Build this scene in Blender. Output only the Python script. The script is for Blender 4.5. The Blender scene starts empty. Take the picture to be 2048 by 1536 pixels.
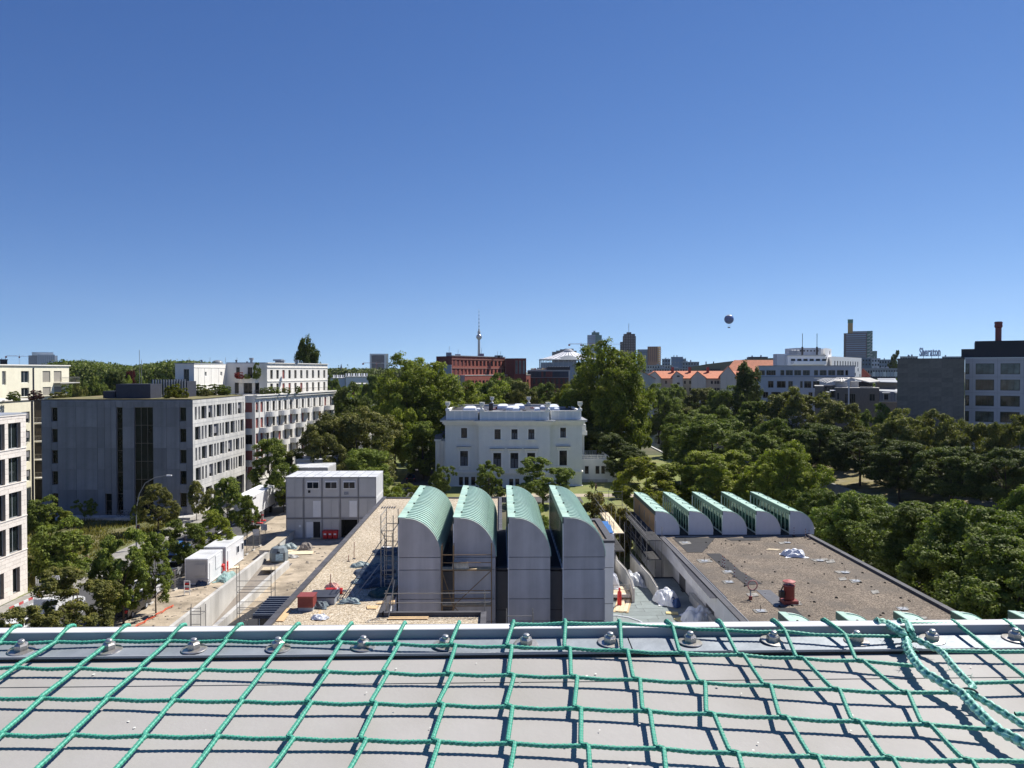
import bpy,math,random
import numpy as np
from mathutils import Vector,Matrix
R = math.radians
SC = bpy.context.scene
COL = SC.collection
# camera
H = 22.0                       # eye height above the street
F = 1538.0                     # focal length in photo pixels (photo 2048 x 1536)
YAW = math.atan(24 / F)        # the camera looks a little to the right of world +Y
PITCH = math.atan(26 / F)
cam_d = bpy.data.cameras.new('camera')
cam_d.sensor_width = 36.0
cam_d.lens = F / 2048 * 36.0
cam_d.clip_start = 0.05
cam_d.clip_end = 20000
cam = bpy.data.objects.new('camera',cam_d)
COL.objects.link(cam)
cam.location = (0,0,H)
cam.rotation_euler = (R(90) - PITCH,0,-YAW)
SC.camera = cam
# sun, sky, exposure
SUN_DIR = Vector((3.05,2.45,4.8)).normalized()
SUN_EL = math.asin(SUN_DIR.z)
SUN_AZ = math.atan2(SUN_DIR.x,SUN_DIR.y)      # clockwise from +Y
world = bpy.data.worlds.new('World')
SC.world = world
world.use_nodes = True
wn = world.node_tree
wn.nodes.clear()
sky = wn.nodes.new('ShaderNodeTexSky')
sky.sky_type = 'NISHITA'
sky.sun_disc = False
sky.sun_elevation = SUN_EL
sky.sun_rotation = SUN_AZ
sky.altitude = 0
sky.air_density = 0.65
sky.dust_density = 0.0
sky.ozone_density = 4.0
bgn = wn.nodes.new('ShaderNodeBackground')
bgn.inputs['Strength'].default_value = 0.092
hsv = wn.nodes.new('ShaderNodeHueSaturation')
hsv.inputs['Saturation'].default_value = 1.0
won = wn.nodes.new('ShaderNodeOutputWorld')
stc = wn.nodes.new('ShaderNodeTexCoord')
smp = wn.nodes.new('ShaderNodeMapping')            # lifts the clear-air gradient a little: the horizon haze starts below the skyline
smp.inputs['Location'].default_value = (0,0,0.066)
wn.links.new(stc.outputs['Generated'],smp.inputs['Vector'])
wn.links.new(smp.outputs[0],sky.inputs[0])
wn.links.new(sky.outputs[0],hsv.inputs['Color'])
ssp = wn.nodes.new('ShaderNodeSeparateColor'); scb = wn.nodes.new('ShaderNodeCombineColor')      # colour response of clear air, one curve per channel
wn.links.new(hsv.outputs[0],ssp.inputs[0])
for ch,(gm,sc) in enumerate(((1.42,.56),(1.18,.685),(.90,1.14))):
 mn = wn.nodes.new('ShaderNodeMath'); mn.operation = 'MINIMUM'; mn.inputs[1].default_value = 14.0
 pw = wn.nodes.new('ShaderNodeMath'); pw.operation = 'POWER'; pw.inputs[1].default_value = gm
 ml = wn.nodes.new('ShaderNodeMath'); ml.operation = 'MULTIPLY'; ml.inputs[1].default_value = sc
 wn.links.new(ssp.outputs[ch],mn.inputs[0]); wn.links.new(mn.outputs[0],pw.inputs[0]); wn.links.new(pw.outputs[0],ml.inputs[0]); wn.links.new(ml.outputs[0],scb.inputs[ch])
wn.links.new(scb.outputs[0],bgn.inputs['Color'])
wn.links.new(bgn.outputs[0],won.inputs['Surface'])
sl = bpy.data.lights.new('sun','SUN')
sl.energy = 5.0
sl.angle = R(0.53)
sl.color = (1.0,0.95,0.87)
so = bpy.data.objects.new('sun',sl)
COL.objects.link(so)
so.location = (60,50,200)
so.rotation_euler = (-SUN_DIR).to_track_quat('-Z','Y').to_euler()
vs = SC.view_settings
vs.view_transform = 'Standard'
vs.look = 'None'
vs.gamma = 1.0
vs.use_curve_mapping = False
vs.exposure = 0.52
try:
 SC.cycles.max_bounces = 6
 SC.cycles.transparent_max_bounces = 8
 SC.cycles.volume_bounces = 0
 SC.cycles.caustics_reflective = False
 SC.cycles.caustics_refractive = False
except Exception:
 pass
# pixel helpers (measure from the photograph)
_fw = Vector((math.sin(YAW) * math.cos(PITCH),math.cos(YAW) * math.cos(PITCH),-math.sin(PITCH)))
_rt = Vector((math.cos(YAW),-math.sin(YAW),0))
_up = _rt.cross(_fw)
def ray(px,py):
 return _fw + _rt * ((px - 1024) / F) + _up * ((768 - py) / F)
def at(px,py,Y):
 r = ray(px,py)
 return Vector((0,0,H)) + r * (Y / r.y)
def on(px,py,z=0.0):
 r = ray(px,py)
 return Vector((0,0,H)) + r * ((z - H) / r.z)
def zat(py,Y,px=1000):
 return at(px,py,Y).z
def xat(px,Y,py=741):
 return at(px,py,Y).x
# materials
MATS = {}
def mat(name,col,rough=0.8,var=0.12,scale=1.2,bump=0.0,bscale=8.0,metal=0.0,spec=0.4,
  streak=0.0,dirt=None,dirt_amt=0.0,dirt_scale=0.4,obj_var=0.0,coord='Object',detail=4):
 if name in MATS:
  return MATS[name]
 m = bpy.data.materials.new(name)
 m.use_nodes = True
 nt = m.node_tree
 N,L = nt.nodes,nt.links
 p = N['Principled BSDF']
 p.inputs['Roughness'].default_value = rough
 p.inputs['Metallic'].default_value = metal
 p.inputs['Specular IOR Level'].default_value = spec
 tc = N.new('ShaderNodeTexCoord')
 src = tc.outputs[coord] if coord != 'World' else None
 if coord == 'World':
  g = N.new('ShaderNodeNewGeometry')
  src = g.outputs['Position']
 n1 = N.new('ShaderNodeTexNoise')
 n1.inputs['Scale'].default_value = scale
 n1.inputs['Detail'].default_value = detail
 n1.inputs['Roughness'].default_value = 0.62
 L.new(src,n1.inputs['Vector'])
 r1 = N.new('ShaderNodeMapRange')
 r1.inputs['From Min'].default_value = 0.3
 r1.inputs['From Max'].default_value = 0.7
 r1.inputs['To Min'].default_value = 1 - var
 r1.inputs['To Max'].default_value = 1 + var
 L.new(n1.outputs['Fac'],r1.inputs['Value'])
 mul = N.new('ShaderNodeVectorMath')
 mul.operation = 'SCALE'
 mul.inputs[0].default_value = col[:3]
 L.new(r1.outputs[0],mul.inputs['Scale'])
 out = mul.outputs[0]
 if streak:
  mp = N.new('ShaderNodeMapping')
  mp.inputs['Scale'].default_value = (0.75,0.75,0.06)
  L.new(src,mp.inputs['Vector'])
  n2 = N.new('ShaderNodeTexNoise')
  n2.inputs['Scale'].default_value = 1.6
  n2.inputs['Detail'].default_value = 3
  L.new(mp.outputs[0],n2.inputs['Vector'])
  r2 = N.new('ShaderNodeMapRange')
  r2.inputs['From Min'].default_value = 0.42
  r2.inputs['From Max'].default_value = 0.72
  r2.inputs['To Min'].default_value = 1.0
  r2.inputs['To Max'].default_value = 1.0 - streak
  L.new(n2.outputs['Fac'],r2.inputs['Value'])
  m2 = N.new('ShaderNodeVectorMath')
  m2.operation = 'SCALE'
  L.new(out,m2.inputs[0])
  L.new(r2.outputs[0],m2.inputs['Scale'])
  out = m2.outputs[0]
 if dirt is not None:
  n3 = N.new('ShaderNodeTexNoise')
  n3.inputs['Scale'].default_value = dirt_scale
  n3.inputs['Detail'].default_value = 6
  L.new(src,n3.inputs['Vector'])
  r3 = N.new('ShaderNodeMapRange')
  r3.inputs['From Min'].default_value = 0.46
  r3.inputs['From Max'].default_value = 0.66
  r3.inputs['To Max'].default_value = dirt_amt
  L.new(n3.outputs['Fac'],r3.inputs['Value'])
  mx = N.new('ShaderNodeMix')
  mx.data_type = 'RGBA'
  L.new(r3.outputs[0],mx.inputs['Factor'])
  L.new(out,mx.inputs['A'])
  mx.inputs['B'].default_value = (*dirt[:3],1)
  out = mx.outputs['Result']
 if obj_var:
  oi = N.new('ShaderNodeObjectInfo')
  r4 = N.new('ShaderNodeMapRange')
  r4.inputs['To Min'].default_value = 1 - obj_var
  r4.inputs['To Max'].default_value = 1 + obj_var
  L.new(oi.outputs['Random'],r4.inputs['Value'])
  m4 = N.new('ShaderNodeVectorMath')
  m4.operation = 'SCALE'
  L.new(out,m4.inputs[0])
  L.new(r4.outputs[0],m4.inputs['Scale'])
  out = m4.outputs[0]
 L.new(out,p.inputs['Base Color'])
 if bump:
  nb = N.new('ShaderNodeTexNoise')
  nb.inputs['Scale'].default_value = bscale
  nb.inputs['Detail'].default_value = 5
  L.new(src,nb.inputs['Vector'])
  b = N.new('ShaderNodeBump')
  b.inputs['Strength'].default_value = bump
  b.inputs['Distance'].default_value = 0.05
  L.new(nb.outputs['Fac'],b.inputs['Height'])
  L.new(b.outputs[0],p.inputs['Normal'])
 MATS[name] = m
 return m
def glass(name,col=(0.02,0.025,0.03),rough=0.04,var=0.5):
 return mat(name,tuple(c * 0.6 for c in col),rough=rough,var=var,scale=0.35,spec=0.28,obj_var=0.4)
def gravel_mat(name,c1,c2,c3,scale=9.0,patch=0.0,moss=None):
 if name in MATS:
  return MATS[name]
 m = bpy.data.materials.new(name)
 m.use_nodes = True
 N,L = m.node_tree.nodes,m.node_tree.links
 p = N['Principled BSDF']
 p.inputs['Roughness'].default_value = 0.9
 tc = N.new('ShaderNodeTexCoord')
 v = N.new('ShaderNodeTexVoronoi')
 v.inputs['Scale'].default_value = scale
 v.inputs['Randomness'].default_value = 1.0
 L.new(tc.outputs['Object'],v.inputs['Vector'])
 cr = N.new('ShaderNodeValToRGB')
 e = cr.color_ramp.elements
 e[0].position = 0.0; e[0].color = (*c1,1)
 e[1].position = 1.0; e[1].color = (*c3,1)
 k = cr.color_ramp.elements.new(0.45); k.color = (*c2,1)
 sp = N.new('ShaderNodeSeparateColor')
 L.new(v.outputs['Color'],sp.inputs[0])
 L.new(sp.outputs[0],cr.inputs['Fac'])
 # dark joints between pebbles
 r = N.new('ShaderNodeMapRange')
 r.inputs['From Min'].default_value = 0.35
 r.inputs['From Max'].default_value = 0.75
 r.inputs['To Min'].default_value = 1.0
 r.inputs['To Max'].default_value = 0.55
 L.new(v.outputs['Distance'],r.inputs['Value'])
 big = N.new('ShaderNodeTexNoise')
 big.inputs['Scale'].default_value = 0.35
 big.inputs['Detail'].default_value = 5
 L.new(tc.outputs['Object'],big.inputs['Vector'])
 rb = N.new('ShaderNodeMapRange')
 rb.inputs['From Min'].default_value = 0.3
 rb.inputs['From Max'].default_value = 0.7
 rb.inputs['To Min'].default_value = 1 - patch
 rb.inputs['To Max'].default_value = 1 + patch
 L.new(big.outputs['Fac'],rb.inputs['Value'])
 m1 = N.new('ShaderNodeMath'); m1.operation = 'MULTIPLY'
 L.new(r.outputs[0],m1.inputs[0]); L.new(rb.outputs[0],m1.inputs[1])
 s = N.new('ShaderNodeVectorMath'); s.operation = 'SCALE'
 L.new(cr.outputs[0],s.inputs[0]); L.new(m1.outputs[0],s.inputs['Scale'])
 out = s.outputs[0]
 if moss:
  r5 = N.new('ShaderNodeMapRange')
  r5.inputs['From Min'].default_value = 0.5
  r5.inputs['From Max'].default_value = 0.62
  r5.inputs['To Max'].default_value = 0.7
  n5 = N.new('ShaderNodeTexNoise'); n5.inputs['Scale'].default_value = 0.22; n5.inputs['Detail'].default_value = 7
  L.new(tc.outputs['Object'],n5.inputs['Vector'])
  L.new(n5.outputs['Fac'],r5.inputs['Value'])
  mx = N.new('ShaderNodeMix'); mx.data_type = 'RGBA'
  L.new(r5.outputs[0],mx.inputs['Factor']); L.new(out,mx.inputs['A']); mx.inputs['B'].default_value = (*moss,1)
  out = mx.outputs['Result']
 L.new(out,p.inputs['Base Color'])
 b = N.new('ShaderNodeBump')
 b.inputs['Strength'].default_value = 0.6
 b.inputs['Distance'].default_value = 0.03
 b.invert = True
 L.new(v.outputs['Distance'],b.inputs['Height'])
 L.new(b.outputs[0],p.inputs['Normal'])
 MATS[name] = m
 return m
def leaf_mat(name,col,trans=0.34,hue=0.0):
 if name in MATS:
  return MATS[name]
 m = bpy.data.materials.new(name)
 m.use_nodes = True
 N,L = m.node_tree.nodes,m.node_tree.links
 N.clear()
 at_ = N.new('ShaderNodeAttribute'); at_.attribute_name = 'tint'
 oi = N.new('ShaderNodeObjectInfo')
 r = N.new('ShaderNodeMapRange'); r.inputs['To Min'].default_value = 0.5; r.inputs['To Max'].default_value = 1.7
 L.new(at_.outputs['Fac'],r.inputs['Value'])
 r2 = N.new('ShaderNodeMapRange'); r2.inputs['To Min'].default_value = 0.82; r2.inputs['To Max'].default_value = 1.18
 L.new(oi.outputs['Random'],r2.inputs['Value'])
 mm = N.new('ShaderNodeMath'); mm.operation = 'MULTIPLY'
 L.new(r.outputs[0],mm.inputs[0]); L.new(r2.outputs[0],mm.inputs[1])
 s = N.new('ShaderNodeVectorMath'); s.operation = 'SCALE'
 s.inputs[0].default_value = col
 L.new(mm.outputs[0],s.inputs['Scale'])
 # warmer tint on the paler leaves
 mx = N.new('ShaderNodeMix'); mx.data_type = 'RGBA'; mx.blend_type = 'MULTIPLY'
 r3 = N.new('ShaderNodeMapRange'); r3.inputs['From Min'].default_value = 0.5; r3.inputs['To Max'].default_value = 0.8
 L.new(at_.outputs['Fac'],r3.inputs['Value'])
 L.new(r3.outputs[0],mx.inputs['Factor'])
 L.new(s.outputs[0],mx.inputs['A'])
 mx.inputs['B'].default_value = (1.35,1.08,0.75,1)
 d = N.new('ShaderNodeBsdfPrincipled')
 d.inputs['Roughness'].default_value = 0.6
 d.inputs['Specular IOR Level'].default_value = 0.12
 L.new(mx.outputs['Result'],d.inputs['Base Color'])
 t = N.new('ShaderNodeBsdfTranslucent')
 s2 = N.new('ShaderNodeVectorMath'); s2.operation = 'MULTIPLY'
 s2.inputs[1].default_value = (1.35,1.6,0.55)
 L.new(mx.outputs['Result'],s2.inputs[0])
 L.new(s2.outputs[0],t.inputs['Color'])
 ms = N.new('ShaderNodeMixShader'); ms.inputs[0].default_value = trans
 L.new(d.outputs[0],ms.inputs[1]); L.new(t.outputs[0],ms.inputs[2])
 o = N.new('ShaderNodeOutputMaterial')
 L.new(ms.outputs[0],o.inputs['Surface'])
 MATS[name] = m
 return m
# mesh and object helpers
class MB:
 def __init__(self):
  self.v = []; self.f = []; self.m = []; self.mi = 0
 def quad(self,a,b,c,d):
  n = len(self.v)
  self.v += [tuple(a),tuple(b),tuple(c),tuple(d)]
  self.f.append((n,n + 1,n + 2,n + 3)); self.m.append(self.mi)
  return self
 def poly(self,pts):
  n = len(self.v)
  self.v += [tuple(p) for p in pts]
  self.f.append(tuple(range(n,n + len(pts)))); self.m.append(self.mi)
  return self
 def box(self,x0,x1,y0,y1,z0,z1):
  return self.hexa([(x0,y0,z0),(x1,y0,z0),(x1,y1,z0),(x0,y1,z0)],
       [(x0,y0,z1),(x1,y0,z1),(x1,y1,z1),(x0,y1,z1)])
 def hexa(self,lo,hi):
  n = len(self.v); k = len(lo)
  self.v += [tuple(p) for p in lo] + [tuple(p) for p in hi]
  self.f.append(tuple(n + k - 1 - i for i in range(k)))
  self.f.append(tuple(n + k + i for i in range(k)))
  for i in range(k):
   j = (i + 1) % k
   self.f.append((n + i,n + j,n + k + j,n + k + i))
  self.m += [self.mi] * (k + 2)
  return self
 def prism(self,pts2,z0,z1):
  """plan polygon (counter-clockwise) extruded in z"""
  return self.hexa([(x,y,z0) for x,y in pts2],[(x,y,z1) for x,y in pts2])
 def prism_y(self,pts2,y0,y1):
  """profile polygon in x,z extruded along y"""
  return self.hexa([(x,y0,z) for x,z in pts2][::-1],[(x,y1,z) for x,z in pts2][::-1])
 def prism_x(self,pts2,x0,x1):
  """profile polygon in y,z extruded along x"""
  return self.hexa([(x0,y,z) for y,z in pts2],[(x1,y,z) for y,z in pts2])
 def tube(self,pts,r,n=8,caps=True,r2=None):
  pts = [Vector(p) for p in pts]
  base = len(self.v); K = len(pts)
  for i,p in enumerate(pts):
   d = (pts[min(i + 1,K - 1)] - pts[max(i - 1,0)]).normalized()
   u = d.cross(Vector((0,0,1)))
   if u.length < 0.05: u = d.cross(Vector((1,0,0)))
   u.normalize(); w = d.cross(u)
   rr = r if r2 is None else r + (r2 - r) * i / max(1,K - 1)
   for k in range(n):
    a = 2 * math.pi * k / n
    self.v.append(tuple(p + (u * math.cos(a) + w * math.sin(a)) * rr))
  for i in range(K - 1):
   for k in range(n):
    a = base + i * n + k; b = base + i * n + (k + 1) % n
    self.f.append((a,b,b + n,a + n)); self.m.append(self.mi)
  if caps:
   self.f.append(tuple(base + k for k in range(n))[::-1]); self.m.append(self.mi)
   self.f.append(tuple(base + (K - 1) * n + k for k in range(n))); self.m.append(self.mi)
  return self
 def lathe(self,prof,n=16,c=(0,0,0),axis='z'):
  base = len(self.v)
  for (r,z) in prof:
   for k in range(n):
    a = 2 * math.pi * k / n
    if axis == 'z': p = (c[0] + r * math.cos(a),c[1] + r * math.sin(a),c[2] + z)
    elif axis == 'x': p = (c[0] + z,c[1] + r * math.cos(a),c[2] + r * math.sin(a))
    else: p = (c[0] + r * math.sin(a),c[1] + z,c[2] + r * math.cos(a))
    self.v.append(p)
  for i in range(len(prof) - 1):
   for k in range(n):
    a = base + i * n + k; b = base + i * n + (k + 1) % n
    self.f.append((a,b,b + n,a + n)); self.m.append(self.mi)
  self.f.append(tuple(base + k for k in range(n))[::-1]); self.m.append(self.mi)
  e = base + (len(prof) - 1) * n
  self.f.append(tuple(e + k for k in range(n))); self.m.append(self.mi)
  return self
 def mesh(self,name,mats,smooth=False):
  me = bpy.data.meshes.new(name)
  me.from_pydata(self.v,[],self.f)
  ms = mats if isinstance(mats,(list,tuple)) else [mats]
  for m in ms: me.materials.append(m)
  if len(ms) > 1: me.polygons.foreach_set('material_index',self.m)
  if smooth:
   me.polygons.foreach_set('use_smooth',[True] * len(me.polygons))
   try: me.set_sharp_from_angle(angle=R(42))
   except Exception: pass
  me.update()
  return me
 def build(self,name,mats,parent=None,loc=(0,0,0),rz=0.0,smooth=False,**kw):
  return obj(name,self.mesh(name,mats,smooth),parent,loc,rz,**kw)
def tag(o,label=None,cat=None,group=None,kind=None):
 if label: o['label'] = label
 if cat: o['category'] = cat
 if group: o['group'] = group
 if kind: o['kind'] = kind
 return o
def obj(name,me,parent=None,loc=(0,0,0),rz=0.0,label=None,cat=None,group=None,kind=None,scale=None):
 o = bpy.data.objects.new(name,me)
 COL.objects.link(o)
 o.location = loc
 if rz: o.rotation_euler = (0,0,rz)
 if scale: o.scale = scale
 if parent is not None: o.parent = parent
 return tag(o,label,cat,group,kind)
def thing(name,label,cat,loc=(0,0,0),rz=0.0,group=None):
 o = bpy.data.objects.new(name,None)
 COL.objects.link(o)
 o.empty_display_size = 0.2
 o.location = loc; o.rotation_euler = (0,0,rz)
 return tag(o,label,cat,group)
def copy_tree(o,parent=None):
 c = o.copy(); COL.objects.link(c)
 if parent is not None: c.parent = parent
 for ch in list(o.children): copy_tree(ch,c)
 return c
_cache = {}
def cached(key,fn):
 if key not in _cache: _cache[key] = fn()
 return _cache[key]
def rod(name,p,q,r,m,parent=None,**kw):
 """a round bar between two points; all bars of one material share one mesh"""
 p = Vector(p); q = Vector(q); d = q - p
 me = cached(('rod',m.name),lambda: MB().tube([(0,0,0),(0,0,1)],1.0,7).mesh('rod',m,True))
 o = obj(name,me,parent,p,**kw)
 o.rotation_mode = 'QUATERNION'
 o.rotation_quaternion = Vector((0,0,1)).rotation_difference(d.normalized())
 o.scale = (r,r,d.length)
 return o
def bar(name,p,q,w,t,m,parent=None,**kw):
 """a plank or flat bar from p to q, w wide, t thick"""
 p = Vector(p); q = Vector(q); d = q - p
 u = d.cross(Vector((0,0,1)))
 if u.length < 1e-4: u = Vector((1,0,0))
 u.normalize(); n = u.cross(d).normalized()
 u = u * (w / 2)
 b = MB().hexa([-u,-u + d,u + d,u],[-u + n * t,-u + d + n * t,u + d + n * t,u + n * t])
 return b.build(name,m,parent,p,**kw)
def boxo(name,x0,x1,y0,y1,z0,z1,m,parent=None,bev=0.0,**kw):
 """a box whose object sits at its base centre"""
 cx,cy = (x0 + x1) / 2,(y0 + y1) / 2
 w,d,h = (x1 - x0) / 2,(y1 - y0) / 2,z1 - z0
 key = ('box',round(w,3),round(d,3),round(h,3),m.name,bev)
 def mk():
  b = MB()
  if bev:
   e = bev
   pl = [(-w + e,-d),(w - e,-d),(w,-d + e),(w,d - e),(w - e,d),(-w + e,d),(-w,d - e),(-w,-d + e)]
   pi = [(x * (1 - e / max(w,.01)),y * (1 - e / max(d,.01))) for x,y in pl]
   b.prism(pl,0,h - e)
   b.hexa([(x,y,h - e) for x,y in pl],[(x,y,h) for x,y in pi])
  else:
   b.box(-w,w,-d,d,0,h)
  return b.mesh(name,m)
 return obj(name,cached(key,mk),parent,(cx,cy,z0),**kw)
def wall_mesh(W,Hh,t,rects,m,name='wall'):
 """a wall skin, width W, height Hh, front at y=0, with openings (u0,u1,v0,v1) and reveals t deep"""
 b = MB()
 vs_ = sorted({0.0,Hh} | {round(r[2],4) for r in rects} | {round(r[3],4) for r in rects})
 vs_ = [v for v in vs_ if 0 <= v <= Hh]
 for v0,v1 in zip(vs_[:-1],vs_[1:]):
  if v1 - v0 < 1e-4: continue
  vm = (v0 + v1) / 2
  holes = sorted([(r[0],r[1]) for r in rects if r[2] < vm < r[3]])
  u = 0.0
  for (a,c) in holes:
   if a > u + 1e-4: b.quad((u,0,v0),(a,0,v0),(a,0,v1),(u,0,v1))
   u = max(u,c)
  if u < W - 1e-4: b.quad((u,0,v0),(W,0,v0),(W,0,v1),(u,0,v1))
 for (u0,u1,v0,v1) in rects:
  b.quad((u0,0,v0),(u0,0,v1),(u0,t,v1),(u0,t,v0))
  b.quad((u1,0,v0),(u1,t,v0),(u1,t,v1),(u1,0,v1))
  b.quad((u0,0,v1),(u1,0,v1),(u1,t,v1),(u0,t,v1))
  b.quad((u0,0,v0),(u0,t,v0),(u1,t,v0),(u1,0,v0))
 return b.mesh(name,m)
def window_meshes(w,h,nx,ny,fm,gm,fw=0.07,ft=0.08):
 key = ('win',round(w,2),round(h,2),nx,ny,fm.name,gm.name,fw)
 def mk():
  b = MB()
  # frame members butt, they never overlap
  b.box(0,fw,0,ft,0,h); b.box(w - fw,w,0,ft,0,h)
  b.box(fw,w - fw,0,ft,0,fw); b.box(fw,w - fw,0,ft,h - fw,h)
  mw = fw * 0.8
  for i in range(1,nx):
   x = w * i / nx
   b.box(x - mw / 2,x + mw / 2,0.004,ft,fw,h - fw)
  for j in range(1,ny):
   z = h * (j / ny if ny > 2 else 0.68)
   xs = [fw] + [w * i / nx for i in range(1,nx)] + [w - fw]
   for a,c in zip(xs[:-1],xs[1:]):
    b.box(a + (mw / 2 if a > fw else 0),c - (mw / 2 if c < w - fw else 0),0.006,ft,z - mw / 2,z + mw / 2)
  g = MB().box(0.01,w - 0.01,0,0.02,0.01,h - 0.01)
  return b.mesh('window',fm),g.mesh('pane',gm)
 return cached(key,mk)
def window(par,o,rot,u,v,w,h,fm,gm,nx=1,ny=1,rec=0.18,fw=0.07,blind=None,sill=None,surround=None,name='window'):
 """window set into a wall whose lower left corner is o (parent's frame) and direction rot"""
 ca,sa = math.cos(rot),math.sin(rot)
 def P(a,b,c): return Vector((o[0] + a * ca - b * sa,o[1] + a * sa + b * ca,o[2] + c))
 f,g = window_meshes(w,h,nx,ny,fm,gm,fw)
 wo = obj(name,f,par,P(u,rec,v),rot)
 obj('pane',g,wo,(0,0.035,0))
 if blind:
  frac,bm = blind
  bh = h * frac
  me = cached(('bl',round(w,2),round(bh,2),bm.name),lambda: MB().box(0.01,w - 0.01,0,0.03,0,bh - 0.005).mesh('blind',bm))
  obj('blind',me,wo,(0,-0.05,h - bh))
 if sill:
  me = cached(('sill',round(w,2),round(rec,2),sill.name),lambda: MB().box(-0.08,w + 0.08,-rec - 0.07,-0.002,-0.07,-0.003).mesh('sill',sill))
  obj('sill',me,wo,(0,0,0))
 return wo
def facade(par,o,rot,W,Hh,wins,wm,fm,gm,t=0.25,rec=0.18,fw=0.07,name='wall',**kw):
 """wins: list of dicts u,v,w,h[,nx,ny,blind,sill]"""
 rects = [(w['u'],w['u'] + w['w'],w['v'],w['v'] + w['h']) for w in wins]
 obj(name,wall_mesh(W,Hh,t,rects,wm),par,o,rot)
 for w in wins:
  window(par,o,rot,w['u'],w['v'],w['w'],w['h'],w.get('fm',fm),w.get('gm',gm),w.get('nx',1),w.get('ny',1),
    w.get('rec',rec),w.get('fw',fw),w.get('blind'),w.get('sill'))
def grid_wins(us,vs_,w,h,**kw):
 return [dict(u=u,v=v,w=w,h=h,**kw) for v in vs_ for u in us]
def mesh_np(name,V,Fq,m,tint=None,smooth=False):
 me = bpy.data.meshes.new(name)
 nv = len(V); nf = len(Fq); k = Fq.shape[1]
 me.vertices.add(nv); me.vertices.foreach_set('co',V.astype(np.float32).ravel())
 me.loops.add(nf * k); me.loops.foreach_set('vertex_index',Fq.astype(np.int32).ravel())
 me.polygons.add(nf)
 me.polygons.foreach_set('loop_start',np.arange(0,nf * k,k,dtype=np.int32))
 try: me.polygons.foreach_set('loop_total',np.full(nf,k,dtype=np.int32))
 except Exception: pass
 if tint is not None:
  a = me.attributes.new('tint','FLOAT','FACE'); a.data.foreach_set('value',tint.astype(np.float32))
 if smooth: me.polygons.foreach_set('use_smooth',np.ones(nf,dtype=bool))
 me.materials.append(m)
 me.update(calc_edges=True)
 return me
# common materials
M_concrete = mat('concrete',(0.235,0.24,0.255),0.75,0.16,0.5,0.1,10,streak=0.22,dirt=(0.12,0.12,0.13),dirt_amt=0.35,dirt_scale=0.25,obj_var=0.16)
M_conc_light = mat('light_concrete',(0.58,0.565,0.53),0.85,0.15,0.8,0.15,12,streak=0.2,dirt=(0.25,0.24,0.22),dirt_amt=0.5)
M_limestone = mat('limestone',(0.76,0.70,0.63),0.7,0.06,2.5,0.1,20,obj_var=0.07)
M_cream = mat('cream_render',(0.78,0.74,0.58),0.85,0.05,1.0,0.1,30,streak=0.06)
M_white = mat('white_render',(0.78,0.76,0.71),0.85,0.05,1.0,0.08,30,streak=0.08)
M_white2 = mat('white_paint',(0.74,0.75,0.76),0.7,0.05,1.0,0.05,30)
M_vtrim = mat('villa_trim',(0.90,0.88,0.83),0.8,0.04,0.7,0.06,20,streak=0.05)
M_villa = mat('villa_render',(0.80,0.80,0.76),0.8,0.04,0.7,0.06,20,streak=0.05)
M_dark_frame = mat('dark_frame',(0.035,0.03,0.03),0.5,0.1)
M_bronze_frame = mat('bronze_frame',(0.20,0.17,0.14),0.5,0.15,2)
M_white_frame = mat('white_frame',(0.72,0.72,0.70),0.5,0.05)
M_grey_frame = mat('grey_frame',(0.22,0.23,0.24),0.5,0.05)
M_glass = glass('window_glass')
M_glass_blue = glass('bluish_glass',(0.03,0.045,0.06))
M_metal_dark = mat('dark_sheet_metal',(0.05,0.055,0.075),0.7,0.12,2,0.05,6,spec=0.15)
M_metal_grey = mat('grey_sheet_metal',(0.32,0.34,0.37),0.5,0.1,2,0.05,6)
M_steel = mat('galvanised_tube',(0.28,0.27,0.25),0.45,0.3,9,metal=0.4)
M_rust = mat('rusty_tube',(0.22,0.14,0.07),0.7,0.4,7)
M_wood = mat('timber',(0.55,0.42,0.25),0.85,0.2,5,0.2,20,obj_var=0.2)
M_wood_pale = mat('pale_timber',(0.62,0.52,0.36),0.85,0.2,5,obj_var=0.2)
M_asphalt = mat('asphalt',(0.075,0.075,0.078),0.9,0.2,0.9,0.3,30,dirt=(0.13,0.125,0.115),dirt_amt=0.6,dirt_scale=0.12)
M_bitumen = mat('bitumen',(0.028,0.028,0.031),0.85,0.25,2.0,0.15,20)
M_red = mat('red_paint',(0.55,0.03,0.03),0.5,0.12,3)
M_redbrown = mat('brown_red_metal',(0.25,0.055,0.045),0.5,0.1,4)
M_plastic_white = mat('white_plastic_sheet',(0.75,0.77,0.8),0.4,0.08,4,0.3,8)
M_orange_tile = mat('orange_roof_tile',(0.52,0.19,0.10),0.8,0.16,0.8,0.3,10,streak=0.15)
M_white_dash = mat('white_marking',(0.75,0.75,0.73),0.7,0.1,3)
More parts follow.
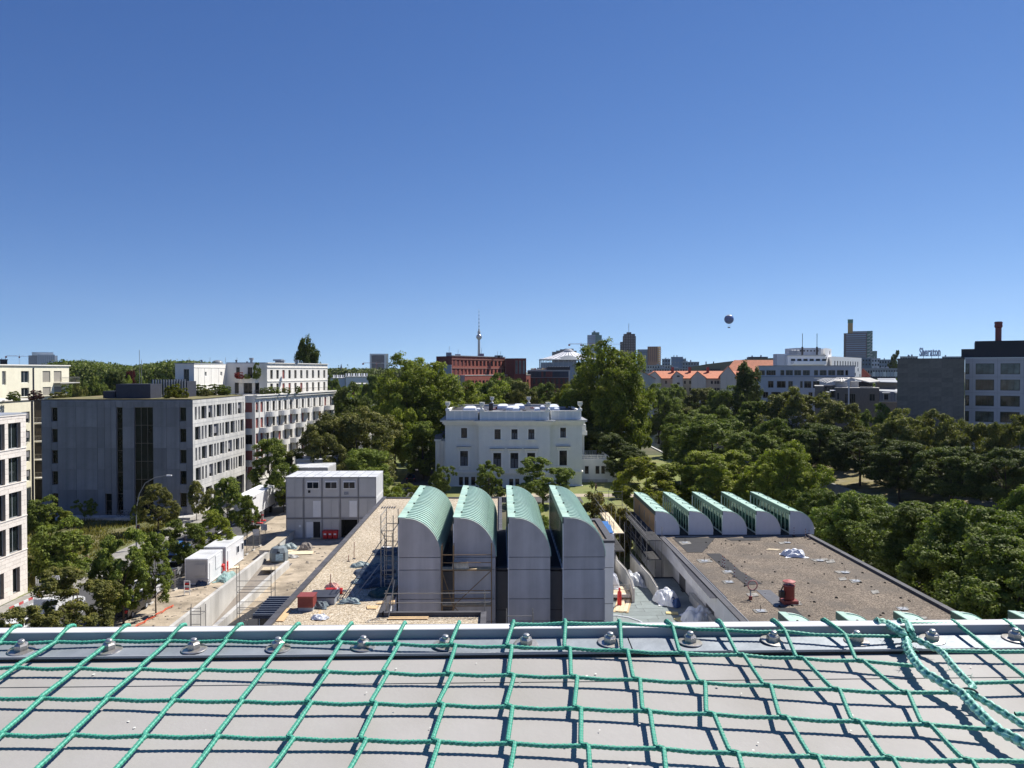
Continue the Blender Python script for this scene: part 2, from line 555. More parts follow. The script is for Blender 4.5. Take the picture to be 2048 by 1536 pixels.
# SETTING: ground, roads, water
M_ground = mat('soil_and_grass',(0.07,0.085,0.035),0.95,0.3,0.05,0.3,2,dirt=(0.13,0.11,0.07),dirt_amt=0.8,dirt_scale=0.08,coord='World')
M_grass = mat('mown_grass',(0.17,0.20,0.06),0.95,0.25,0.35,0.5,6,dirt=(0.24,0.21,0.08),dirt_amt=0.65,dirt_scale=0.12)
M_meadow = mat('meadow_grass',(0.13,0.14,0.055),0.95,0.3,0.5,0.8,4,dirt=(0.2,0.16,0.08),dirt_amt=0.6,dirt_scale=0.2)
M_sand = mat('sandy_soil',(0.42,0.35,0.26),0.95,0.22,0.8,0.9,4,dirt=(0.20,0.165,0.12),dirt_amt=0.85,dirt_scale=0.35)
M_paving = mat('paving',(0.30,0.285,0.26),0.9,0.15,1.2,0.2,14,dirt=(0.2,0.19,0.16),dirt_amt=0.5,obj_var=0.08)
M_kerb = mat('kerb_stone',(0.33,0.32,0.3),0.85,0.12,3)
M_path = mat('gravel_path',(0.42,0.36,0.27),0.95,0.12,1.5,0.3,20)
M_water = mat('canal_water',(0.02,0.03,0.015),0.06,0.3,0.1,0.15,3,spec=0.5)
M_dry = mat('dry_bank_grass',(0.20,0.17,0.07),0.95,0.3,0.6,0.5,3,dirt=(0.3,0.26,0.17),dirt_amt=0.7)
xs = [-7000,-27.25,-23.75,44,64,9000]
ys = [-600,46,88,620,14000]
g = MB()
for i in range(5):
 for j in range(4):
  if (i == 1 and j == 1) or (i == 3 and j in (0,1,2)): continue
  g.quad((xs[i],ys[j],0),(xs[i + 1],ys[j],0),(xs[i + 1],ys[j + 1],0),(xs[i],ys[j + 1],0))
g.build('ground',M_ground,kind='structure')
MB().quad((44,-600,-1.6),(64,-600,-1.6),(64,620,-1.6),(44,620,-1.6)).build('water',M_water,kind='structure')
q = MB(); q.box(43.4,44,-600,620,-2.2,0.25); q.box(64,64.6,-600,620,-2.2,0.25)
q.box(44,64,620,620.6,-2.2,0.25)
q.build('canal_wall',M_conc_light,kind='structure')
def sheet(name,pts,z,m,kind='structure'):
 return MB().poly([(x,y,z) for x,y in pts]).build(name,m,kind=kind)
# street on the left with kerbs and pavement
sheet('road',[(-42.5,20),(-33.9,20),(-33.9,122),(-29.5,128),(-29.5,330),(-42.5,330)],0.006,M_asphalt)
k = MB(); k.box(-42.75,-42.5,20,330,0,0.13); k.build('kerb',M_kerb,kind='structure')
pv = thing('pavement','grey slab pavement along the left street',None,(0,0,0)); del pv['label']
pv['kind'] = 'structure'
slab = cached('slab',lambda: MB().box(0,1.17,0,2.95,0,0.13).mesh('slab',M_paving))
for i in range(3):
 for j in range(28):
  obj('slab',slab,pv,(-46.5 + i * 1.2 + 0.1,60 + j * 3.0,0.0))
MB().box(-46.5,-42.76,144.3,330,0.0,0.125).build('pavement',M_paving,kind='structure')
MB().box(-42.9,-42.76,60,144,0.0,0.11).build('pavement',M_paving,kind='structure')
# lane dashes on the street
for j in range(10):
 MB().box(-38.3,-38.15,62 + j * 6,65 + j * 6,0.006,0.012).build('lane_marking',M_white_dash,kind='structure')
# meadow in front of the concrete building
rnd = random.Random(3)
mg = MB(); nx,ny = 30,34
def mz(i,j):
 return 0.10 + 0.16 * math.sin(i * 0.9 + j * 0.4) * math.cos(j * 0.7) + rnd.uniform(-0.05,0.05)
zz = [[mz(i,j) if 0 < i < nx and 0 < j < ny else 0.02 for j in range(ny + 1)] for i in range(nx + 1)]
for i in range(nx):
 for j in range(ny):
  P = lambda a,b: (-78 + a * (31.5 / nx),74 + b * (40 / ny),zz[a][b])
  mg.quad(P(i,j),P(i + 1,j),P(i + 1,j + 1),P(i,j + 1))
mg.build('meadow',M_meadow,kind='structure',smooth=True)
# blades and tufts on the meadow
NG = 26000
rs = np.random.RandomState(5)
gx = rs.uniform(-77,-47,NG); gy = rs.uniform(75,113,NG)
hh = rs.uniform(0.2,0.55,NG) * (0.6 + 0.8 * (np.sin(gx * 0.7) * np.cos(gy * 0.5) + 1) / 2)
an = rs.uniform(0,2 * np.pi,NG); w = rs.uniform(0.05,0.13,NG)
c_,s_ = np.cos(an) * w,np.sin(an) * w
V = np.zeros((NG,3,3))
V[:,0] = np.stack([gx - c_,gy - s_,np.zeros(NG)],1)
V[:,1] = np.stack([gx + c_,gy + s_,np.zeros(NG)],1)
V[:,2] = np.stack([gx + rs.uniform(-.15,.15,NG),gy + rs.uniform(-.15,.15,NG),hh],1)
L_meadow = leaf_mat('meadow_blade',(0.16,0.15,0.055),0.3)
obj('meadow_grass',mesh_np('meadow_grass',V.reshape(-1,3),np.arange(NG * 3).reshape(-1,3),L_meadow,rs.rand(NG)),label='tall dry meadow grass before the dark concrete building',kind='stuff')
# building site ground
sheet('site_ground',[(-33.9,40),(-27.25,40),(-27.25,88),(-23.75,88),(-23.75,40),(-13.4,40),(-13.4,101),(-6,101),(-6,128),(-29.5,128),(-33.9,122)],0.008,M_sand)
sheet('court_shade_sheet',[(p.x,p.y) for p in (on(441,1259,.02),on(533,1199,.02),on(600,1199,.02),on(600,1259,.02))],.014,M_bitumen)  # flat dark sheet stands in for the shadow in a sunken court
# garden round the white villa
sheet('lawn',[(-30,128),(44,128),(44,200),(-30,200)],0.004,M_grass)
sheet('lawn',[(2,88),(43,88),(43,128),(2,128)],0.006,M_grass)
sheet('garden_path',[(-6,134.5),(43,133),(43,136.2),(-6,138)],0.012,M_path)
sheet('driveway',[(-19.5,118),(-12.6,118),(-12.6,158),(-16,175),(-20,175),(-19.5,150)],0.010,M_asphalt)
sheet('forecourt',[(-12.6,128),(14,128),(14,134),(-12.6,134)],0.012,M_asphalt)
# far bank: sloping dry grass, path, road
b = MB(); b.quad((64.6,-50,0.2),(72,-50,1.3),(72,420,1.3),(64.6,420,0.2)); b.quad((72,-50,1.3),(74.2,-50,1.3),(74.2,420,1.3),(72,420,1.3))
b.build('canal_bank',M_dry,kind='structure')
MB().box(74.2,76.6,-50,420,0,1.32).build('bank_path',M_path,kind='structure')
MB().box(76.6,87,-50,420,0,1.28).build('road',M_asphalt,kind='structure')
MB().box(76.6,76.8,-50,420,1.28,1.40).build('kerb',M_kerb,kind='structure')
MB().box(87,89,-50,420,0,1.40).build('pavement',M_paving,kind='structure')
for j in range(30):
 MB().box(81.7,81.85,60 + j * 9,64 + j * 9,1.28,1.286).build('lane_marking',M_white_dash,kind='structure')
# the viewer's own roof ledge is built last (foreground)
# MUSEUM: left wing with four tall sheds
M_panel = mat('museum_panel',(0.53,0.50,0.50),0.55,0.07,0.6,0.06,20,streak=0.26,dirt=(0.30,0.29,0.30),dirt_amt=0.35,dirt_scale=0.5,obj_var=0.06)
M_panel_dark = mat('museum_panel_dark',(0.11,0.11,0.12),0.55,0.08,0.8,0.04,20)
M_panel_white = mat('museum_panel_white',(0.74,0.73,0.74),0.5,0.05,0.8,0.04,20,streak=0.08,obj_var=0.05)
M_copper = mat('green_copper',(0.36,0.53,0.45),0.55,0.25,1.1,0.08,9,dirt=(0.42,0.54,0.40),dirt_amt=0.5,dirt_scale=0.9,streak=0.15)
M_copper_seam = mat('sunlit_copper_seam',(0.47,0.63,0.55),0.5,0.15,2)  # paler than the sheet: the sun catching the seams is put into the colour
M_copper_frame = mat('green_frame',(0.06,0.10,0.085),0.5,0.15,2)
M_pale_frame = mat('pale_green_frame',(0.42,0.52,0.47),0.5,0.1,2)
M_trim = mat('pale_edge_trim',(0.62,0.60,0.55),0.6,0.15,3)
M_shedglass = glass('green_glass',(0.02,0.06,0.055),0.08)
G_pale = gravel_mat('pale_roof_gravel',(0.26,0.20,0.13),(0.52,0.42,0.29),(0.78,0.70,0.56),14,0.10)
G_brown = gravel_mat('brown_roof_gravel',(0.07,0.055,0.042),(0.17,0.13,0.095),(0.34,0.28,0.21),14,0.22,moss=(0.10,0.085,0.07))
M_coping = mat('dark_coping',(0.075,0.075,0.085),0.7,0.15,2,0.05,8,obj_var=0.18)
M_plywood = mat('plywood',(0.50,0.31,0.14),0.8,0.15,1.5,0.1,12)
def shed_profile(w,top,rh,flat=0.42,n=14):
 """x,z points from the left edge over the top to the right edge (z relative)"""
 pts = [(0,top),(flat,top - 0.05)]
 for i in range(1,n + 1):
  a = math.pi / 2 * i / n
  pts.append((flat + (w - flat) * math.sin(a),top - 0.05 - (rh - 0.05) * (1 - math.cos(a))))
 return pts
def make_shed(parent,x0,y0,y1,z0,top,w,rh,joints,glaze_z,board=False,n_seam=24):
 s = thing('shed',None,None,(x0,y0,0)); s.parent = parent
 L_ = y1 - y0
 prof = shed_profile(w,top,rh)
 ws,rs_ = round(w,2),round(L_,2)
 # dark core, set back behind the panels
 core = [(0.10,z0)] + [(w - 0.10,z0)] + [(x * (w - 0.2) / w + 0.1,z - 0.09) for x,z in prof[::-1]]
 MB().prism_y(core,0.12,L_ - 0.06).build('core',M_bitumen,s)
 js = [z0] + sorted(joints) + [None]
 zp = z0
 for a,c in zip(js[:-1],js[1:]):
  for (ya,yb,nm) in ((0.0,0.11,'wall_panel'),(L_ - 0.05,L_,'wall_panel')):
   if c is not None:
    MB().prism_y([(0.02,a + 0.02),(w - 0.02,a + 0.02),(w - 0.02,c - 0.02),(0.02,c - 0.02)],ya,yb).build(nm,M_panel if top > 9 else M_panel_white,s)
   else:
    pl = [(0.02,a + 0.02),(w - 0.02,a + 0.02)] + [(min(x,w - 0.02),z - 0.04) for x,z in prof[::-1]]
    pl[-1] = (0.02,pl[-1][1])
    MB().prism_y(pl,ya,yb).build(nm,M_panel if top > 9 else M_panel_white,s)
 # right side wall below the curve
 MB().box(w - 0.098,w - 0.02,0.13,L_ - 0.07,z0,prof[-1][1] - 0.03).build('side_wall',M_panel if top > 9 else M_panel_white,s)
 # curved copper sheet
 b = MB()
 out = prof; inn = [(x,z - 0.05) for x,z in prof[:-1]] + [(prof[-1][0] - 0.05,prof[-1][1])]
 for i in range(len(out) - 1):
  (xa,za),(xb,zb) = out[i],out[i + 1]
  (xc,zc),(xd,zd) = inn[i],inn[i + 1]
  b.quad((xa,0.03,za),(xb,0.03,zb),(xb,L_ - 0.03,zb),(xa,L_ - 0.03,za))
  b.quad((xc,0.03,zc),(xc,L_ - 0.03,zc),(xd,L_ - 0.03,zd),(xd,0.03,zd))
 b.build('copper_roof',M_copper,s,smooth=True)
 # standing seams across the curve
 def seam():
  sb = MB(); t = 0.06
  pr = prof[1:]
  for i in range(len(pr) - 1):
   (xa,za),(xb,zb) = pr[i],pr[i + 1]
   nx1,nz1 = (xa - 0.42) / (w - 0.42),math.sqrt(max(0,1 - ((xa - 0.42) / (w - 0.42)) ** 2))
   nx2,nz2 = (xb - 0.42) / (w - 0.42),math.sqrt(max(0,1 - ((xb - 0.42) / (w - 0.42)) ** 2))
   A = (xa,0,za); B_ = (xb,0,zb)
   A2 = (xa + nx1 * t,0,za + nz1 * t); B2 = (xb + nx2 * t,0,zb + nz2 * t)
   d = 0.10
   S = lambda p,y: (p[0],y,p[2])
   sb.quad(S(A2,0),S(B2,0),S(B2,d),S(A2,d))
   sb.quad(S(A,0),S(B_,0),S(B2,0),S(A2,0))
   sb.quad(S(A,d),S(A2,d),S(B2,d),S(B_,d))
  return sb.mesh('seam',M_copper_seam)
 me = cached(('seam',ws,round(top,2),round(rh,2)),seam)
 for i in range(n_seam):
  obj('seam',me,s,(0,0.2 + (L_ - 0.5) * i / (n_seam - 1),0))
 # ridge cap, fascia and snow hooks on the left edge
 MB().hexa([(-0.05,0.0,top - 0.02),(0.44,0.0,top - 0.06),(0.44,L_,top - 0.06),(-0.05,L_,top - 0.02)],
    [(-0.05,0.0,top + 0.04),(0.44,0.0,top - 0.0),(0.44,L_,top - 0.0),(-0.05,L_,top + 0.04)]).build('ridge_cap',M_copper,s)
 MB().box(-0.06,0.0,0.0,L_,top - 0.42,top - 0.025).build('fascia',M_copper_frame,s)
 for i in range(4):
  MB().box(0.38,0.50,0,0.05,top - 0.0,top + 0.09).build('hook',M_dark_frame,s,(0,L_ * (0.12 + 0.25 * i),0))
 # pale metal trim round the front arch
 for yy in (-0.03,L_ - 0.0):
  tb = MB()
  for i in range(len(prof) - 1):
   (xa,za),(xb,zb) = prof[i],prof[i + 1]
   tb.hexa([(xa,yy,za - 0.06),(xa,yy + 0.055,za - 0.06),(xb,yy + 0.055,zb - 0.06),(xb,yy,zb - 0.06)],
     [(xa,yy,za + 0.012),(xa,yy + 0.055,za + 0.012),(xb,yy + 0.055,zb + 0.012),(xb,yy,zb + 0.012)])
  tb.build('edge_trim',M_trim,s)
 # glazed left face
 if board:
  nb = 5; bl = (L_ - 0.5) / nb
  for i in range(nb):
   MB().box(-0.05,0.05,0,bl - 0.012,glaze_z,top - 0.44).build('plywood_panel',M_plywood,s,(0,0.25 + i * bl,0))
 else:
  nb = 11 if L_ < 15 else 12
  bl = (L_ - 0.5) / nb
  pane = cached(('spane',round(bl,2),round(top - glaze_z,2)),lambda: MB().box(0.0,0.03,0.05,bl - 0.05,glaze_z + 0.05,top - 0.44).mesh('pane',M_shedglass))
  mul = cached(('smul',round(top - glaze_z,2)),lambda: MB().box(-0.03 if top > 9 else -.05,0.07,-0.03,0.03,glaze_z,top - 0.43).mesh('mullion',M_copper_frame if top > 9 else M_pale_frame))
  for i in range(nb + 1):
   obj('mullion',mul,s,(0,0.25 + i * bl,0))
   if i < nb: obj('pane',pane,s,(0,0.25 + i * bl,0))
  MB().box(-0.08,0.06,0.2,L_ - 0.2,glaze_z - 0.08,glaze_z - 0.002).build('sill',M_panel_white,s)
 for yy in (0.0,L_ - 0.18):
  MB().box(-0.04,0.015,yy,yy + 0.2,z0,top - 0.43).build('corner_post',M_panel_white,s)
 if glaze_z > z0 + 0.3:
  MB().box(0.0,0.09,0.21,L_ - 0.21,z0,glaze_z - 0.085).build('side_wall',M_panel if top > 9 else M_panel_white,s)
 return s
ZR = 7.6
mus = thing('museum_building','museum wing with pale gravel roof and four tall green copper topped sheds','museum',(-6,60,0),group='wings of the museum')
O = lambda x,y,z=0: (x + 6,y - 60,z)
class Loc:                                   # children of the museum are written in world numbers and shifted once
 def __init__(s,par,ox,oy): s.par,s.ox,s.oy = par,ox,oy
 def box(s,name,x0,x1,y0,y1,z0,z1,m,**kw):
  return boxo(name,x0 - s.ox,x1 - s.ox,y0 - s.oy,y1 - s.oy,z0,z1,m,s.par,**kw)
 def mb(s,b,name,m,**kw):
  return b.build(name,m,s.par,(-s.ox,-s.oy,0),**kw)
ML = Loc(mus,-6,60)
X0 = xat(545,43.1,1255); XL = -13.25
# body walls under the roof
ML.box('wall',XL + .05,-6.8,30,87,0,ZR - 0.35,M_panel_white)
ML.box('wall',-6.79,-0.9,30,45.1,0,ZR - 0.35,M_panel_white)
ML.box('wall',-6.79,0.15,64.6,87,0,ZR - 0.35,M_panel_white)
b = MB()
b.box(XL + .3,-6.9,30,86.6,ZR - 0.34,ZR)
b.box(-6.9,-1.15,30,44.9,ZR - 0.34,ZR)
b.box(-6.9,-0.2,64.9,86.6,ZR - 0.34,ZR)
ML.mb(b,'gravel_roof',G_pale)
# loose stones on the near part of the gravel roof
NS = 15000
rs = np.random.RandomState(8)
sx = rs.uniform(XL + .6,-1.3,NS); sy = 43 + 22 * rs.rand(NS) ** 1.6
keep = (sx < -6.95) | (sy < 44.8)
sx,sy = sx[keep],sy[keep]; n = len(sx)
rr = rs.uniform(0.012,0.03,n)
T = np.array([[1,0,0],[-.5,.87,0],[-.5,-.87,0],[0,0,1.0]])
V = T[None] * rr[:,None,None]
an = rs.uniform(0,6.28,n); ca,sa = np.cos(an),np.sin(an)
Vx = V[...,0] * ca[:,None] - V[...,1] * sa[:,None]; Vy = V[...,0] * sa[:,None] + V[...,1] * ca[:,None]
V = np.stack([Vx + sx[:,None] + 6,Vy + sy[:,None] - 60,V[...,2] * 0.8 + ZR],2).reshape(-1,3)
base = np.arange(n)[:,None] * 4
Fq = np.concatenate([base + np.array([[0,1,3]]),base + np.array([[1,2,3]]),base + np.array([[2,0,3]])],0)
M_pebble = mat('pebble',(0.55,0.46,0.33),0.9,0.45,14)
obj('loose_gravel',mesh_np('loose_gravel',V,Fq,M_pebble),mus,kind='stuff')
# coping panels
M_cp = cached('cop_l',lambda: MB().box(0,0.40,0,1.18,-0.45,0.14).mesh('coping_panel',M_coping))
for i in range(47):
 obj('coping_panel',M_cp,mus,O(XL - 0.05,31 + i * 1.2,ZR))
M_cb = cached('cop_b',lambda: MB().box(0,1.18,0,0.35,-0.45,0.13).mesh('coping_panel',M_coping))
for i in range(12):
 obj('coping_panel',M_cb,mus,O(XL + 0.6 + i * 1.2 - 0.1,86.65,ZR))
M_cs = cached('cop_s',lambda: MB().box(0,0.32,0,1.18,-0.4,0.2).mesh('coping_panel',M_coping))
for i in range(18):
 obj('coping_panel',M_cs,mus,O(-0.12,64.9 + i * 1.2,ZR))
for i in range(13):
 obj('coping_panel',M_cs,mus,O(-1.12,30.1 + i * 1.2 - 0.6,ZR + 0.05))
ML.box('coping_panel',-6.9,-1.14,44.9,45.2,ZR - 0.4,ZR + 0.25,M_coping)
ML.box('coping_panel',-7.1,-6.82,44.9,50.3,ZR - 0.4,ZR + 0.25,M_coping)
ML.box('court_floor',-6.7,-0.95,45.3,50.2,0,0.4,M_bitumen)
# four tall sheds
SX = [-6.64,-3.04,0.56,4.16]
for i,x in enumerate(SX):
 make_shed(mus,x + 6,50.3 - 60,64.3 - 60,0.4,12.4,2.76,2.62,[3.6,5.55,7.02,8.95,9.77],9.0)
# lower dark link walls and flat roofs between the sheds
for i in range(3):
 a = SX[i] + 2.78; c = SX[i + 1] - 0.02
 ML.box('link_wall',a,c,51.2,51.35,0.4,8.6,M_panel_dark)
 for zj in (3.6,6.0):
  ML.box('joint',a,c,51.18,51.199,zj,zj + 0.04,M_dark_frame)
 ML.box('flat_roof',a,c,51.36,64.3,8.3,8.7,M_bitumen)
 ML.box('coping_panel',a,c,51.14,51.5,8.701,8.85,M_coping)
ML.box('wall',-6.6,6.9,64.35,64.58,0,8.6,M_panel_dark)
# block behind the fourth shed, with its own small gravel roof
ML.box('wall',7.0,9.05,61,70,1.6,8.3,M_panel_white)
for z in (3.4,6.3):
 ML.box('joint',6.99,9.06,60.985,61,z,z + 0.03,M_dark_frame)
ML.box('window',7.3,8.3,60.95,60.984,2.0,6.2,M_bronze_frame)
ML.box('pane',7.36,8.24,60.93,60.949,2.06,6.14,M_glass)
rb = MB(); rb.box(6.9,9.15,60.9,61.5,8.301,8.5); rb.box(6.9,9.15,69.3,70.1,8.301,8.5); rb.box(6.9,7.5,61.5,69.3,8.301,8.5); rb.box(8.6,9.15,61.5,69.3,8.301,8.5)
ML.mb(rb,'coping_panel',M_coping)
ML.box('gravel_roof',7.5,8.6,61.5,69.3,8.301,8.36,G_brown)
# terrace between the wings
ZT = 1.5
M_sheet = mat('terrace_sheet',(0.20,0.235,0.23),0.7,0.1,1.5,0.1,14,dirt=(0.17,0.19,0.19),dirt_amt=0.5,dirt_scale=0.5,obj_var=0.08)
ter = thing('terrace',None,None,(12,60,0)); ter['kind'] = 'structure'
MT = Loc(ter,12,60)
MT.box('slab',6.95,17.2,30,76,0,ZT,M_bitumen)
rn = random.Random(9)
y = 44.0; row = 0
while y < 75:
 x = 6.97 - rn.uniform(0,2.0)
 while x < 17.15:
  x1 = x + 3.4
  a,c = max(x,6.97),min(x1,17.15)
  if c - a > 0.3:
   MT.box('membrane_sheet',a,c - 0.025,y,y + 0.925,ZT,ZT + 0.016 + rn.uniform(0,0.01),M_sheet)
  x = x1
 y += 0.95; row += 1
MT.box('slab',0.56,6.94,30,50.2,0,ZT - 0.1,M_bitumen)
# right wing
mr = thing('museum_building','museum wing with brown gravel roof and rows of low mint green sheds','museum',(25,65,0),group='wings of the museum')
MR = Loc(mr,25,65)
XA,XB,ZQ = 16.75,32.9,4.5
MR.box('wall',XA + 0.62,XB - .1,20,81,0,ZQ - 1.3,M_panel_white)
MR.box('gravel_roof',XA + .45,XB - .45,20,80.8,ZQ - 0.3,ZQ,G_brown)
MR.box('wall',XA + 0.1,XB - .1,20,81,ZQ - 1.29,ZQ - 0.31,M_panel_white)
fp = cached('fasc',lambda: MB().box(0,0.09,0,2.37,-1.35,0.0).mesh('wall_panel',M_panel_white))
for i in range(25):
 obj('wall_panel',fp,mr,(XA - 25,20.8 + i * 2.4 - 65,ZQ))
lw = cached('loww',lambda: MB().box(0,0.06,0,2.36,0,2.9).mesh('wall_panel',M_panel_white))
for i in range(25):
 if i in (17,21): continue
 obj('wall_panel',lw if i != 20 else lw,mr,(XA + 0.55 - 25,20.8 + i * 2.4 - 65,0.25))
for y in (61.65,71.25):
 MR.box('door',XA + 0.52,XA + 0.6,y,y + 2.3,0.3,3.1,M_panel_dark)
MR.box('plinth',XA + 0.1,XA + 0.5,45,68,0,ZT + 0.75,M_conc_light)
for i in range(14):
 MR.box('coping_panel',XA - 0.02,XA + 0.42,23 + i * 4.15,23 + (i + 1) * 4.15 - 0.03,ZQ + 0.001,ZQ + 0.12,M_coping)
 MR.box('coping_panel',XB - 0.44,XB,23 + i * 4.15,23 + (i + 1) * 4.15 - 0.03,ZQ - 0.35,ZQ + 0.22,M_coping)
MR.box('gutter_rail',XA + 0.46,XA + 0.5,23,80.8,ZQ + 0.02,ZQ + 0.16,M_metal_grey)
# rear shed group and its walls
MR.box('wall',XA - 0.3,XB + .3,81.05,94.6,0,ZQ - 0.02,M_panel_white)
for i in range(5):
 MR.box('wall_panel',XA - 0.36,XA - 0.31,81.2 + i * 2.65,81.2 + i * 2.65 + 2.6,0.3,ZQ - 0.1,M_panel_white)
MR.box('flat_roof',XA - .1,XB,81.1,94.5,ZQ - 0.019,ZQ + 0.05,M_bitumen)
for i in range(5):
 make_shed(mr,16.5 + 3.6 * i - 25,81.2 - 65,94.2 - 65,ZQ + 0.06,7.1,2.6,2.15,[],ZQ + 0.25,board=(i == 0),n_seam=6)
for i in range(5):
 make_shed(mr,17.3 + 3.6 * i - 25,33.0 - 65,47.2 - 65,ZQ + 0.01,7.05,2.6,2.15,[],ZQ + 0.25,n_seam=6)
# membrane strips and patches on the brown roof
def patch(pts,z=ZQ + 0.012,m=M_bitumen,nm='membrane_strip'):
 P = [on(px,py,z) for px,py in pts]
 MB().prism([(p.x - 25,p.y - 65) for p in P][::-1],z - 0.01,z + 0.012).build(nm,m,mr)
patch([(1345,1076),(1430,1076),(1405,1105),(1375,1105)][::1])
patch([(1412,1107),(1440,1107),(1482,1143),(1525,1168),(1492,1170),(1452,1140)])
patch([(1512,1180),(1540,1180),(1580,1212),(1550,1214)],m=mat('damp_membrane',(0.10,0.10,0.105),0.5,0.2,2))
patch([(1555,1216),(1590,1216),(1608,1234),(1570,1234)])
patch([(1452,1077),(1522,1076),(1520,1081),(1462,1081)])
patch([(1340,1097),(1352,1097),(1402,1144),(1455,1196),(1420,1196),(1378,1148)],m=mat('slate_sheet',(0.06,0.062,0.075),0.8,0.15,2,spec=.15),nm='walkway_sheet')
for (px,py,sx_,sy_) in [(1370,1086,26,5),(1409,1122,34,6),(1455,1144,24,5),(1456,1164,26,5),(1505,1190,26,6),(1520,1222,32,6),(1565,1086,16,3),(1640,1120,40,4),(1685,1144,34,4),(1660,1123,22,6),(1711,1162,26,6),(1750,1184,18,6),(1805,1217,28,6),(1845,1236,20,4),(1590,1207,30,7),(1685,1158,18,5)]:
 patch([(px - sx_ / 2,py - sy_ / 2),(px + sx_ / 3,py - sy_ / 2 - 1),(px + sx_ / 2,py + sy_ / 2 - 1),(px - sx_ / 4,py + sy_ / 2 + 1)],z=ZQ + 0.03,
   m=mat('whitish_patch',(0.23,0.22,0.20),0.8,0.6,3),nm='roof_patch')
# LEFT SIDE BUILDINGS
def line_u(p0,p1,px):
 """distance along the wall line p0->p1 (plan) where the sight line through photo column px meets it"""
 r = ray(px,741)
 dx,dy = p1[0] - p0[0],p1[1] - p0[1]
 L_ = math.hypot(dx,dy); dx /= L_; dy /= L_
 # p0 + u d = t r
 det = dx * (-r.y) - dy * (-r.x)
 return ((-p0[0]) * (-r.y) - (-p0[1]) * (-r.x)) / det
# dark concrete building
DC = 115.9
cx0,cx1 = xat(82,DC),xat(385,DC)
Wc = cx1 - cx0; HC = 17.6; pxm = DC / F
cb = thing('concrete_building','exposed concrete building, dark front to the meadow and sunlit side of irregular tall windows','office building',(cx0,DC,0))
M_cglass = glass('dark_green_glass',(0.012,0.02,0.02),0.05)
def U(px): return (px - 82) * pxm
def Zc(py): return H - (py - 742) * pxm
rows = [(814.5,842),(857,884),(899,926),(941,968),(985,1013)]
op = []
for a,b_ in rows:
 op.append((U(101.5),U(113.5),Zc(b_),Zc(a),1,1)); op.append((U(354),U(367),Zc(b_),Zc(a),1,1))
op.append((U(229),U(241.5),0.3,Zc(814),1,5)); op.append((U(264),U(301.5),0.3,Zc(814),3,6)); op.append((U(206),U(219),0.1,Zc(986),1,2))
facade(cb,(0,0,0),0,Wc,HC,[dict(u=o[0],v=o[2],w=o[1] - o[0],h=o[3] - o[2],nx=o[4],ny=o[5]) for o in op],
  M_concrete,M_bronze_frame,M_cglass,t=0.35,rec=0.28,fw=0.06)
# cast panels, a hand proud of the wall with open joints
ucut = [0,U(101.5),U(113.5),U(150),U(192),U(206),U(219),U(229),U(241.5),U(264),U(301.5),U(328),U(354),U(367),Wc]
vj = [0,Zc(1013),Zc(985),Zc(968),Zc(941),Zc(926),Zc(899),Zc(884),Zc(857),Zc(842),Zc(814.3),HC - 0.12]
vbig = [0,Zc(978),Zc(937),Zc(895),Zc(853),Zc(814.3),HC - 0.12]
def panels(par,loc,rot,ucut,colcuts,holes,m,th=0.05,gap=0.045,name='concrete_panel'):
 ca,sa = math.cos(rot),math.sin(rot)
 for i in range(len(ucut) - 1):
  vc = colcuts(i)
  for a,c in zip(vc[:-1],vc[1:]):
   um,vm = (ucut[i] + ucut[i + 1]) / 2,(a + c) / 2
   if any(h[0] < um < h[1] and h[2] < vm < h[3] for h in holes): continue
   w,h = ucut[i + 1] - ucut[i] - gap,c - a - gap
   if w < 0.05 or h < 0.05: continue
   me = cached(('pan',round(w,2),round(h,2),m.name,th),lambda: MB().box(0,w,-th,-0.003,0,h).mesh(name,m))
   obj(name,me,par,(loc[0] + ucut[i] * ca + gap / 2 * ca,loc[1] + ucut[i] * sa + gap / 2 * sa,loc[2] + a + gap / 2),rot)
def cc(i):
 if i in (1,12): return vj
 if i == 5: return [0,Zc(986)] + vbig[2:]
 if i in (7,9): return [0,Zc(814),HC - 0.12]
 return vbig
panels(cb,(0,0,0),0,ucut,cc,[(o[0],o[1],o[2] + 0.01,o[3] - 0.01) for o in op],M_concrete)
# sunlit side facade
p0 = (cx1,DC); e = at(490,793,136.5); p1 = (e.x,e.y)
ang = math.atan2(p1[1] - p0[1],p1[0] - p0[0]); Ls = math.hypot(p1[0] - p0[0],p1[1] - p0[1])
R1 = [(250,272),(287,305),(318,372),(390,432),(445,463),(475,522),(533,550),(560,577),(588,630),(641,655),(667,681),(693,732),(741,751)]
R2 = [(252,308),(320,340),(352,372),(390,432),(444,495),(504,521),(532,549),(562,605),(616,660),(668,682),(694,709),(718,752)]
R3 = [(254,273),(287,307),(320,373),(393,435),(446,466),(476,495),(508,552),(561,577),(590,632),(643,660),(669,706),(720,735),(742,752)]
R4 = [(256,308),(320,340),(354,373),(395,435),(448,467),(477,524),(537,552),(563,607),(617,633),(644,658),(668,684),(696,735),(743,752)]
R5 = [(258,340),(360,420),(440,500),(520,580),(600,650),(672,752)]
M_blind = mat('grey_blind',(0.20,0.20,0.22),0.8,0.05)
ws_ = []
rn = random.Random(4)
for rws,(z0,z1) in zip([R1,R2,R3,R4,R5],[(14.6,16.6),(11.5,13.55),(8.4,10.4),(5.3,7.3),(0.5,3.9)]):
 for a,b_ in rws:
  ua,ub = line_u(p0,p1,340 + a / 5.12),line_u(p0,p1,340 + b_ / 5.12)
  d = dict(u=ua,v=z0,w=ub - ua,h=z1 - z0,nx=1,ny=1)
  if rn.random() < 0.22: d['blind'] = (rn.choice([0.55,0.75,0.9]),M_blind)
  ws_.append(d)
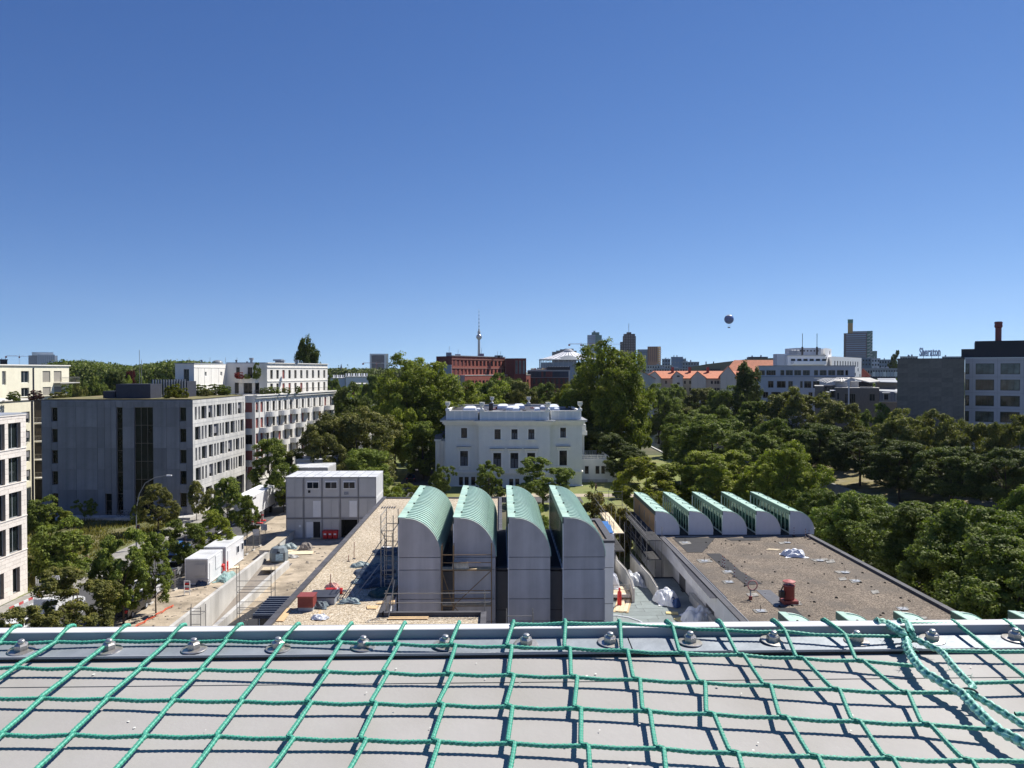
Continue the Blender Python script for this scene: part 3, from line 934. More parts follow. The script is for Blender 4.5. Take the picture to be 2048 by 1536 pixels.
M_conc_sun = mat('sunlit_weathered_concrete',(0.62,0.61,0.58),0.8,0.16,0.6,0.15,10,streak=0.22,dirt=(0.42,0.42,0.41),dirt_amt=0.6,dirt_scale=0.5)  # paler copy of the concrete, the sun on this side put into its colour
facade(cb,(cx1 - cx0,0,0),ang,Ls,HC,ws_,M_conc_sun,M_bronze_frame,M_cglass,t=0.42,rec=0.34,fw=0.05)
# thin joints between the cast storeys, laid on as thin grey bars
for z in (4.5,7.75,10.9,14.05,17.1):
 bar('joint',(cx1 - cx0 + 0.012,0,z),(cx1 - cx0 + Ls * math.cos(ang) + 0.012,Ls * math.sin(ang),z),0.02,0.02,M_metal_grey,cb)
bx = MB(); bx.prism([(0.45,0.45),(Wc - 0.45,0.45),(p1[0] - cx0 - 0.45,p1[1] - DC),(0.45,p1[1] - DC)],0,HC - 0.5); bx.build('core',M_concrete,cb)
MB().quad((0,p1[1] - DC,0),(0,0,0),(0,0,HC),(0,p1[1] - DC,HC)).build('wall',M_concrete,cb)
MB().prism([(0,0),(Wc,0),(p1[0] - cx0,p1[1] - DC),(0,p1[1] - DC)],HC + 0.001,HC + 0.10).build('coping',M_metal_dark,cb)
M_sedum = mat('sedum_roof',(0.17,0.16,0.07),0.95,0.3,1.5,0.6,8,dirt=(0.28,0.20,0.10),dirt_amt=0.6)
MB().prism([(0.3,0.3),(Wc - 0.3,0.3),(p1[0] - cx0 - 0.3,p1[1] - DC - .3),(0.3,p1[1] - DC - .3)],HC + 0.101,HC + 0.2).build('green_roof',M_sedum,cb)
def XC(px,D): return xat(px,D) - cx0
# roof boxes of the concrete building
boxo('plant_room',XC(231,118),XC(300,118),2.2,6.0,HC + 0.21,zat(768,118.1),M_metal_dark,cb)
boxo('plant_room',XC(205,119),XC(229,119),3.2,6.0,HC + 0.21,zat(782,119),M_metal_dark,cb)
seam_panel = cached('ssp',lambda: MB().box(0,0.52,0,0.06,0,1).mesh('screen_panel',M_metal_grey))
npn = 13
x0_,x1_ = XC(302,121),XC(378,126)
for i in range(npn):
 xa = x0_ + (x1_ - x0_) * i / npn
 o = MB().box(0,(x1_ - x0_) / npn - 0.12,0,0.07,0,zat(759,123) - HC - 0.2).build('screen_panel',M_metal_grey,cb,(xa,5.5 + i * 0.28,HC + 0.205))
 MB().box(0,0.10,-0.02,0.1,0,zat(759,123) - HC - 0.15).build('screen_post',M_metal_dark,cb,(xa - 0.11,5.5 + i * 0.28,HC + 0.205))
boxo('plant_room',x0_,x1_,9.3,13,HC + 0.21,zat(762,128),M_metal_dark,cb)
for (px,h) in [(279,5.5),(283,4.0)]:
 rod('mast',(XC(px,122),6.1,HC),(XC(px,122),6.1,HC + 2.2 + h),0.035,M_steel,cb)
# forecourt, railing and bicycles at its foot
fc = MB(); fc.box(cx0 + 1,cx1 + 0.5,113.4,115.6,0,0.45); fc.build('pavement',M_conc_light,kind='structure')
rl = thing('railing','thin steel railing on the low ledge before the dark concrete building','railing',(cx0,113.5,0.45))
for i in range(15):
 rod('post',(3 + i * 1.35,0,0),(3 + i * 1.35,0,1.0),0.022,M_steel,rl)
for z in (1.0,0.55):
 rod('rail',(3,0,z),(3 + 14 * 1.35,0,z),0.02,M_steel,rl)
def bicycle(loc,rz,label):
 t = thing('bicycle',label,'bicycle',loc,rz,group='bicycles parked before the concrete building')
 wh = cached('wheel',lambda: None) if False else None
 for x in (-0.52,0.52):
  b = MB()
  pts = [(x + 0.34 * math.cos(a),0,0.36 + 0.34 * math.sin(a)) for a in [2 * math.pi * k / 16 for k in range(17)]]
  b.tube(pts,0.022,6,False)
  for k in range(8):
   a = math.pi * 2 * k / 8
   b.tube([(x,0,0.36),(x + 0.33 * math.cos(a),0,0.36 + 0.33 * math.sin(a))],0.006,3)
  b.build('wheel',M_dark_frame,t)
 fr = MB()
 for a,b_ in [((-.52,0,.36),(-.05,0,.32)),((-.52,0,.36),(-.2,0,.85)),((-.05,0,.32),(-.22,0,.95)),((-.05,0,.32),(.38,0,.82)),((-.2,0,.85),(.36,0,.9)),((.36,0,1.0),(.52,0,.36))]:
  fr.tube([a,b_],0.02,6)
 fr.build('frame',M_metal_grey,t)
 MB().tube([(.36,-.26,1.02),(.36,.26,1.02)],0.018,6).build('handlebar',M_dark_frame,t)
 MB().hexa([(-.36,-.08,.95),(-.1,-.03,.95),(-.1,.03,.95),(-.36,.08,.95)],[(-.36,-.08,1.0),(-.1,-.03,1.0),(-.1,.03,1.0),(-.36,.08,1.0)]).build('saddle',M_dark_frame,t)
 return t
for px,lab in [(124,'bicycle at the far left of the ledge by the dark concrete building'),(242,'bicycle leaning below the narrow glazed strip of the concrete building'),(249,'bicycle right of the one below the narrow glazed strip'),(268,'bicycle below the wide dark glazing near the lamp post')]:
 bicycle((xat(px,114.4),114.5,0.45),R(8),lab)
# white apartment building with scalloped balconies
a0 = at(510,790,138.0); a1 = at(668.5,781,170.7)
q0 = (a0.x,a0.y); q1 = (a1.x,a1.y)
an = math.atan2(q1[1] - q0[1],q1[0] - q0[0]); La = math.hypot(q1[0] - q0[0],q1[1] - q0[1])
ap = thing('apartment_building','white apartment building with rows of curved balconies and a set back top','apartment building',(q0[0],q0[1],0))
cosn,sinn = math.cos(an),math.sin(an)
M_redblind = mat('red_brown_blind',(0.28,0.09,0.08),0.8,0.1)
cols = [890,938,1000,1062,1122,1182,1240,1300,1360,1418,1478,1535,1590,1646]
uc = [line_u(q0,q1,340 + c / 5.12) for c in cols]
rowz = [14.55,11.75,8.95,6.15,3.0]
ws_ = []; rn = random.Random(11)
for ri,z in enumerate(rowz):
 for ci,u in enumerate(uc):
  d = dict(u=u - 0.5,v=z,w=1.0,h=1.85 if ri < 4 else 2.2,nx=2,ny=1)
  if ci < 2 or rn.random() < 0.18: d['blind'] = (rn.choice([1.0,0.75,1.0]),M_redblind)
  ws_.append(d)
facade(ap,(0,0,0),an,La,17.5,ws_,M_white,M_bronze_frame,M_glass,t=0.3,rec=0.22,fw=0.06)
def balcony_mesh():
 b = MB(); n = 10; W2 = 1.85; D_ = 1.1
 po = [(-W2 + 2 * W2 * k / n,-D_ * math.sqrt(max(0.0,1 - (abs(-1 + 2 * k / n)) ** 2.6))) for k in range(n + 1)]
 pi = [(x * 0.93,y * 0.9) for x,y in po]
 b.prism([(x,y) for x,y in po][::1],0,0.16)
 for k in range(n):
  b.hexa([(po[k][0],po[k][1],0.16),(po[k + 1][0],po[k + 1][1],0.16),(pi[k + 1][0],pi[k + 1][1],0.16),(pi[k][0],pi[k][1],0.16)],
    [(po[k][0],po[k][1],0.95),(po[k + 1][0],po[k + 1][1],0.95),(pi[k + 1][0],pi[k + 1][1],0.95),(pi[k][0],pi[k][1],0.95)])
 return b.mesh('balcony',M_white)
bme = balcony_mesh()
rail_me = MB().tube([(-1.8,-0.05,1.1),(-1.5,-0.75,1.1),(0,-1.08,1.1),(1.5,-0.75,1.1),(1.8,-0.05,1.1)],0.025,5).mesh('rail',M_dark_frame)
for ri,z in enumerate(rowz[:4]):
 start = 2 if ri % 2 == 0 else 1
 for c in range(start,13,2):
  if c + 1 >= len(uc): continue
  u = (uc[c] + uc[c + 1]) / 2 - 0.1
  o = obj('balcony',bme,ap,(u * cosn + 0.003 * sinn,u * sinn - 0.003 * cosn,z - 0.95),an)
  obj('rail',rail_me,o)
# pilasters and cornices
for c in range(len(uc) - 1):
 u = (uc[c] + uc[c + 1]) / 2
 MB().box(-0.14,0.14,-0.07,-0.002,2.6,17.0).build('pilaster',M_white,ap,(u * cosn,u * sinn,0),an)
MB().box(-0.1,La + 0.1,-0.35,0,17.1,17.32).build('cornice',M_white,ap,(0,0,0),an)
MB().box(-0.15,La + 0.15,-0.5,0.3,17.501,17.72).build('cornice',M_white,ap,(0,0,0),an)
for z in (2.35,):
 MB().box(0,La,-0.12,-0.002,z,z + 0.2).build('string_course',M_white,ap,(0,0,0),an)
# shaded end bay to the left
eb = at(490,800,138.2)
We = q0[0] - eb.x + 1.5
facade(ap,(-We,0.02,0),0,We,17.5,[dict(u=We - 1.9,v=z,w=1.35,h=1.75,blind=(1.0,M_redblind) if k != 2 else None,nx=1) for k,z in enumerate([14.6,11.7,8.85,6.0,3.1])],M_white,M_bronze_frame,M_glass,t=0.3,rec=0.2)
core = [(-We + .3,0.45),(-0.3,0.45)] + [(La * cosn - 0.45,La * sinn),(-14,La * sinn)]
MB().prism(core,0,17.45).build('core',M_white,ap)
MB().prism([(-We,0.3),(-0.3,0.3),(La * cosn - .35,La * sinn),(-14,La * sinn)],17.46,17.6).build('terrace_floor',M_conc_light,ap)
# terrace railing of thin bars
tr = MB()
n = 60
for k in range(n + 1):
 u = La * k / n
 tr.box(u - 0.015,u + 0.015,0.05,0.08,17.72,18.5)
tr.box(0,La,0.04,0.09,18.501,18.55)
tr.build('terrace_railing',M_dark_frame,ap,(0,0,0),an,kind='stuff')
# set back top storeys
s0 = at(534,725,146.0); s0 = (s0.x,s0.y)
uS = [line_u(s0,(s0[0] + cosn,s0[1] + sinn),340 + c / 5.12) for c in [1040,1102,1163,1225,1285,1345,1405,1465,1523,1580]]
uE = line_u(s0,(s0[0] + cosn,s0[1] + sinn),655)
ws_ = []
for u in uS:
 ws_.append(dict(u=u - 0.5,v=20.5 - 17.61,w=1.0,h=1.7,nx=2,blind=(1.0,M_redblind) if abs(u - uS[2]) < 0.1 else None))
 ws_.append(dict(u=u - 0.5,v=0.1,w=1.0,h=1.9,nx=2,blind=(0.9,M_redblind) if rn.random() < 0.4 else None))
S = (s0[0] - q0[0],s0[1] - q0[1],17.61)
HT = 23.45 - 17.61
facade(ap,S,an,uE,HT,ws_,M_white,M_bronze_frame,M_glass,t=0.3,rec=0.2,fw=0.05)
for z in (2.35,5.0):
 MB().box(0,uE,-0.1,-0.002,z,z + 0.16).build('string_course',M_white,ap,S,an)
MB().box(-0.1,uE + 0.1,-0.22,0.4,HT + 0.001,HT + 0.14).build('cornice',M_white,ap,S,an)
g0 = at(452.5,725,146.0)
Wg = s0[0] - g0.x
facade(ap,(S[0] - Wg,S[1],17.61),0,Wg,HT,[dict(u=Wg * .52,v=3.0,w=0.9,h=2.1,nx=2),dict(u=Wg * .24,v=3.0,w=0.7,h=2.1),dict(u=Wg * .2,v=0.1,w=0.8,h=2.1),dict(u=Wg * .42,v=0.1,w=1.6,h=2.1,nx=2),dict(u=Wg * .7,v=0.1,w=0.8,h=2.1)],M_white,M_bronze_frame,M_glass,t=0.3)
o = obj('balcony',bme,ap,(S[0] - Wg * .46,S[1] - 0.003,19.75),0)
obj('rail',rail_me,o)
MB().prism([(S[0] - Wg + .3,S[1] + .4),(S[0] - .3,S[1] + .4),(S[0] + uE * cosn - .4,S[1] + uE * sinn),(S[0] + uE * cosn - 9,S[1] + uE * sinn)],17.61,23.3).build('core',M_white,ap)
MB().prism([(S[0] - Wg,S[1]),(S[0],S[1]),(S[0] + uE * cosn,S[1] + uE * sinn),(S[0] + uE * cosn - 9,S[1] + uE * sinn)],23.46,23.62).build('roof',M_metal_grey,ap)
# block with two small windows
k0 = at(388,727,130.0); k1 = at(452.5,727,146.0)
ak = math.atan2(k1.y - k0.y,k1.x - k0.x); Lk = math.hypot(k1.x - k0.x,k1.y - k0.y)
B0 = (k0.x - q0[0],k0.y - q0[1],17.61)
facade(ap,B0,ak,Lk,5.6,[dict(u=Lk * f - .5,v=3.55,w=1.0,h=0.7) for f in (.33,.83)] + [dict(u=Lk * .33 - .5,v=0.6,w=1.0,h=0.7)],M_white,M_white_frame,M_glass)
for f in (0.12,0.3,0.5,0.74):
 MB().box(-0.03,0.03,-0.03,-0.002,2.0,4.9).build('joint',M_conc_light,ap,(B0[0] + Lk * f * math.cos(ak),B0[1] + Lk * f * math.sin(ak),B0[2]),ak)
for z in (1.9,4.95):
 MB().box(0,Lk,-0.06,-0.002,z,z + 0.12).build('string_course',M_white,ap,B0,ak)
l0 = at(350,727,130.0); Wl = k0.x - l0.x
facade(ap,(B0[0] - Wl,B0[1],17.61),0,Wl,5.6,[dict(u=Wl * .45,v=2.6,w=0.9,h=2.1,nx=2)],M_white,M_bronze_frame,M_glass)
MB().prism([(B0[0] - Wl + .3,B0[1] + .4),(B0[0] - .4,B0[1] + .4),(B0[0] + Lk * math.cos(ak) - .4,B0[1] + Lk * math.sin(ak)),(B0[0] - Wl + .3,B0[1] + Lk * math.sin(ak))],17.61,23.1).build('core',M_white,ap)
MB().prism([(B0[0] - Wl - .1,B0[1] - .1),(B0[0] + .1,B0[1] - .1),(B0[0] + Lk * math.cos(ak),B0[1] + Lk * math.sin(ak)),(B0[0] - Wl,B0[1] + Lk * math.sin(ak))],23.22,23.36).build('roof',M_metal_grey,ap)
MB().prism([(B0[0] - Wl,B0[1]),(B0[0],B0[1]),(B0[0] + Lk * math.cos(ak),B0[1] + Lk * math.sin(ak)),(B0[0] - Wl,B0[1] + Lk * math.sin(ak))],0,17.6).build('core',M_white,ap)
rn = random.Random(21)
for (px,w,h) in [(391,.5,.9),(462,.5,.9),(484,.4,.6),(493,.9,1.3),(548,2.2,1.0),(556,1.2,.8),(585,1.0,.9),(462,.3,.6)]:
 p = at(px,722,150)
 MB().tube([(0,0,0),(0,0,h * 0.7)],w * 0.3,8).tube([(0,0,h * 0.7),(0,0,h)],w * 0.5,8).build('roof_vent',M_metal_grey,ap,(p.x - q0[0],p.y - q0[1] + 3,23.3))
for px in (378,420,451,474):
 p = at(px,722,148)
 rod('lightning_rod',(p.x - q0[0],p.y - q0[1],23.3),(p.x - q0[0],p.y - q0[1],24.6),0.03,M_steel,ap)
# limestone office at the left edge
LX,LY1 = -46.85,76.6
lb = thing('limestone_building','pale limestone office at the left edge with tall paired windows','office building',(LX,LY1,0))
NB = 7; pitch = 2.42
ws_ = []
for k in range(NB):
 u1 = 16.6 - 0.85 - k * pitch
 for (z0,z1) in [(14.5,17.0),(11.2,13.67),(7.8,10.3),(4.45,7.0)]:
  ws_.append(dict(u=u1 - 1.9,v=z0,w=1.9,h=z1 - z0,nx=2,ny=1))
 ws_.append(dict(u=u1 - 1.45,v=0.5,w=1.1,h=2.45,nx=1))
M_lime_dark = mat('limestone_joint',(0.33,0.29,0.25),0.9,0.05)
M_lglass = glass('grey_green_glass',(0.02,0.03,0.03),0.05)
M_alu = mat('light_mullion',(0.35,0.38,0.40),0.4,0.05)
# wall runs from y=60 (near) to y=76.6 (far); direction +Y is rot 90 degrees
facade(lb,(0,-16.6,0),R(90),16.6,17.75,ws_,M_lime_dark,M_alu,M_lglass,t=0.45,rec=0.26,fw=0.07)
holes = [(w['u'],w['u'] + w['w'],w['v'],w['v'] + w['h']) for w in ws_]
def stones(u0,u1,z0,z1,course,length,off):
 nz = max(1,round((z1 - z0) / course)); hz = (z1 - z0) / nz
 for j in range(nz):
  u = u0; first = (length * 0.5 if (j + off) % 2 else length)
  while u < u1 - 0.02:
   w = min(first,u1 - u); first = length
   if u1 - u - w < 0.25: w = u1 - u
   ww,hh_ = round(w - 0.02,2),round(hz - 0.02,2)
   me = cached(('stone',ww,hh_),lambda: MB().box(0,ww,-0.04,-0.003,0,hh_).mesh('stone',M_limestone))
   obj('stone',me,lb,(0,-16.6 + u + 0.01,z0 + j * hz + 0.01),R(90))
   u += w
bands = [(0,0.5),(2.95,4.45),(7.0,7.8),(10.3,11.2),(13.67,14.5),(17.0,17.75)]
ustart = 9.2
for (z0,z1) in bands: stones(ustart,16.6,z0,z1,0.42,1.15,0)
for (z0,z1) in [(14.5,17.0),(11.2,13.67),(7.8,10.3),(4.45,7.0),(0.5,2.95)]:
 hs = sorted([(h[0],h[1]) for h in holes if h[2] < (z0 + z1) / 2 < h[3] and h[1] > ustart])
 u = ustart
 for a,c in hs:
  if a > u: stones(u,a,z0,z1,0.5,0.9,1)
  u = max(u,c)
 stones(u,16.6,z0,z1,0.5,0.9,1)
for (z0,z1) in bands[1:]:
 MB().box(-0.12,-0.045 + 0.04,0,16.62,0,0.09).build('ledge',M_limestone,lb,(0.1,-16.6,z1 - 0.07))
MB().box(-14,-0.62,-16.6,-0.02,0,17.7).build('core',M_lime_dark,lb)
MB().box(-14,0.0,-0.0,0.05,0,17.75).build('wall',M_limestone,lb)
MB().box(-14,0.06,-16.65,0.1,17.76,17.9).build('coping',M_metal_grey,lb)
# lower wing of cameras own block is out of view
# cream apartment building behind it
cr = thing('cream_apartment_building','cream rendered apartment house with roof terrace behind the limestone office','apartment building',(-85,131,0))
yz = [xat(0,1),0]
def ycr(px,X): return X / (ray(px,741).x / ray(px,741).y)
X1 = -85.0
yA,yB = ycr(-60,X1),ycr(138,X1)
ws_ = []
for (a,b_,z0,z1) in [(4,12,19.6,22.0),(42,58,19.9,22.0),(85,100.5,19.9,22.0),(107.5,123,19.9,22.0),(42,58,17.4,19.0),(85,101,17.4,19.0),(108,124,17.4,19.0)]:
 ya,yb = ycr(a,X1),ycr(b_,X1)
 ws_.append(dict(u=ya - yA,v=z0 - 17.3,w=yb - ya,h=z1 - z0,nx=2,blind=(1.0,mat('beige_blind',(0.30,0.28,0.24),0.8,0.05)) if a > 80 else None))
facade(cr,(0,yA - 131,17.3),R(90),yB - yA,5.6,ws_,M_cream,M_white_frame,M_glass_blue)
MB().box(-14,-0.35,yA - 131,yB - 131.01,0,22.85).build('core',M_cream,cr)
MB().box(-14,0.25,yA - 131.2,yB - 130.8,22.95,23.15).build('coping',M_white,cr)
MB().box(-14,0,yB - 131.009,yB - 130.99,17.3,22.9).build('wall',M_cream,cr)
rod('downpipe',(0.08,ycr(66,X1) - 131,17.3),(0.08,ycr(66,X1) - 131,22.6),0.12,M_metal_dark,cr)
bl = MB(); ya,yb = ycr(107,X1) - 131,ycr(138,X1) - 131 + 1.5
bl.box(0.02,1.3,ya,yb,19.62,19.8); bl.build('balcony',M_conc_light,cr)
for i in range(24):
 rod('baluster',(1.25,ya + (yb - ya) * i / 23,19.8),(1.25,ya + (yb - ya) * i / 23,20.8),0.02,M_steel,cr)
rod('rail',(1.25,ya,20.8),(1.25,yb,20.8),0.03,M_steel,cr)
X2 = -78.0
yA2,yB2 = ycr(-60,X2),ycr(67,X2)
ws_ = []
for px in (18,42):
 for z in (13.4,10.2,7.0,3.8):
  ya,yb = ycr(px,X2),ycr(px + 16.5,X2)
  ws_.append(dict(u=ya - yA2,v=z,w=yb - ya,h=1.9,nx=2,blind=(0.6,M_blind)))
facade(cr,(X2 + 85,yA2 - 131,0),R(90),yB2 - yA2,17.2,ws_,M_cream,M_white_frame,M_glass_blue)
MB().box(-6.9,X2 + 84.65,yA2 - 131,yB2 - 131,0,17.1).build('core',M_cream,cr)
MB().box(0.3,X2 + 85.2,yA2 - 131,yB2 - 130.8,17.21,17.4).build('coping',M_white,cr)
rod('downpipe',(X2 + 85.1,yB2 - 131.6,0),(X2 + 85.1,yB2 - 131.6,17),0.14,M_metal_dark,cr)
# recessed balcony stack beside the concrete building
yS = yB2 + 0.02
wx0,wx1 = xat(66,yS + 3),xat(84,yS + 3)
MB().box(wx0 + 85,wx1 + 86,yS - 128,yS - 124,0,17.1).build('core',M_bitumen,cr)
for z in (13.0,9.9,6.8,3.7):
 MB().box(wx0 + 85,wx1 + 86,yS - 129.6,yS - 128.02,z,z + 0.22).build('balcony',M_white,cr)
 for i in range(9):
  rod('baluster',(wx0 + 85.2 + i * 0.24,yS - 129.5,z + .22),(wx0 + 85.2 + i * .24,yS - 129.5,z + 1.1),0.02,M_steel,cr)
 rod('rail',(wx0 + 85.1,yS - 129.5,z + 1.1),(wx1 + 86,yS - 129.5,z + 1.1),0.03,M_steel,cr)
 boxo('door',wx0 + 85.4,wx0 + 86.6,yS - 128.06,yS - 128.01,z + .22,z + 2.3,M_dark_frame,cr)
# white villa
DV = 146.5; m_ = DV / F
vx0 = xat(890,DV); VW = xat(1164.5,DV) - vx0
def VU(px): return (px - 890) * m_
def VZ(py): return H - (py - 742) * m_
vi = thing('white_villa','white neoclassical villa with urns and domed rooflights along its flat roof','villa',(vx0,DV,0))
M_vwin = mat('villa_window_frame',(0.045,0.035,0.035),0.5,0.1)
M_vglass = glass('villa_glass',(0.03,0.032,0.04),0.05)
HV = VZ(846)
cL,cR = VU(957.7),VU(1099.5); PR = 1.4       # projecting centre
def vwins(u_off,specs):
 out = []
 for (xa,xb,ya,yb,kind) in specs:
  out.append(dict(u=VU(xa) - u_off,v=VZ(yb),w=(xb - xa) * m_,h=(yb - ya) * m_,nx=2,ny=2,rec=0.16,fw=0.08))
 return out
WL = [(922,934,856,876,'u'),(920,935.6,902,932,'m'),(917.6,925.6,954,971,'b'),(929,937,954,971,'b'),(942,950,954,971,'b')]
WC = [(989,1001,857.5,877.5,'u'),(1022.5,1034.5,857.5,877.5,'u'),(1056,1068,857.5,877.5,'u'),
  (986.5,1002,904.5,935,'m'),(1020.5,1036,904.5,935,'m'),(1054,1069.5,904.5,935,'m'),
  (984.5,992.5,956,972,'b'),(996.5,1004.5,956,972,'b'),(1018,1026,956,972,'b'),(1030,1038,956,972,'b'),(1052,1060,956,972,'b'),(1064,1072,956,972,'b')]
WR = [(1120.5,1132,855.5,875.5,'u'),(1119,1134,901.5,931.5,'m'),(1113,1121,954,971,'b'),(1127,1135,954,971,'b')]
facade(vi,(0,0,0),0,cL,HV,vwins(0,WL),M_villa,M_vwin,M_vglass,t=0.3)
facade(vi,(cL,-PR,0),0,cR - cL,HV,vwins(cL,WC),M_villa,M_vwin,M_vglass,t=0.3)
facade(vi,(cR,0,0),0,VW - cR,HV,vwins(cR,WR),M_villa,M_vwin,M_vglass,t=0.3)
BD = 29.0
b = MB(); b.quad((cL,0,0),(cL,0,HV),(cL,-PR,HV),(cL,-PR,0)); b.quad((cR,-PR,0),(cR,-PR,HV),(cR,0,HV),(cR,0,0))
b.quad((0,BD,0),(0,0,0),(0,0,HV),(0,BD,HV)); b.quad((VW,0,0),(VW,BD,0),(VW,BD,HV),(VW,0,HV)); b.quad((0,BD,0),(0,BD,HV),(VW,BD,HV),(VW,BD,0))
b.build('wall',M_villa,vi)
MB().box(0.32,VW - 0.32,0.32,BD - 0.3,0,HV - 0.1).build('core',M_villa,vi)
def yo(ks): return -PR if ks == 'c' else 0.0
for specs,sec in ((WL,'l'),(WC,'c'),(WR,'r')):
 for (xa,xb,ya,yb,kd) in specs:
  a,c,z0,z1 = VU(xa),VU(xb),VZ(yb),VZ(ya); f = yo(sec)
  if kd in 'um':
   fr = MB(); t_ = 0.22 if kd == 'u' else 0.30
   fr.box(a - t_,a - 0.002,f - 0.07,f - 0.002,z0 - 0.02,z1 + t_); fr.box(c + 0.002,c + t_,f - 0.07,f - 0.002,z0 - 0.02,z1 + t_)
   fr.box(a - 0.002,c + 0.002,f - 0.07,f - 0.002,z1 + 0.002,z1 + t_)
   fr.build('surround',M_vtrim,vi)
   MB().box(a - t_ - .12,c + t_ + .12,f - 0.24,f - 0.002,z0 - 0.2,z0 - 0.03).build('sill',M_vtrim,vi)
  if kd == 'm':
   MB().box(a - 0.62,c + 0.62,f - 0.42,f - 0.002,z1 + 0.72,z1 + 0.80).build('hood',M_vtrim,vi)
   MB().box(a - 0.5,c + 0.5,f - 0.26,f - 0.002,z1 + 0.56,z1 + 0.715).build('hood',M_vtrim,vi)
   MB().box(a - 0.68,c + 0.68,f - 0.48,f - 0.002,z1 + 0.805,z1 + 0.84).build('flashing',M_metal_dark,vi)
   for xx in (a - 0.46,c + 0.26):
    MB().box(xx,xx + 0.2,f - 0.18,f - 0.002,z1 + 0.1,z1 + 0.555).build('bracket',M_vtrim,vi)
   MB().box(a - 0.2,c + 0.2,f - 0.1,f - 0.002,z0 - 0.75,z0 - 0.28).build('apron',M_vtrim,vi)
  if kd == 'u':
   MB().box(a - 0.34,c + 0.34,f - 0.12,f - 0.002,z1 + 0.34,z1 + 0.44).build('hood',M_vtrim,vi)
def course(z0,z1,d,m,name='cornice',plus=0.0):
 if m is M_villa: m = M_vtrim
 MB().box(-d,cL - d - 0.001,-d,-0.002,z0,z1).build(name,m,vi)
 MB().box(cL - d,cR + d,-PR - d,-PR - 0.002,z0,z1).build(name,m,vi)
 MB().box(cL - d,cL - .002,-PR,-0.002,z0,z1).build(name,m,vi); MB().box(cR + 0.002,cR + d,-PR,-0.002,z0,z1).build(name,m,vi)
 MB().box(cR + d + 0.001,VW + d,-d,-0.002,z0,z1).build(name,m,vi)
 MB().box(VW + 0.002,VW + d,0,BD,z0,z1).build(name,m,vi); MB().box(-d,-0.002,0,BD,z0,z1).build(name,m,vi)
M_curtain = mat('grey_curtain',(.10,.11,.13),.7,.3,3)
for o in [q for q in vi.children if q.name.startswith('window')][::1]:
 w_o = max(v.co.x for v in o.data.vertices); h_o = max(v.co.z for v in o.data.vertices)
 if int(o.location.x * 7 + o.location.z * 3) % 5 < 3 and o.location.z > 3:
  for k in (0,1): MB().box(.1 + k * w_o / 2,w_o / 2 - .04 + k * (w_o / 2 - .05),.024,.034,.1,h_o * (.6 if k else .62)).build('curtain',M_curtain,o)
course(VZ(947),VZ(944.6),0.16,M_villa,'string_course'); course(VZ(944.5),VZ(943),0.22,M_villa,'string_course')
course(0,VZ(972),0.12,M_villa,'plinth')
course(VZ(850),VZ(847.2),0.25,M_villa); course(VZ(847.1),VZ(843.2),0.5,M_villa); course(VZ(843.1),VZ(840.6),0.85,M_villa); course(VZ(840.5),VZ(839.6),0.95,M_metal_grey,'gutter')
# dentils under the cornice
den = MB()
x = 0.1
while x < VW - 0.2:
 f = -PR if cL < x < cR else 0
 den.box(x,x + 0.14,f - 0.24 - 0.12,f - 0.252,VZ(849.6),VZ(847.3)); x += 0.42
den.build('dentils',M_vtrim,vi,kind='stuff')
# parapet
ZP = VZ(822.6)
def par_box(x0,x1,y0,y1,z0,z1,m=M_villa,name='parapet'): MB().box(x0,x1,y0,y1,z0,z1).build(name,m,vi)
par_box(0.15,cL - 0.16,0.15,0.5,HV + .35,ZP); par_box(cL + 0.15,cR - 0.15,-PR + 0.15,-PR + 0.5,HV + .35,ZP); par_box(cR + 0.16,VW - 0.15,0.15,0.5,HV + .35,ZP)
par_box(cL + 0.15,cL + 0.5,-PR + 0.51,0.5,HV + .35,ZP); par_box(cR - 0.5,cR - 0.15,-PR + .51,.5,HV + .35,ZP)
par_box(VW - 0.5,VW - 0.15,0.51,BD - .2,HV + .35,ZP); par_box(0.15,0.5,0.51,BD - .2,HV + .35,ZP); par_box(0.51,VW - 0.51,BD - .55,BD - .2,HV + .35,ZP)
for (a,c,f) in ((0.1,cL - .1,0),(cL + .1,cR - .1,-PR),(cR + .1,VW - .1,0)):
 par_box(a,c,f + 0.08,f + 0.57,ZP + 0.001,ZP + 0.1,M_vtrim,'coping')
 n = 4 if f == 0 else 8
 for i in range(n + 1):
  xx = a + 0.1 + (c - a - 0.5) * i / n
  par_box(xx,xx + 0.3,f + 0.09,f + 0.149,HV + 0.35,ZP,M_vtrim,'pilaster')
par_box(VW - 0.57,VW - 0.08,0.58,BD - .1,ZP + 0.001,ZP + 0.1,M_vtrim,'coping'); par_box(0.08,0.57,0.58,BD - .1,ZP + 0.001,ZP + 0.1,M_vtrim,'coping'); par_box(0.58,VW - .58,BD - .6,BD - .1,ZP + 0.001,ZP + .1,M_vtrim,'coping')
ZV = ZP - .28
MB().box(0.52,VW - 0.52,0.52,BD - .56,HV - 0.09,ZV).build('flat_roof',mat('villa_roof',(0.045,0.047,0.06),0.6,0.3,0.7),vi)
MB().box(cL + 0.51,cR - 0.51,-PR + 0.51,0.519,HV - 0.09,ZV).build('flat_roof',MATS['villa_roof'],vi)
M_dome = mat('rooflight_acrylic',(0.85,0.87,0.90),0.25,0.04,2)
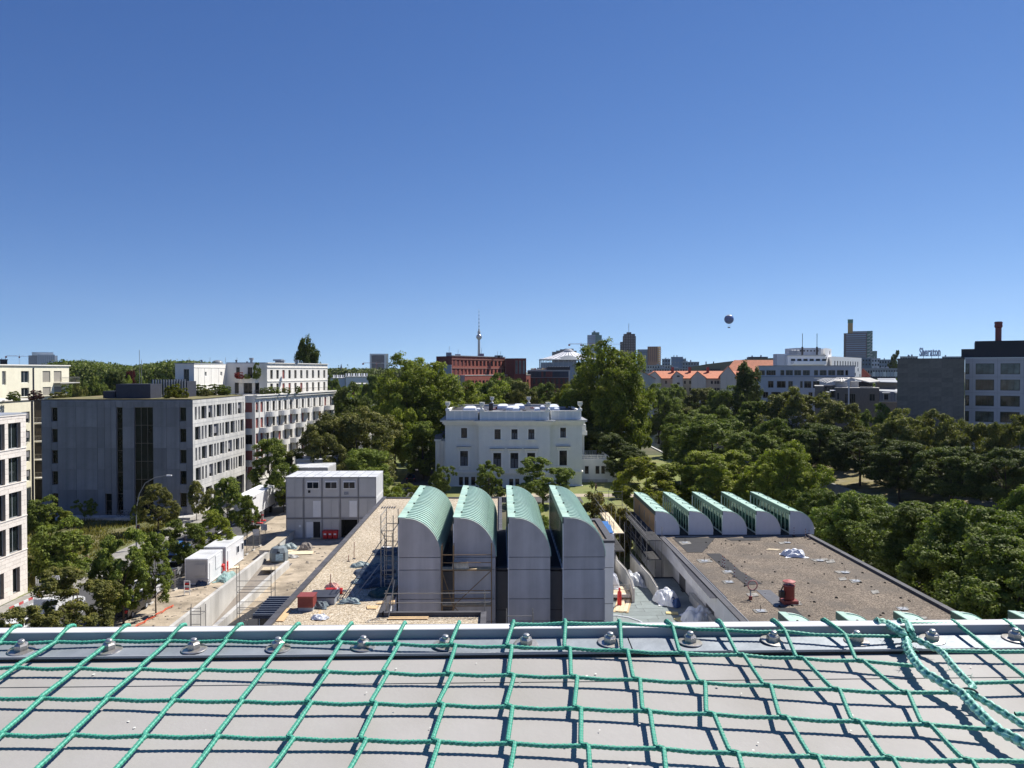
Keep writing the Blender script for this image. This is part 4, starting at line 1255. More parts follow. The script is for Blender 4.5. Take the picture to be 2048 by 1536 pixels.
def dome(px,py,wpx,y,dep=1.8,h=0.8):
 x = VU(px) * (DV + y) / DV; w = wpx * m_ * (DV + y) / DV
 p = at(px,800,DV + y); x = p.x - vx0
 o = MB().box(-w / 2,w / 2,-dep / 2,dep / 2,0,0.35).build('rooflight',M_white2,vi,(x,y,ZV + .001))
 b = MB(); n = 8
 lay = [(1.0,0),(0.93,0.5),(0.72,0.83),(0.4,0.97),(0.12,1.0)]
 for (s1,z1),(s2,z2) in zip(lay[:-1],lay[1:]):
  P = lambda s,z: [(-w / 2 * s,-dep / 2 * s,z),(w / 2 * s,-dep / 2 * s,z),(w / 2 * s,dep / 2 * s,z),(-w / 2 * s,dep / 2 * s,z)]
  A,B_ = P(s1,0.35 + z1 * h),P(s2,0.35 + z2 * h)
  for k in range(4): b.quad(A[k],A[(k + 1) % 4],B_[(k + 1) % 4],B_[k])
 b.poly([(-w / 2 * .12,-dep / 2 * .12,.35 + h),(w / 2 * .12,-dep / 2 * .12,.35 + h),(w / 2 * .12,dep / 2 * .12,.35 + h),(-w / 2 * .12,dep / 2 * .12,.35 + h)])
 b.build('dome',M_dome,o,smooth=True)
for a in [(940,817,25,6,5.5,.7),(1006,812,23,15,5,.7),(1038,811,22,16,5,.7),(1026,817,28,7.5,4.5,.7),(1107,815,21,9,6,.9),(1032,822,14,2.4,2,.6),(1074,819,12,4.2,2.4,.5),(957,818,8,4.0,1.8,.4),(1113,821,11,3,2,.5),(1085,813,10,13,2,.5)]:
 dome(*a)
rn = random.Random(6)
for i in range(26):
 y = rn.uniform(1.5,25); x = rn.uniform(1.5,VW - 2.5)
 boxo('roof_unit',x,x + rn.uniform(.4,1.6),y,y + rn.uniform(.5,1.4),ZV + .001,ZV + .02 + rn.uniform(.1,.4),rn.choice([M_metal_grey,M_metal_dark,M_redbrown,M_white2,M_metal_grey]),vi)
boxo('chimney',VU(977),VU(985.5),3.5,4.6,ZV + .001,VZ(808),M_dark_frame,vi)
# urns on the parapet: each stands on the roof edge
urn_me = MB().lathe([(0.30,0),(0.30,0.10),(0.14,0.16),(0.10,0.30),(0.16,0.42),(0.36,0.60),(0.44,0.80),(0.46,0.95),(0.38,1.02),(0.42,1.10),(0.52,1.16),(0.52,1.2),(0.30,1.18)],14).mesh('urn',M_villa,True)
ped_me = MB().box(-0.4,0.4,-0.4,0.4,0,0.35).mesh('pedestal',M_vtrim)
urns = [(895,0.35,'stone urn on the near left corner of the villa roof'),(964,-PR + .35,'stone urn on the near roof edge at the left of the projecting centre'),(1096,-PR + .35,'stone urn on the near roof edge at the right of the projecting centre'),(1160,0.35,'stone urn on the near right corner of the villa roof'),
  (908,BD - .35,'leftmost stone urn along the far edge of the villa roof'),(984,BD - .35,'second stone urn from the left along the far edge of the villa roof'),(1057.5,BD - .35,'third stone urn from the left along the far edge of the villa roof'),(1132,BD - .35,'rightmost stone urn along the far edge of the villa roof')]
for px,y,lab in urns:
 u = thing('urn',lab,'urn',(xat(px,DV + y),DV + y,ZP + 0.101),group='urns on the villa parapet')
 obj('pedestal',ped_me,u); obj('vase',urn_me,u,(0,0,0.351),scale=(1.05,1.05,1.1))
# left side wing
WZ = VZ(885)
lx0 = VU(868)
MB().box(lx0,-0.01,3,20,0,WZ).build('wall',M_villa,vi)
MB().box(lx0 - .2,-0.96,2.75,20.3,WZ + 0.001,WZ + 0.35).build('cornice',M_vtrim,vi)
MB().box(lx0 - .1,-0.97,2.9,20,WZ + 0.351,WZ + 1.05).build('roof',mat('slate_blue_roof',(0.09,0.11,0.16),0.5,0.1,1),vi)
for u in (0.35,0.55):
 MB().box(lx0 * (1 - u) - .25,lx0 * (1 - u) + .25,2.9,2.999,0.6,WZ - .3).build('pilaster',M_vtrim,vi)
MB().box(VU(862),VU(888),0.5,2.7,0,VZ(964)).build('low_wall',M_villa,vi)
# garden terrace and balustrade at the right
tx0,tx1 = VW + 0.02,VU(1222)
TZ = VZ(925.5) - 0.05
MB().box(tx0,tx1,5,13.5,0,TZ).build('terrace',M_villa,vi)
for (a,c) in ((1166,1173.5),(1187.5,1195),(1199,1206)):
 boxo('window',VU(a) * 1.036,VU(c) * 1.036,4.95,4.999,VZ(952) - 0.3,VZ(935) - 0.4,M_vwin,vi)
 boxo('pane',VU(a) * 1.036 + .07,VU(c) * 1.036 - .07,4.93,4.949,VZ(952) - 0.22,VZ(935) - 0.48,M_vglass,vi)
MB().box(tx0 + .1,tx1 + .1,4.9,4.93,0,0.6).build('plinth',M_conc_light,vi)
bal_me = MB().lathe([(0.09,0),(0.06,.08),(0.13,.28),(0.07,.5),(0.06,.6),(0.09,.68)],8).mesh('baluster',M_vtrim,True)
def balustrade(x0,y0,x1,y1,n,z=TZ,drop=0.0):
 for i in range(n):
  f = (i + .5) / n
  obj('baluster',bal_me,vi,(x0 + (x1 - x0) * f,y0 + (y1 - y0) * f,z + 0.12 - drop * f))
 d = Vector((x1 - x0,y1 - y0,0)).normalized(); nn = Vector((-d.y,d.x,0)) * 0.15
 for (za,zb,nm) in ((0.001,0.12,'base_rail'),(0.80,0.95,'handrail')):
  A = Vector((x0,y0,z)); B_ = Vector((x1,y1,z - drop))
  MB().hexa([A - nn + Vector((0,0,za)),B_ - nn + Vector((0,0,za)),B_ + nn + Vector((0,0,za)),A + nn + Vector((0,0,za))],
     [A - nn + Vector((0,0,zb)),B_ - nn + Vector((0,0,zb)),B_ + nn + Vector((0,0,zb)),A + nn + Vector((0,0,zb))]).build(nm,M_vtrim,vi)
balustrade(tx0,5.15,tx1 - .3,5.15,18); balustrade(tx1 - .15,5.0,tx1 - .15,13.4,22); balustrade(tx0,13.35,tx1,13.35,16)
MB().prism_y([(tx1,0),(tx1 + 3.2,0),(tx1 + 3.2,1.0),(tx1,TZ)],5,7).build('stair_wall',M_villa,vi)
balustrade(tx1 + .1,5.15,tx1 + 3.1,5.15,9,TZ,TZ - 1.0)
for yy in (6.5,11):
 MB().lathe([(0.35,0),(0.35,.3),(0.25,.35),(0.22,4.4),(0.34,4.6),(0.34,4.8)],12).build('column',M_villa,vi,(VW + 0.9,yy,TZ),smooth=True)
MB().box(VW + .02,VW + 1.6,5.6,12,TZ + 4.801,TZ + 5.6).build('porch_entablature',M_villa,vi)
MB().box(VW + .02,VW + 1.4,5.9,11.6,TZ + 5.601,TZ + 6.9).build('porch_balcony',M_villa,vi)
# RIGHT SIDE AND FAR BUILDINGS
M_stone_dark = mat('dark_stone_cladding',(0.19,0.175,0.155),0.85,0.12,1.2,0.1,14,streak=0.1,obj_var=0.14)
M_hotel = mat('grey_facade_panel',(0.52,0.50,0.52),0.7,0.05,0.8,0.05,14)
M_black = mat('black_sheet',(0.012,0.014,0.025),0.5,0.1,1)
M_brick_red = mat('red_brick',(0.30,0.085,0.06),0.85,0.15,1.5,0.1,12,obj_var=0.05)
M_brick_dark = mat('dark_red_brick',(0.13,0.035,0.035),0.85,0.1,1.5)
M_greyblue = mat('blue_grey_render',(0.30,0.34,0.40),0.85,0.04,0.5)
M_grey_office = mat('pale_grey_render',(0.50,0.53,0.58),0.85,0.04,0.5)
M_darkbrick = mat('grey_brown_brick',(0.19,0.175,0.16),0.85,0.12,2,0.1,12)
def bld(name,label,cat,x,y,group=None):
 t = thing(name,label,cat,(x,y,0),group=group)
 if name not in ('red_brick_office','white_block','canal_bridge'):          # all others are turned along the camera's sight line and narrowed
  a = math.atan2(x,y); t.rotation_euler = (0,0,-a); t.scale = (math.cos(a),1,1)
 return t
# grey hotel
DH = 169.0; mh = DH / F
hx = xat(1930,DH)
def HU(px): return (px - 1930) * mh
def HZ(py): return H - (py - 742) * mh
ht = bld('hotel_building','grey panelled hotel with wide dark windows, black roof storey and brick chimney, right edge','hotel',hx,DH)
ws_ = []
for (ya,yb) in [(727,748.4),(759,780.5),(791,812),(822.6,843.7),(854,875),(886,907)]:
 for (xa,xb,n) in [(1931,1939,1),(1951.7,1988.6,3),(2001,2039,3),(2051,2088,3),(2101,2138,3)]:
  ws_.append(dict(u=HU(xa),v=HZ(yb),w=HU(xb) - HU(xa),h=HZ(ya) - HZ(yb),nx=n,ny=1,fw=0.12))
HH = HZ(716.5)
M_hglass = mat('hotel_glass',(0.055,0.07,0.065),.06,1.0,.45,spec=.5,obj_var=.6)  # mottled greenish base colour stands in for reflections and curtains
hw = HU(2160)
facade(ht,(0,0,0),0,hw,HH,ws_,M_hotel,M_dark_frame,M_hglass,t=0.3,rec=0.16)
hc = [0,HU(1945),HU(1995),HU(2045),HU(2095),hw]
hv = [0,HZ(878),HZ(848),HZ(817),HZ(785.5),HZ(754),HZ(722),HH]
# facade panels: joints read as fine recessed lines
for u in hc[1:-1]: MB().box(u - 0.02,u + 0.02,-0.012,-0.002,0,HH).build('joint',M_grey_frame,ht)
for v in hv[1:-1]: MB().box(0,hw,-0.02,-0.013,v - 0.02,v + 0.02).build('joint',M_grey_frame,ht)
MB().box(0.0,hw,0.32,20,0,HH - 0.01).build('core',M_hotel,ht)
MB().box(-0.15,hw,-0.15,20,HH,HH + 0.18).build('coping',M_white2,ht)
MB().box(HU(1922),hw,1.2,19,HH + 0.181,HZ(697.5)).build('roof_storey',M_black,ht)
MB().box(HU(1950),hw,2.0,18,HZ(697.5) + 0.001,HZ(681.5)).build('roof_storey',M_black,ht)
c0 = HU(1998)
MB().lathe([(0.72,0),(0.72,3.0),(0.9,3.15),(0.95,3.5),(0.86,3.9),(0.95,4.0),(0.95,4.3)],14).build('chimney',M_redbrown,ht,(c0,6,HZ(681.5)))
MB().lathe([(0.8,0),(0.8,.12)],14).build('chimney_cap',M_metal_grey,ht,(c0,6,HZ(681.5) + 4.301))
# stone clad wing
sx0 = HU(1797) ; sW = -sx0
st = bld('stone_clad_wing','windowless wing clad in dark stone left of the grey hotel','building',hx + sx0,DH + 1.0)
HS = HZ(717.8)
nzr,nxr = 24,6
seg = [(0,HU(1861) - sx0 - .02),(HU(1861) - sx0 + .3,sW - 0.01)]
hs_ = HS / nzr
for j in range(nzr):
 for (a,c) in seg:
  n = 3; w = (c - a) / n
  for i in range(n):
   me = cached(('cl',round(w,2)),lambda: MB().box(0,w - 0.03,-0.05,0,0,hs_ - 0.03).mesh('cladding_stone',M_stone_dark))
   obj('cladding_stone',me,st,(a + i * w,0 if i % 2 else -0.006,j * hs_))
MB().box(0,sW,0.005,20,0,HS - .02).build('core',M_darkbrick,st)
MB().box(-0.1,sW,-0.1,20,HS,HS + 0.12).build('coping',M_metal_dark,st)
# rooftop letters, each a solid letter on a rail
import bpy as _b
def text_mesh(ch,size,depth,m,name):
 cu = bpy.data.curves.new('t','FONT'); cu.body = ch; cu.size = size; cu.extrude = depth; cu.offset = 0.05
 to = bpy.data.objects.new('t',cu); COL.objects.link(to)
 bpy.context.view_layer.update()
 dg = bpy.context.evaluated_depsgraph_get()
 me = bpy.data.meshes.new_from_object(to.evaluated_get(dg))
 w = max([v.co.x for v in me.vertices] or [0]);
 bpy.data.objects.remove(to); bpy.data.curves.remove(cu)
 me.materials.clear(); me.materials.append(m); me.name = name
 return me,w
sg = bld('rooftop_sign','white hotel name letters on posts on the roof of the stone clad wing','sign',xat(1838,DH + 6),DH + 6)
sg.location.z = HS + 0.121
M_letter = mat('letter_white',(0.92,0.92,0.95),0.5,0.03); M_shell = mat('letter_side',(.04,.05,.09),.6)
W_ = xat(1880,DH + 6) - xat(1838,DH + 6)
xx = 0; parts_ = []
for ch in 'Sheraton':
 me,w = text_mesh(ch,2.6,0.12,M_letter,'letter'); parts_.append((me,xx,w)); xx += w + 0.11
k = W_ / xx
for me,x,w in parts_:
 o = obj('letter',me,sg,(x * k,0,0.75),scale=(k,1,1)); o.rotation_euler = (R(90),0,0)
 o = obj('letter_shell',me,sg,(x * k + .1,.3,0.68),scale=(k,1,1.6)); o.rotation_euler = (R(90),0,0); o.material_slots[0].link = 'OBJECT'; o.material_slots[0].material = M_shell
for px in (1,2.9,4.4): MB().box(px - .05,px + .05,0.15,0.25,0,2.0).build('post',M_dark_frame,sg)
MB().box(0,W_,0.13,0.25,0.6,0.7).build('rail',M_dark_frame,sg)
# dark brick apartments
DR = 205.0; mr_ = DR / F; rx = xat(1630,DR)
def RU(px): return (px - 1630) * mr_
def RZ(py): return H - (py - 742) * mr_
rb = bld('brick_apartments','grey brown brick apartments with tilted roof slabs and a striped pergola','apartment building',rx,DR)
def fac(a,c,ytop,y,wl,m,frame=M_grey_frame,z0=0):
 facade(rb,(RU(a),y,z0),0,RU(c) - RU(a),RZ(ytop) - z0,[dict(u=RU(w[0]) - RU(a),v=RZ(w[3]) - z0,w=RU(w[1]) - RU(w[0]),h=RZ(w[2]) - RZ(w[3]),nx=w[4]) for w in wl],m,frame,M_glass_blue,t=0.3)
 MB().box(RU(a) + .01,RU(c) - .01,y + 0.31,y + 12,0,RZ(ytop) - 0.05).build('core',m,rb)
 MB().box(RU(a) - .1,RU(c) + .1,y - 0.1,y + 12,RZ(ytop),RZ(ytop) + .16).build('coping',M_conc_light,rb)
fac(1630,1648,773,0,[(1640,1645,783,797,1),(1634,1639,805,818,1)],M_darkbrick)
fac(1671,1757,776,-0.0,[(1674.5,1679,785,799,1),(1690,1697,787,806,2),(1699,1711,787,806,3),(1738,1749,787,801,2)],M_darkbrick)
fac(1648.1,1670.9,797,0.2,[(1651,1657,804,817,1),(1661,1667,805,818,1)],M_darkbrick)
facade(rb,(RU(1648.2),0.8,RZ(797)),0,RU(1670.8) - RU(1648.2),RZ(771) - RZ(797),[dict(u=0.15,v=0.15,w=2.7,h=3.0,nx=3)],M_metal_dark,M_grey_frame,M_glass_blue,t=0.2)
MB().box(RU(1648),RU(1671),1.2,10,RZ(797),RZ(771)).build('core',M_metal_dark,rb)
for (a,c,y1) in ((1653,1662,783),(1660,1671,780)):
 MB().hexa([(RU(a),-.9,RZ(y1) - .2),(RU(c),-.9,RZ(y1) - .2),(RU(c),.7,RZ(y1)),(RU(a),.7,RZ(y1))],[(RU(a),-.9,RZ(y1) - .12),(RU(c),-.9,RZ(y1) - .12),(RU(c),.7,RZ(y1) + .08),(RU(a),.7,RZ(y1) + .08)]).build('awning',M_white2,rb)
fac(1757.1,1797,803,0.1,[(1766,1775,812,824,2),(1789,1796,812,824,1)],M_darkbrick)
# mansard at the right with dormers
MB().hexa([(RU(1757),-.1,RZ(802)),(RU(1797),-.1,RZ(802)),(RU(1797),8,RZ(802)),(RU(1757),8,RZ(802))],[(RU(1757),1.2,RZ(781)),(RU(1797),1.2,RZ(783)),(RU(1797),8,RZ(778)),(RU(1757),8,RZ(777))]).build('mansard_roof',M_metal_grey,rb)
for i in range(14):
 f = RU(1758 + i * 2.8)
 bar('roof_seam',(f,-.13,RZ(801)),(f,1.15,RZ(782)),0.05,0.05,M_metal_dark,rb)
for (a,c) in ((1764,1776),(1788,1797)):
 MB().box(RU(a),RU(c),-.25,2,RZ(799),RZ(785)).build('dormer',M_greyblue,rb)
 boxo('window',RU(a) + .25,RU(c) - .25,-.30,-.255,RZ(798),RZ(787),M_dark_frame,rb)
 boxo('pane',RU(a) + .35,RU((a + c) / 2) - .05,-.33,-.305,RZ(797.5),RZ(787.5),M_glass_blue,rb); boxo('pane',RU((a + c) / 2) + .05,RU(c) - .35,-.33,-.305,RZ(797.5),RZ(787.5),M_glass_blue,rb)
 MB().box(RU(a) - .2,RU(c) + .2,-.6,2,RZ(785) + .001,RZ(784)).build('dormer_roof',M_white2,rb)
# upper pavilions and tilted slabs
MB().box(RU(1758),RU(1797),8,16,RZ(778),RZ(765)).build('pavilion',M_darkbrick,rb)
MB().hexa([(RU(1758),7,RZ(765)),(RU(1797),7,RZ(766)),(RU(1797),16,RZ(757)),(RU(1762),16,RZ(757))],[(RU(1758),7,RZ(765) + .2),(RU(1797),7,RZ(766) + .2),(RU(1797),16,RZ(757) + .2),(RU(1762),16,RZ(757) + .2)]).build('roof_slab',M_metal_grey,rb)
MB().box(RU(1672),RU(1696),4,12,RZ(776),RZ(765)).build('pavilion',M_metal_grey,rb)
MB().hexa([(RU(1669),3,RZ(764)),(RU(1688),3,RZ(764)),(RU(1705),12,RZ(757)),(RU(1675),12,RZ(757))],[(RU(1669),3,RZ(764) + .25),(RU(1688),3,RZ(764) + .25),(RU(1705),12,RZ(757) + .25),(RU(1675),12,RZ(757) + .25)]).build('roof_slab',M_conc_light,rb)
MB().box(RU(1704),RU(1719),5,12,RZ(776),RZ(763)).build('pavilion',M_conc_light,rb)
MB().box(RU(1719.2),RU(1748),7,12,RZ(776),RZ(764)).build('pavilion',M_black,rb)
MB().hexa([(RU(1740),2.5,RZ(766)),(RU(1760),3,RZ(764)),(RU(1745),12,RZ(757.5)),(RU(1705),12,RZ(757.5))],[(RU(1740),2.5,RZ(766) + .25),(RU(1760),3,RZ(764) + .25),(RU(1745),12,RZ(757.5) + .25),(RU(1705),12,RZ(757.5) + .25)]).build('roof_slab',M_conc_light,rb)
for i in range(9):
 a = RU(1634 + i * 4.6)
 bar('pergola_slat',(a + 2.4,6.0,RZ(757)),(a + (2.4 if i > 6 else 0.1),1.5,RZ(762 + 5 * min(1,i / 4) if i < 5 else 766 - (i - 5))),0.22,0.1,M_white,rb)
MB().box(RU(1628),RU(1697),6.0,6.2,RZ(757) - .15,RZ(757) + 0.2).build('pergola_beam',M_white,rb)
MB().box(RU(1628),RU(1795),12.1,12.3,RZ(757) + .0,RZ(757) + 0.35).build('roof_edge',M_metal_dark,rb)
rod('post',(RU(1697.5),-.4,0),(RU(1697.5),-.4,RZ(758)),0.22,M_white2,rb)
for i in range(6):
 MB().lathe([(.25,0),(.3,.35)],8).build('planter',M_conc_light,rb,(RU(1722 + i * 4),1.0,RZ(775.5)))
# pale office behind
DO = 235.0; mo = DO / F; ox = xat(1517,DO)
def OU(px): return (px - 1517) * mo
def OZ(py): return H - (py - 742) * mo
ob = bld('office_building','pale blue grey office with long window bands beyond the canal trees','office building',ox,DO)
ws_ = []
def ad(xa,xb,ya,yb,n): ws_.append(dict(u=OU(xa),v=OZ(yb),w=OU(xb) - OU(xa),h=OZ(ya) - OZ(yb),nx=n,fw=0.12))
Z6 = lambda a: 1500 + a / 6.4
for (a,c) in [(120,190),(210,330)]: ad(Z6(a),Z6(c),740.5,750.5,3 if a < 200 else 4)
for (a,c) in [(390,440),(458,548),(565,652),(672,760),(812,863),(882,968),(987,1075),(1092,1178),(1196,1230)]: ad(Z6(a),Z6(c),740.3,750.7,1 if c - a < 60 else 2)
for (a,c) in [(108,195),(233,303),(345,458),(490,548),(640,672),(690,780),(800,882)]: ad(Z6(a),Z6(c),762,775.5,2)
for (a,c) in [(96,132),(168,236),(275,395),(440,520),(560,640),(745,795),(820,900)]: ad(Z6(a),Z6(c),784,796,2)
for (a,c) in [(100,180),(220,320),(380,480),(560,700)]: ad(Z6(a),Z6(c),806,818,2)
OW = OU(1705)
ws_ = [w for w in ws_ if w['u'] > 0.05]
facade(ob,(0,0,0),0,OW,OZ(731.6),ws_,M_grey_office,M_bronze_frame,M_glass,t=0.3,rec=.2)
MB().box(0.02,OW - .02,0.32,25,0,OZ(731.8)).build('core',M_grey_office,ob)
MB().box(-.3,OW + .2,-.3,25,OZ(731.6) + .001,OZ(731)).build('cornice',M_greyblue,ob)
MB().box(-.1,OW - .2,-.25,-.002,OZ(753.5),OZ(752.5)).build('string_course',M_greyblue,ob)
# taller white block behind
DW = 275.0; mw = DW / F; wx = xat(1556,DW)
def WU(px): return (px - 1556) * mw
def WZ_(py): return H - (py - 742) * mw
wb = bld('white_block','bright white stepped block with two tall masts behind the pale office','building',wx,DW)
M_wh = mat('bright_white_render',(0.80,0.80,0.80),0.85,0.03,0.5)
MB().box(WU(1556),WU(1600),1,5,0,WZ_(707.5)).build('wall',M_grey_office,wb)
facade(wb,(WU(1573),-1,0),0,WU(1649) - WU(1573),WZ_(711),[dict(u=WU(1580 + i * 12.5) - WU(1573),v=WZ_(722),w=1.6,h=.8) for i in range(6)],M_wh,M_bronze_frame,M_glass)
MB().box(WU(1573) + .1,WU(1649) - .1,-.6,12,0,WZ_(711.2)).build('core',M_wh,wb)
MB().box(WU(1571),WU(1650),-1.4,-1.01,WZ_(712.2),WZ_(709.8)).build('cornice',M_conc_light,wb)
MB().box(WU(1580),WU(1646),-3.4,-1.01,WZ_(729),WZ_(722.5)).build('balcony',M_wh,wb)
MB().box(WU(1599),WU(1649.5),3,14,WZ_(711),WZ_(695)).build('wall',M_grey_office,wb)
for i in range(6): boxo('window',WU(1607 + i * 7),WU(1609.5 + i * 7),2.9,2.99,WZ_(702.5),WZ_(699.5),M_dark_frame,wb)
# sunlit side runs away to the right
def lit(a,Da,c,Dc,yt,Dref,wins,nm='wall'):
 A = at(a,yt,Da); C = at(c,yt,Dc); L_ = math.hypot(C.x - A.x,C.y - A.y); r_ = math.atan2(C.y - A.y,C.x - A.x)
 z = H - (yt - 742) * Da / F
 facade(wb,(A.x - wx,A.y - DW,0),r_,L_,z,[dict(u=L_ * f - w / 2,v=zz_,w=w,h=h) for f,zz_,w,h in wins],M_wh,M_grey_frame,M_glass,t=.3)
 return z
lit(1649.6,DW + 3,1663,DW + 16,695.5,DW,[(.75,28.2,2.2,1.4),(.22,26.0,2.2,1.2),(.2,22.5,2,1.3)])
lit(1663.2,DW + 5,1723,DW + 40,712.5,DW,[(.1 + .085 * i,23.6,1.5,2.2) for i in range(10)] + [(.78,20.0,1.6,1.3),(.88,18.0,1.6,1.3),(.88,21.8,1.6,1.3),(.95,19.5,1.6,1.3),(.78,16.2,1.6,1.3)])
A = at(1663.2,712,DW + 5); C = at(1723,712,DW + 40)
MB().prism([(A.x - wx + .5,A.y - DW + 2),(C.x - wx - .4,C.y - DW + .5),(C.x - wx - 20,C.y - DW + 10)],0,WZ_(713)).build('core',M_wh,wb)
A = at(1649.6,712,DW + 3); C = at(1663,712,DW + 16)
MB().prism([(A.x - wx - .2,A.y - DW + .8),(C.x - wx - .3,C.y - DW + .3),(A.x - wx - .2,A.y - DW + 12)],0,WZ_(696)).build('core',M_wh,wb)
for px in (1608.3,1638):
 MB().tube([(0,0,0),(0,0,3.2)],.35,8).tube([(0,0,3.2),(0,0,8.0)],.1,6).build('mast',M_dark_frame,wb,(WU(px),1.5,WZ_(711)))
for px in (1586,1591,1597): MB().lathe([(1.0,0),(1.0,1.2),(.7,1.5)],10).build('ventilator',M_metal_grey,wb,(WU(px),1.5,WZ_(707.5)))
# row of orange roofed houses
def gable_house(D,name,label,xa,xb,ye,ypk,depth,xm=None,group=None,base=0,wallm=None,eave_over=0.5):
 x0,x1 = xat(xa,D),xat(xb,D); w = x1 - x0
 h = zat(ye,D); hp = zat(ypk,D); pk = (w / 2) if xm is None else xat(xm,D) - x0
 t = bld(name,label,'house',x0,D,group)
 wm = wallm or mat('grey_render',(0.47,0.48,0.46),0.9,0.05,0.4,streak=0.12)
 MB().prism_y([(0,base),(w,base),(w,h),(pk,hp),(0,h)],0,depth).build('wall',wm,t)
 e = eave_over
 for (A,B_) in (((pk,hp),(w + e,h - e * (hp - h) / (w - pk))),((-e,h - e * (hp - h) / pk),(pk,hp))):
  MB().hexa([(A[0],-.25,A[1] + .03),(B_[0],-.25,B_[1] + .03),(B_[0],depth,B_[1] + .03),(A[0],depth,A[1] + .03)],
     [(A[0],-.25,A[1] + .3),(B_[0],-.25,B_[1] + .3),(B_[0],depth,B_[1] + .3),(A[0],depth,A[1] + .3)]).build('roof',M_orange_tile,t)
 return t,w,h,hp
gr = 'orange roofed houses beyond the trees'
t,w,h,hp = gable_house(322,'gable_house','grey gabled house with orange roof just right of the tall plane tree',1286.5,1321.6,756,743.5,26,1310,gr)
t,w,h,hp = gable_house(322,'gable_house','narrow grey gable with orange roof, second along the orange roofed row',1345,1366,752,743.5,26,1353,gr)
for i,(a,c) in enumerate(((751,754),(765,769),(774,777))): boxo('window',w - 2.6,w - 1.4,-.05,-.004,zat(c,322),zat(a,322),M_dark_frame,t)
t,w,h,hp = gable_house(322,'gable_house','wide grey gable between two orange roof slopes in the middle of the row',1382.5,1411.5,756,743.5,26,1395,gr)
t,w,h,hp = gable_house(318,'gable_house','taller grey gable at the right end of the orange roofed row',1440.5,1471,751,733,24,1456.5,gr)
# main range with its roof slope to the viewer
t = bld('long_house','long grey house with orange roof slope behind the gables','house',xat(1310,335),335,gr)
Lh = xat(1545,335) - xat(1310,335); ze,zr = zat(756.5,335),zat(743.2,346)
ws_ = []
for px in (1330,1360,1367,1378,1420,1427,1432,1437):
 for y in (761,775):
  ws_.append(dict(u=xat(px,335) - xat(1310,335),v=zat(y + 7,335),w=1.0,h=1.5,nx=2))
facade(t,(0,0,0),0,Lh,ze,ws_,mat('cream_grey_render',(0.55,0.53,0.47),0.9,0.05,0.4),M_white_frame,M_glass)
MB().hexa([(-1,-.6,ze - .3),(Lh,-.6,ze - .3),(Lh,11,zr),(-1,11,zr)],[(-1,-.6,ze),(Lh,-.6,ze),(Lh,11,zr + .3),(-1,11,zr + .3)]).build('roof',M_orange_tile,t)
MB().prism_x([(0.32,0),(20,0),(20,ze - .5),(11,zr - .2),(.32,ze - .6)],0.1,Lh - .1).build('core',MATS['grey_render'],t)
for (px) in (1372,1338,1408): boxo('chimney',xat(px,340) - xat(1310,335),xat(px,340) - xat(1310,335) + 1.2,8,9.2,zr - 2,zr + 2.0,M_redbrown,t)
t = bld('orange_roof_house','long orange roof on the tallest house at the right of the row','house',xat(1446,350),350,gr)
Lh = xat(1562,350) - xat(1446,350); xk = xat(1469,350) - xat(1446,350)
ze,zr = zat(750,350),zat(719.5,350)
MB().hexa([(0,0,0),(Lh,0,0),(Lh,22,0),(0,22,0)],[(0,0,ze),(Lh,0,ze),(Lh,22,ze),(0,22,ze)]).build('wall',MATS['grey_render'],t)
b = MB(); b.poly([(-.5,-.5,ze),(Lh,-.5,ze),(Lh,11,zr),(xk,11,zr)]); b.poly([(-.5,22.5,ze),(xk,11,zr),(Lh,11,zr),(Lh,22.5,ze)]); b.poly([(-.5,-.5,ze),(xk,11,zr),(-.5,22.5,ze)]); b.poly([(Lh,-.5,ze),(Lh,22.5,ze),(Lh,11,zr)])
b.build('roof',M_orange_tile,t)
t,w,h,hp = gable_house(300,'gable_house','low orange roof partly hidden behind the tall plane tree',1262,1309,757,735,14,1268,gr)
# red brick office
D0,D1 = 290,325
P0 = at(903.7,712,D0); P1 = at(1010,715.5,D1)
ra = math.atan2(P1.y - P0.y,P1.x - P0.x); Lr = math.hypot(P1.x - P0.x,P1.y - P0.y)
ro = bld('red_brick_office','red brick office block with stepped upper storeys and rows of tall windows','office building',P0.x,P0.y)
HRt = H + 30 * D0 / F
us = [line_u((P0.x,P0.y),(P1.x,P1.y),680 + a / 4) for a in (912,944,976,1005,1035,1065,1096,1126,1155,1186,1216,1246,1276,1305)]
ws_ = []
for i,u in enumerate(us):
 ws_.append(dict(u=max(.2,u - .9),v=24.0,w=1.8,h=2.1,nx=1)); ws_.append(dict(u=max(.2,u - .9),v=20.7,w=1.8,h=2.1,nx=1))
facade(ro,(0,0,0),ra,Lr,HRt,ws_,M_brick_red,M_grey_frame,M_glass_blue,t=.6,rec=.45,fw=.12)
ca,sa = math.cos(ra),math.sin(ra)
for z in (22.95,26.4): MB().box(-.2,Lr,-.12,-.002,z,z + .35).build('string_course',mat('pale_red_band',(0.34,0.16,0.13),0.8,0.05),ro,(0,0,0),ra)
MB().box(-.2,Lr + .1,-.3,.5,HRt + .001,HRt + .3).build('coping',M_metal_grey,ro,(0,0,0),ra)
Pl = at(872.5,712,D0 + 6)
MB().prism([(Pl.x - P0.x,Pl.y - P0.y),(-.02,.0),(Lr * ca - .8,Lr * sa + .3),(Lr * ca - 14,Lr * sa + 10)],0,HRt - .05).build('wall',M_brick_dark,ro)  # side walls in darker brick, their shade put into the colour
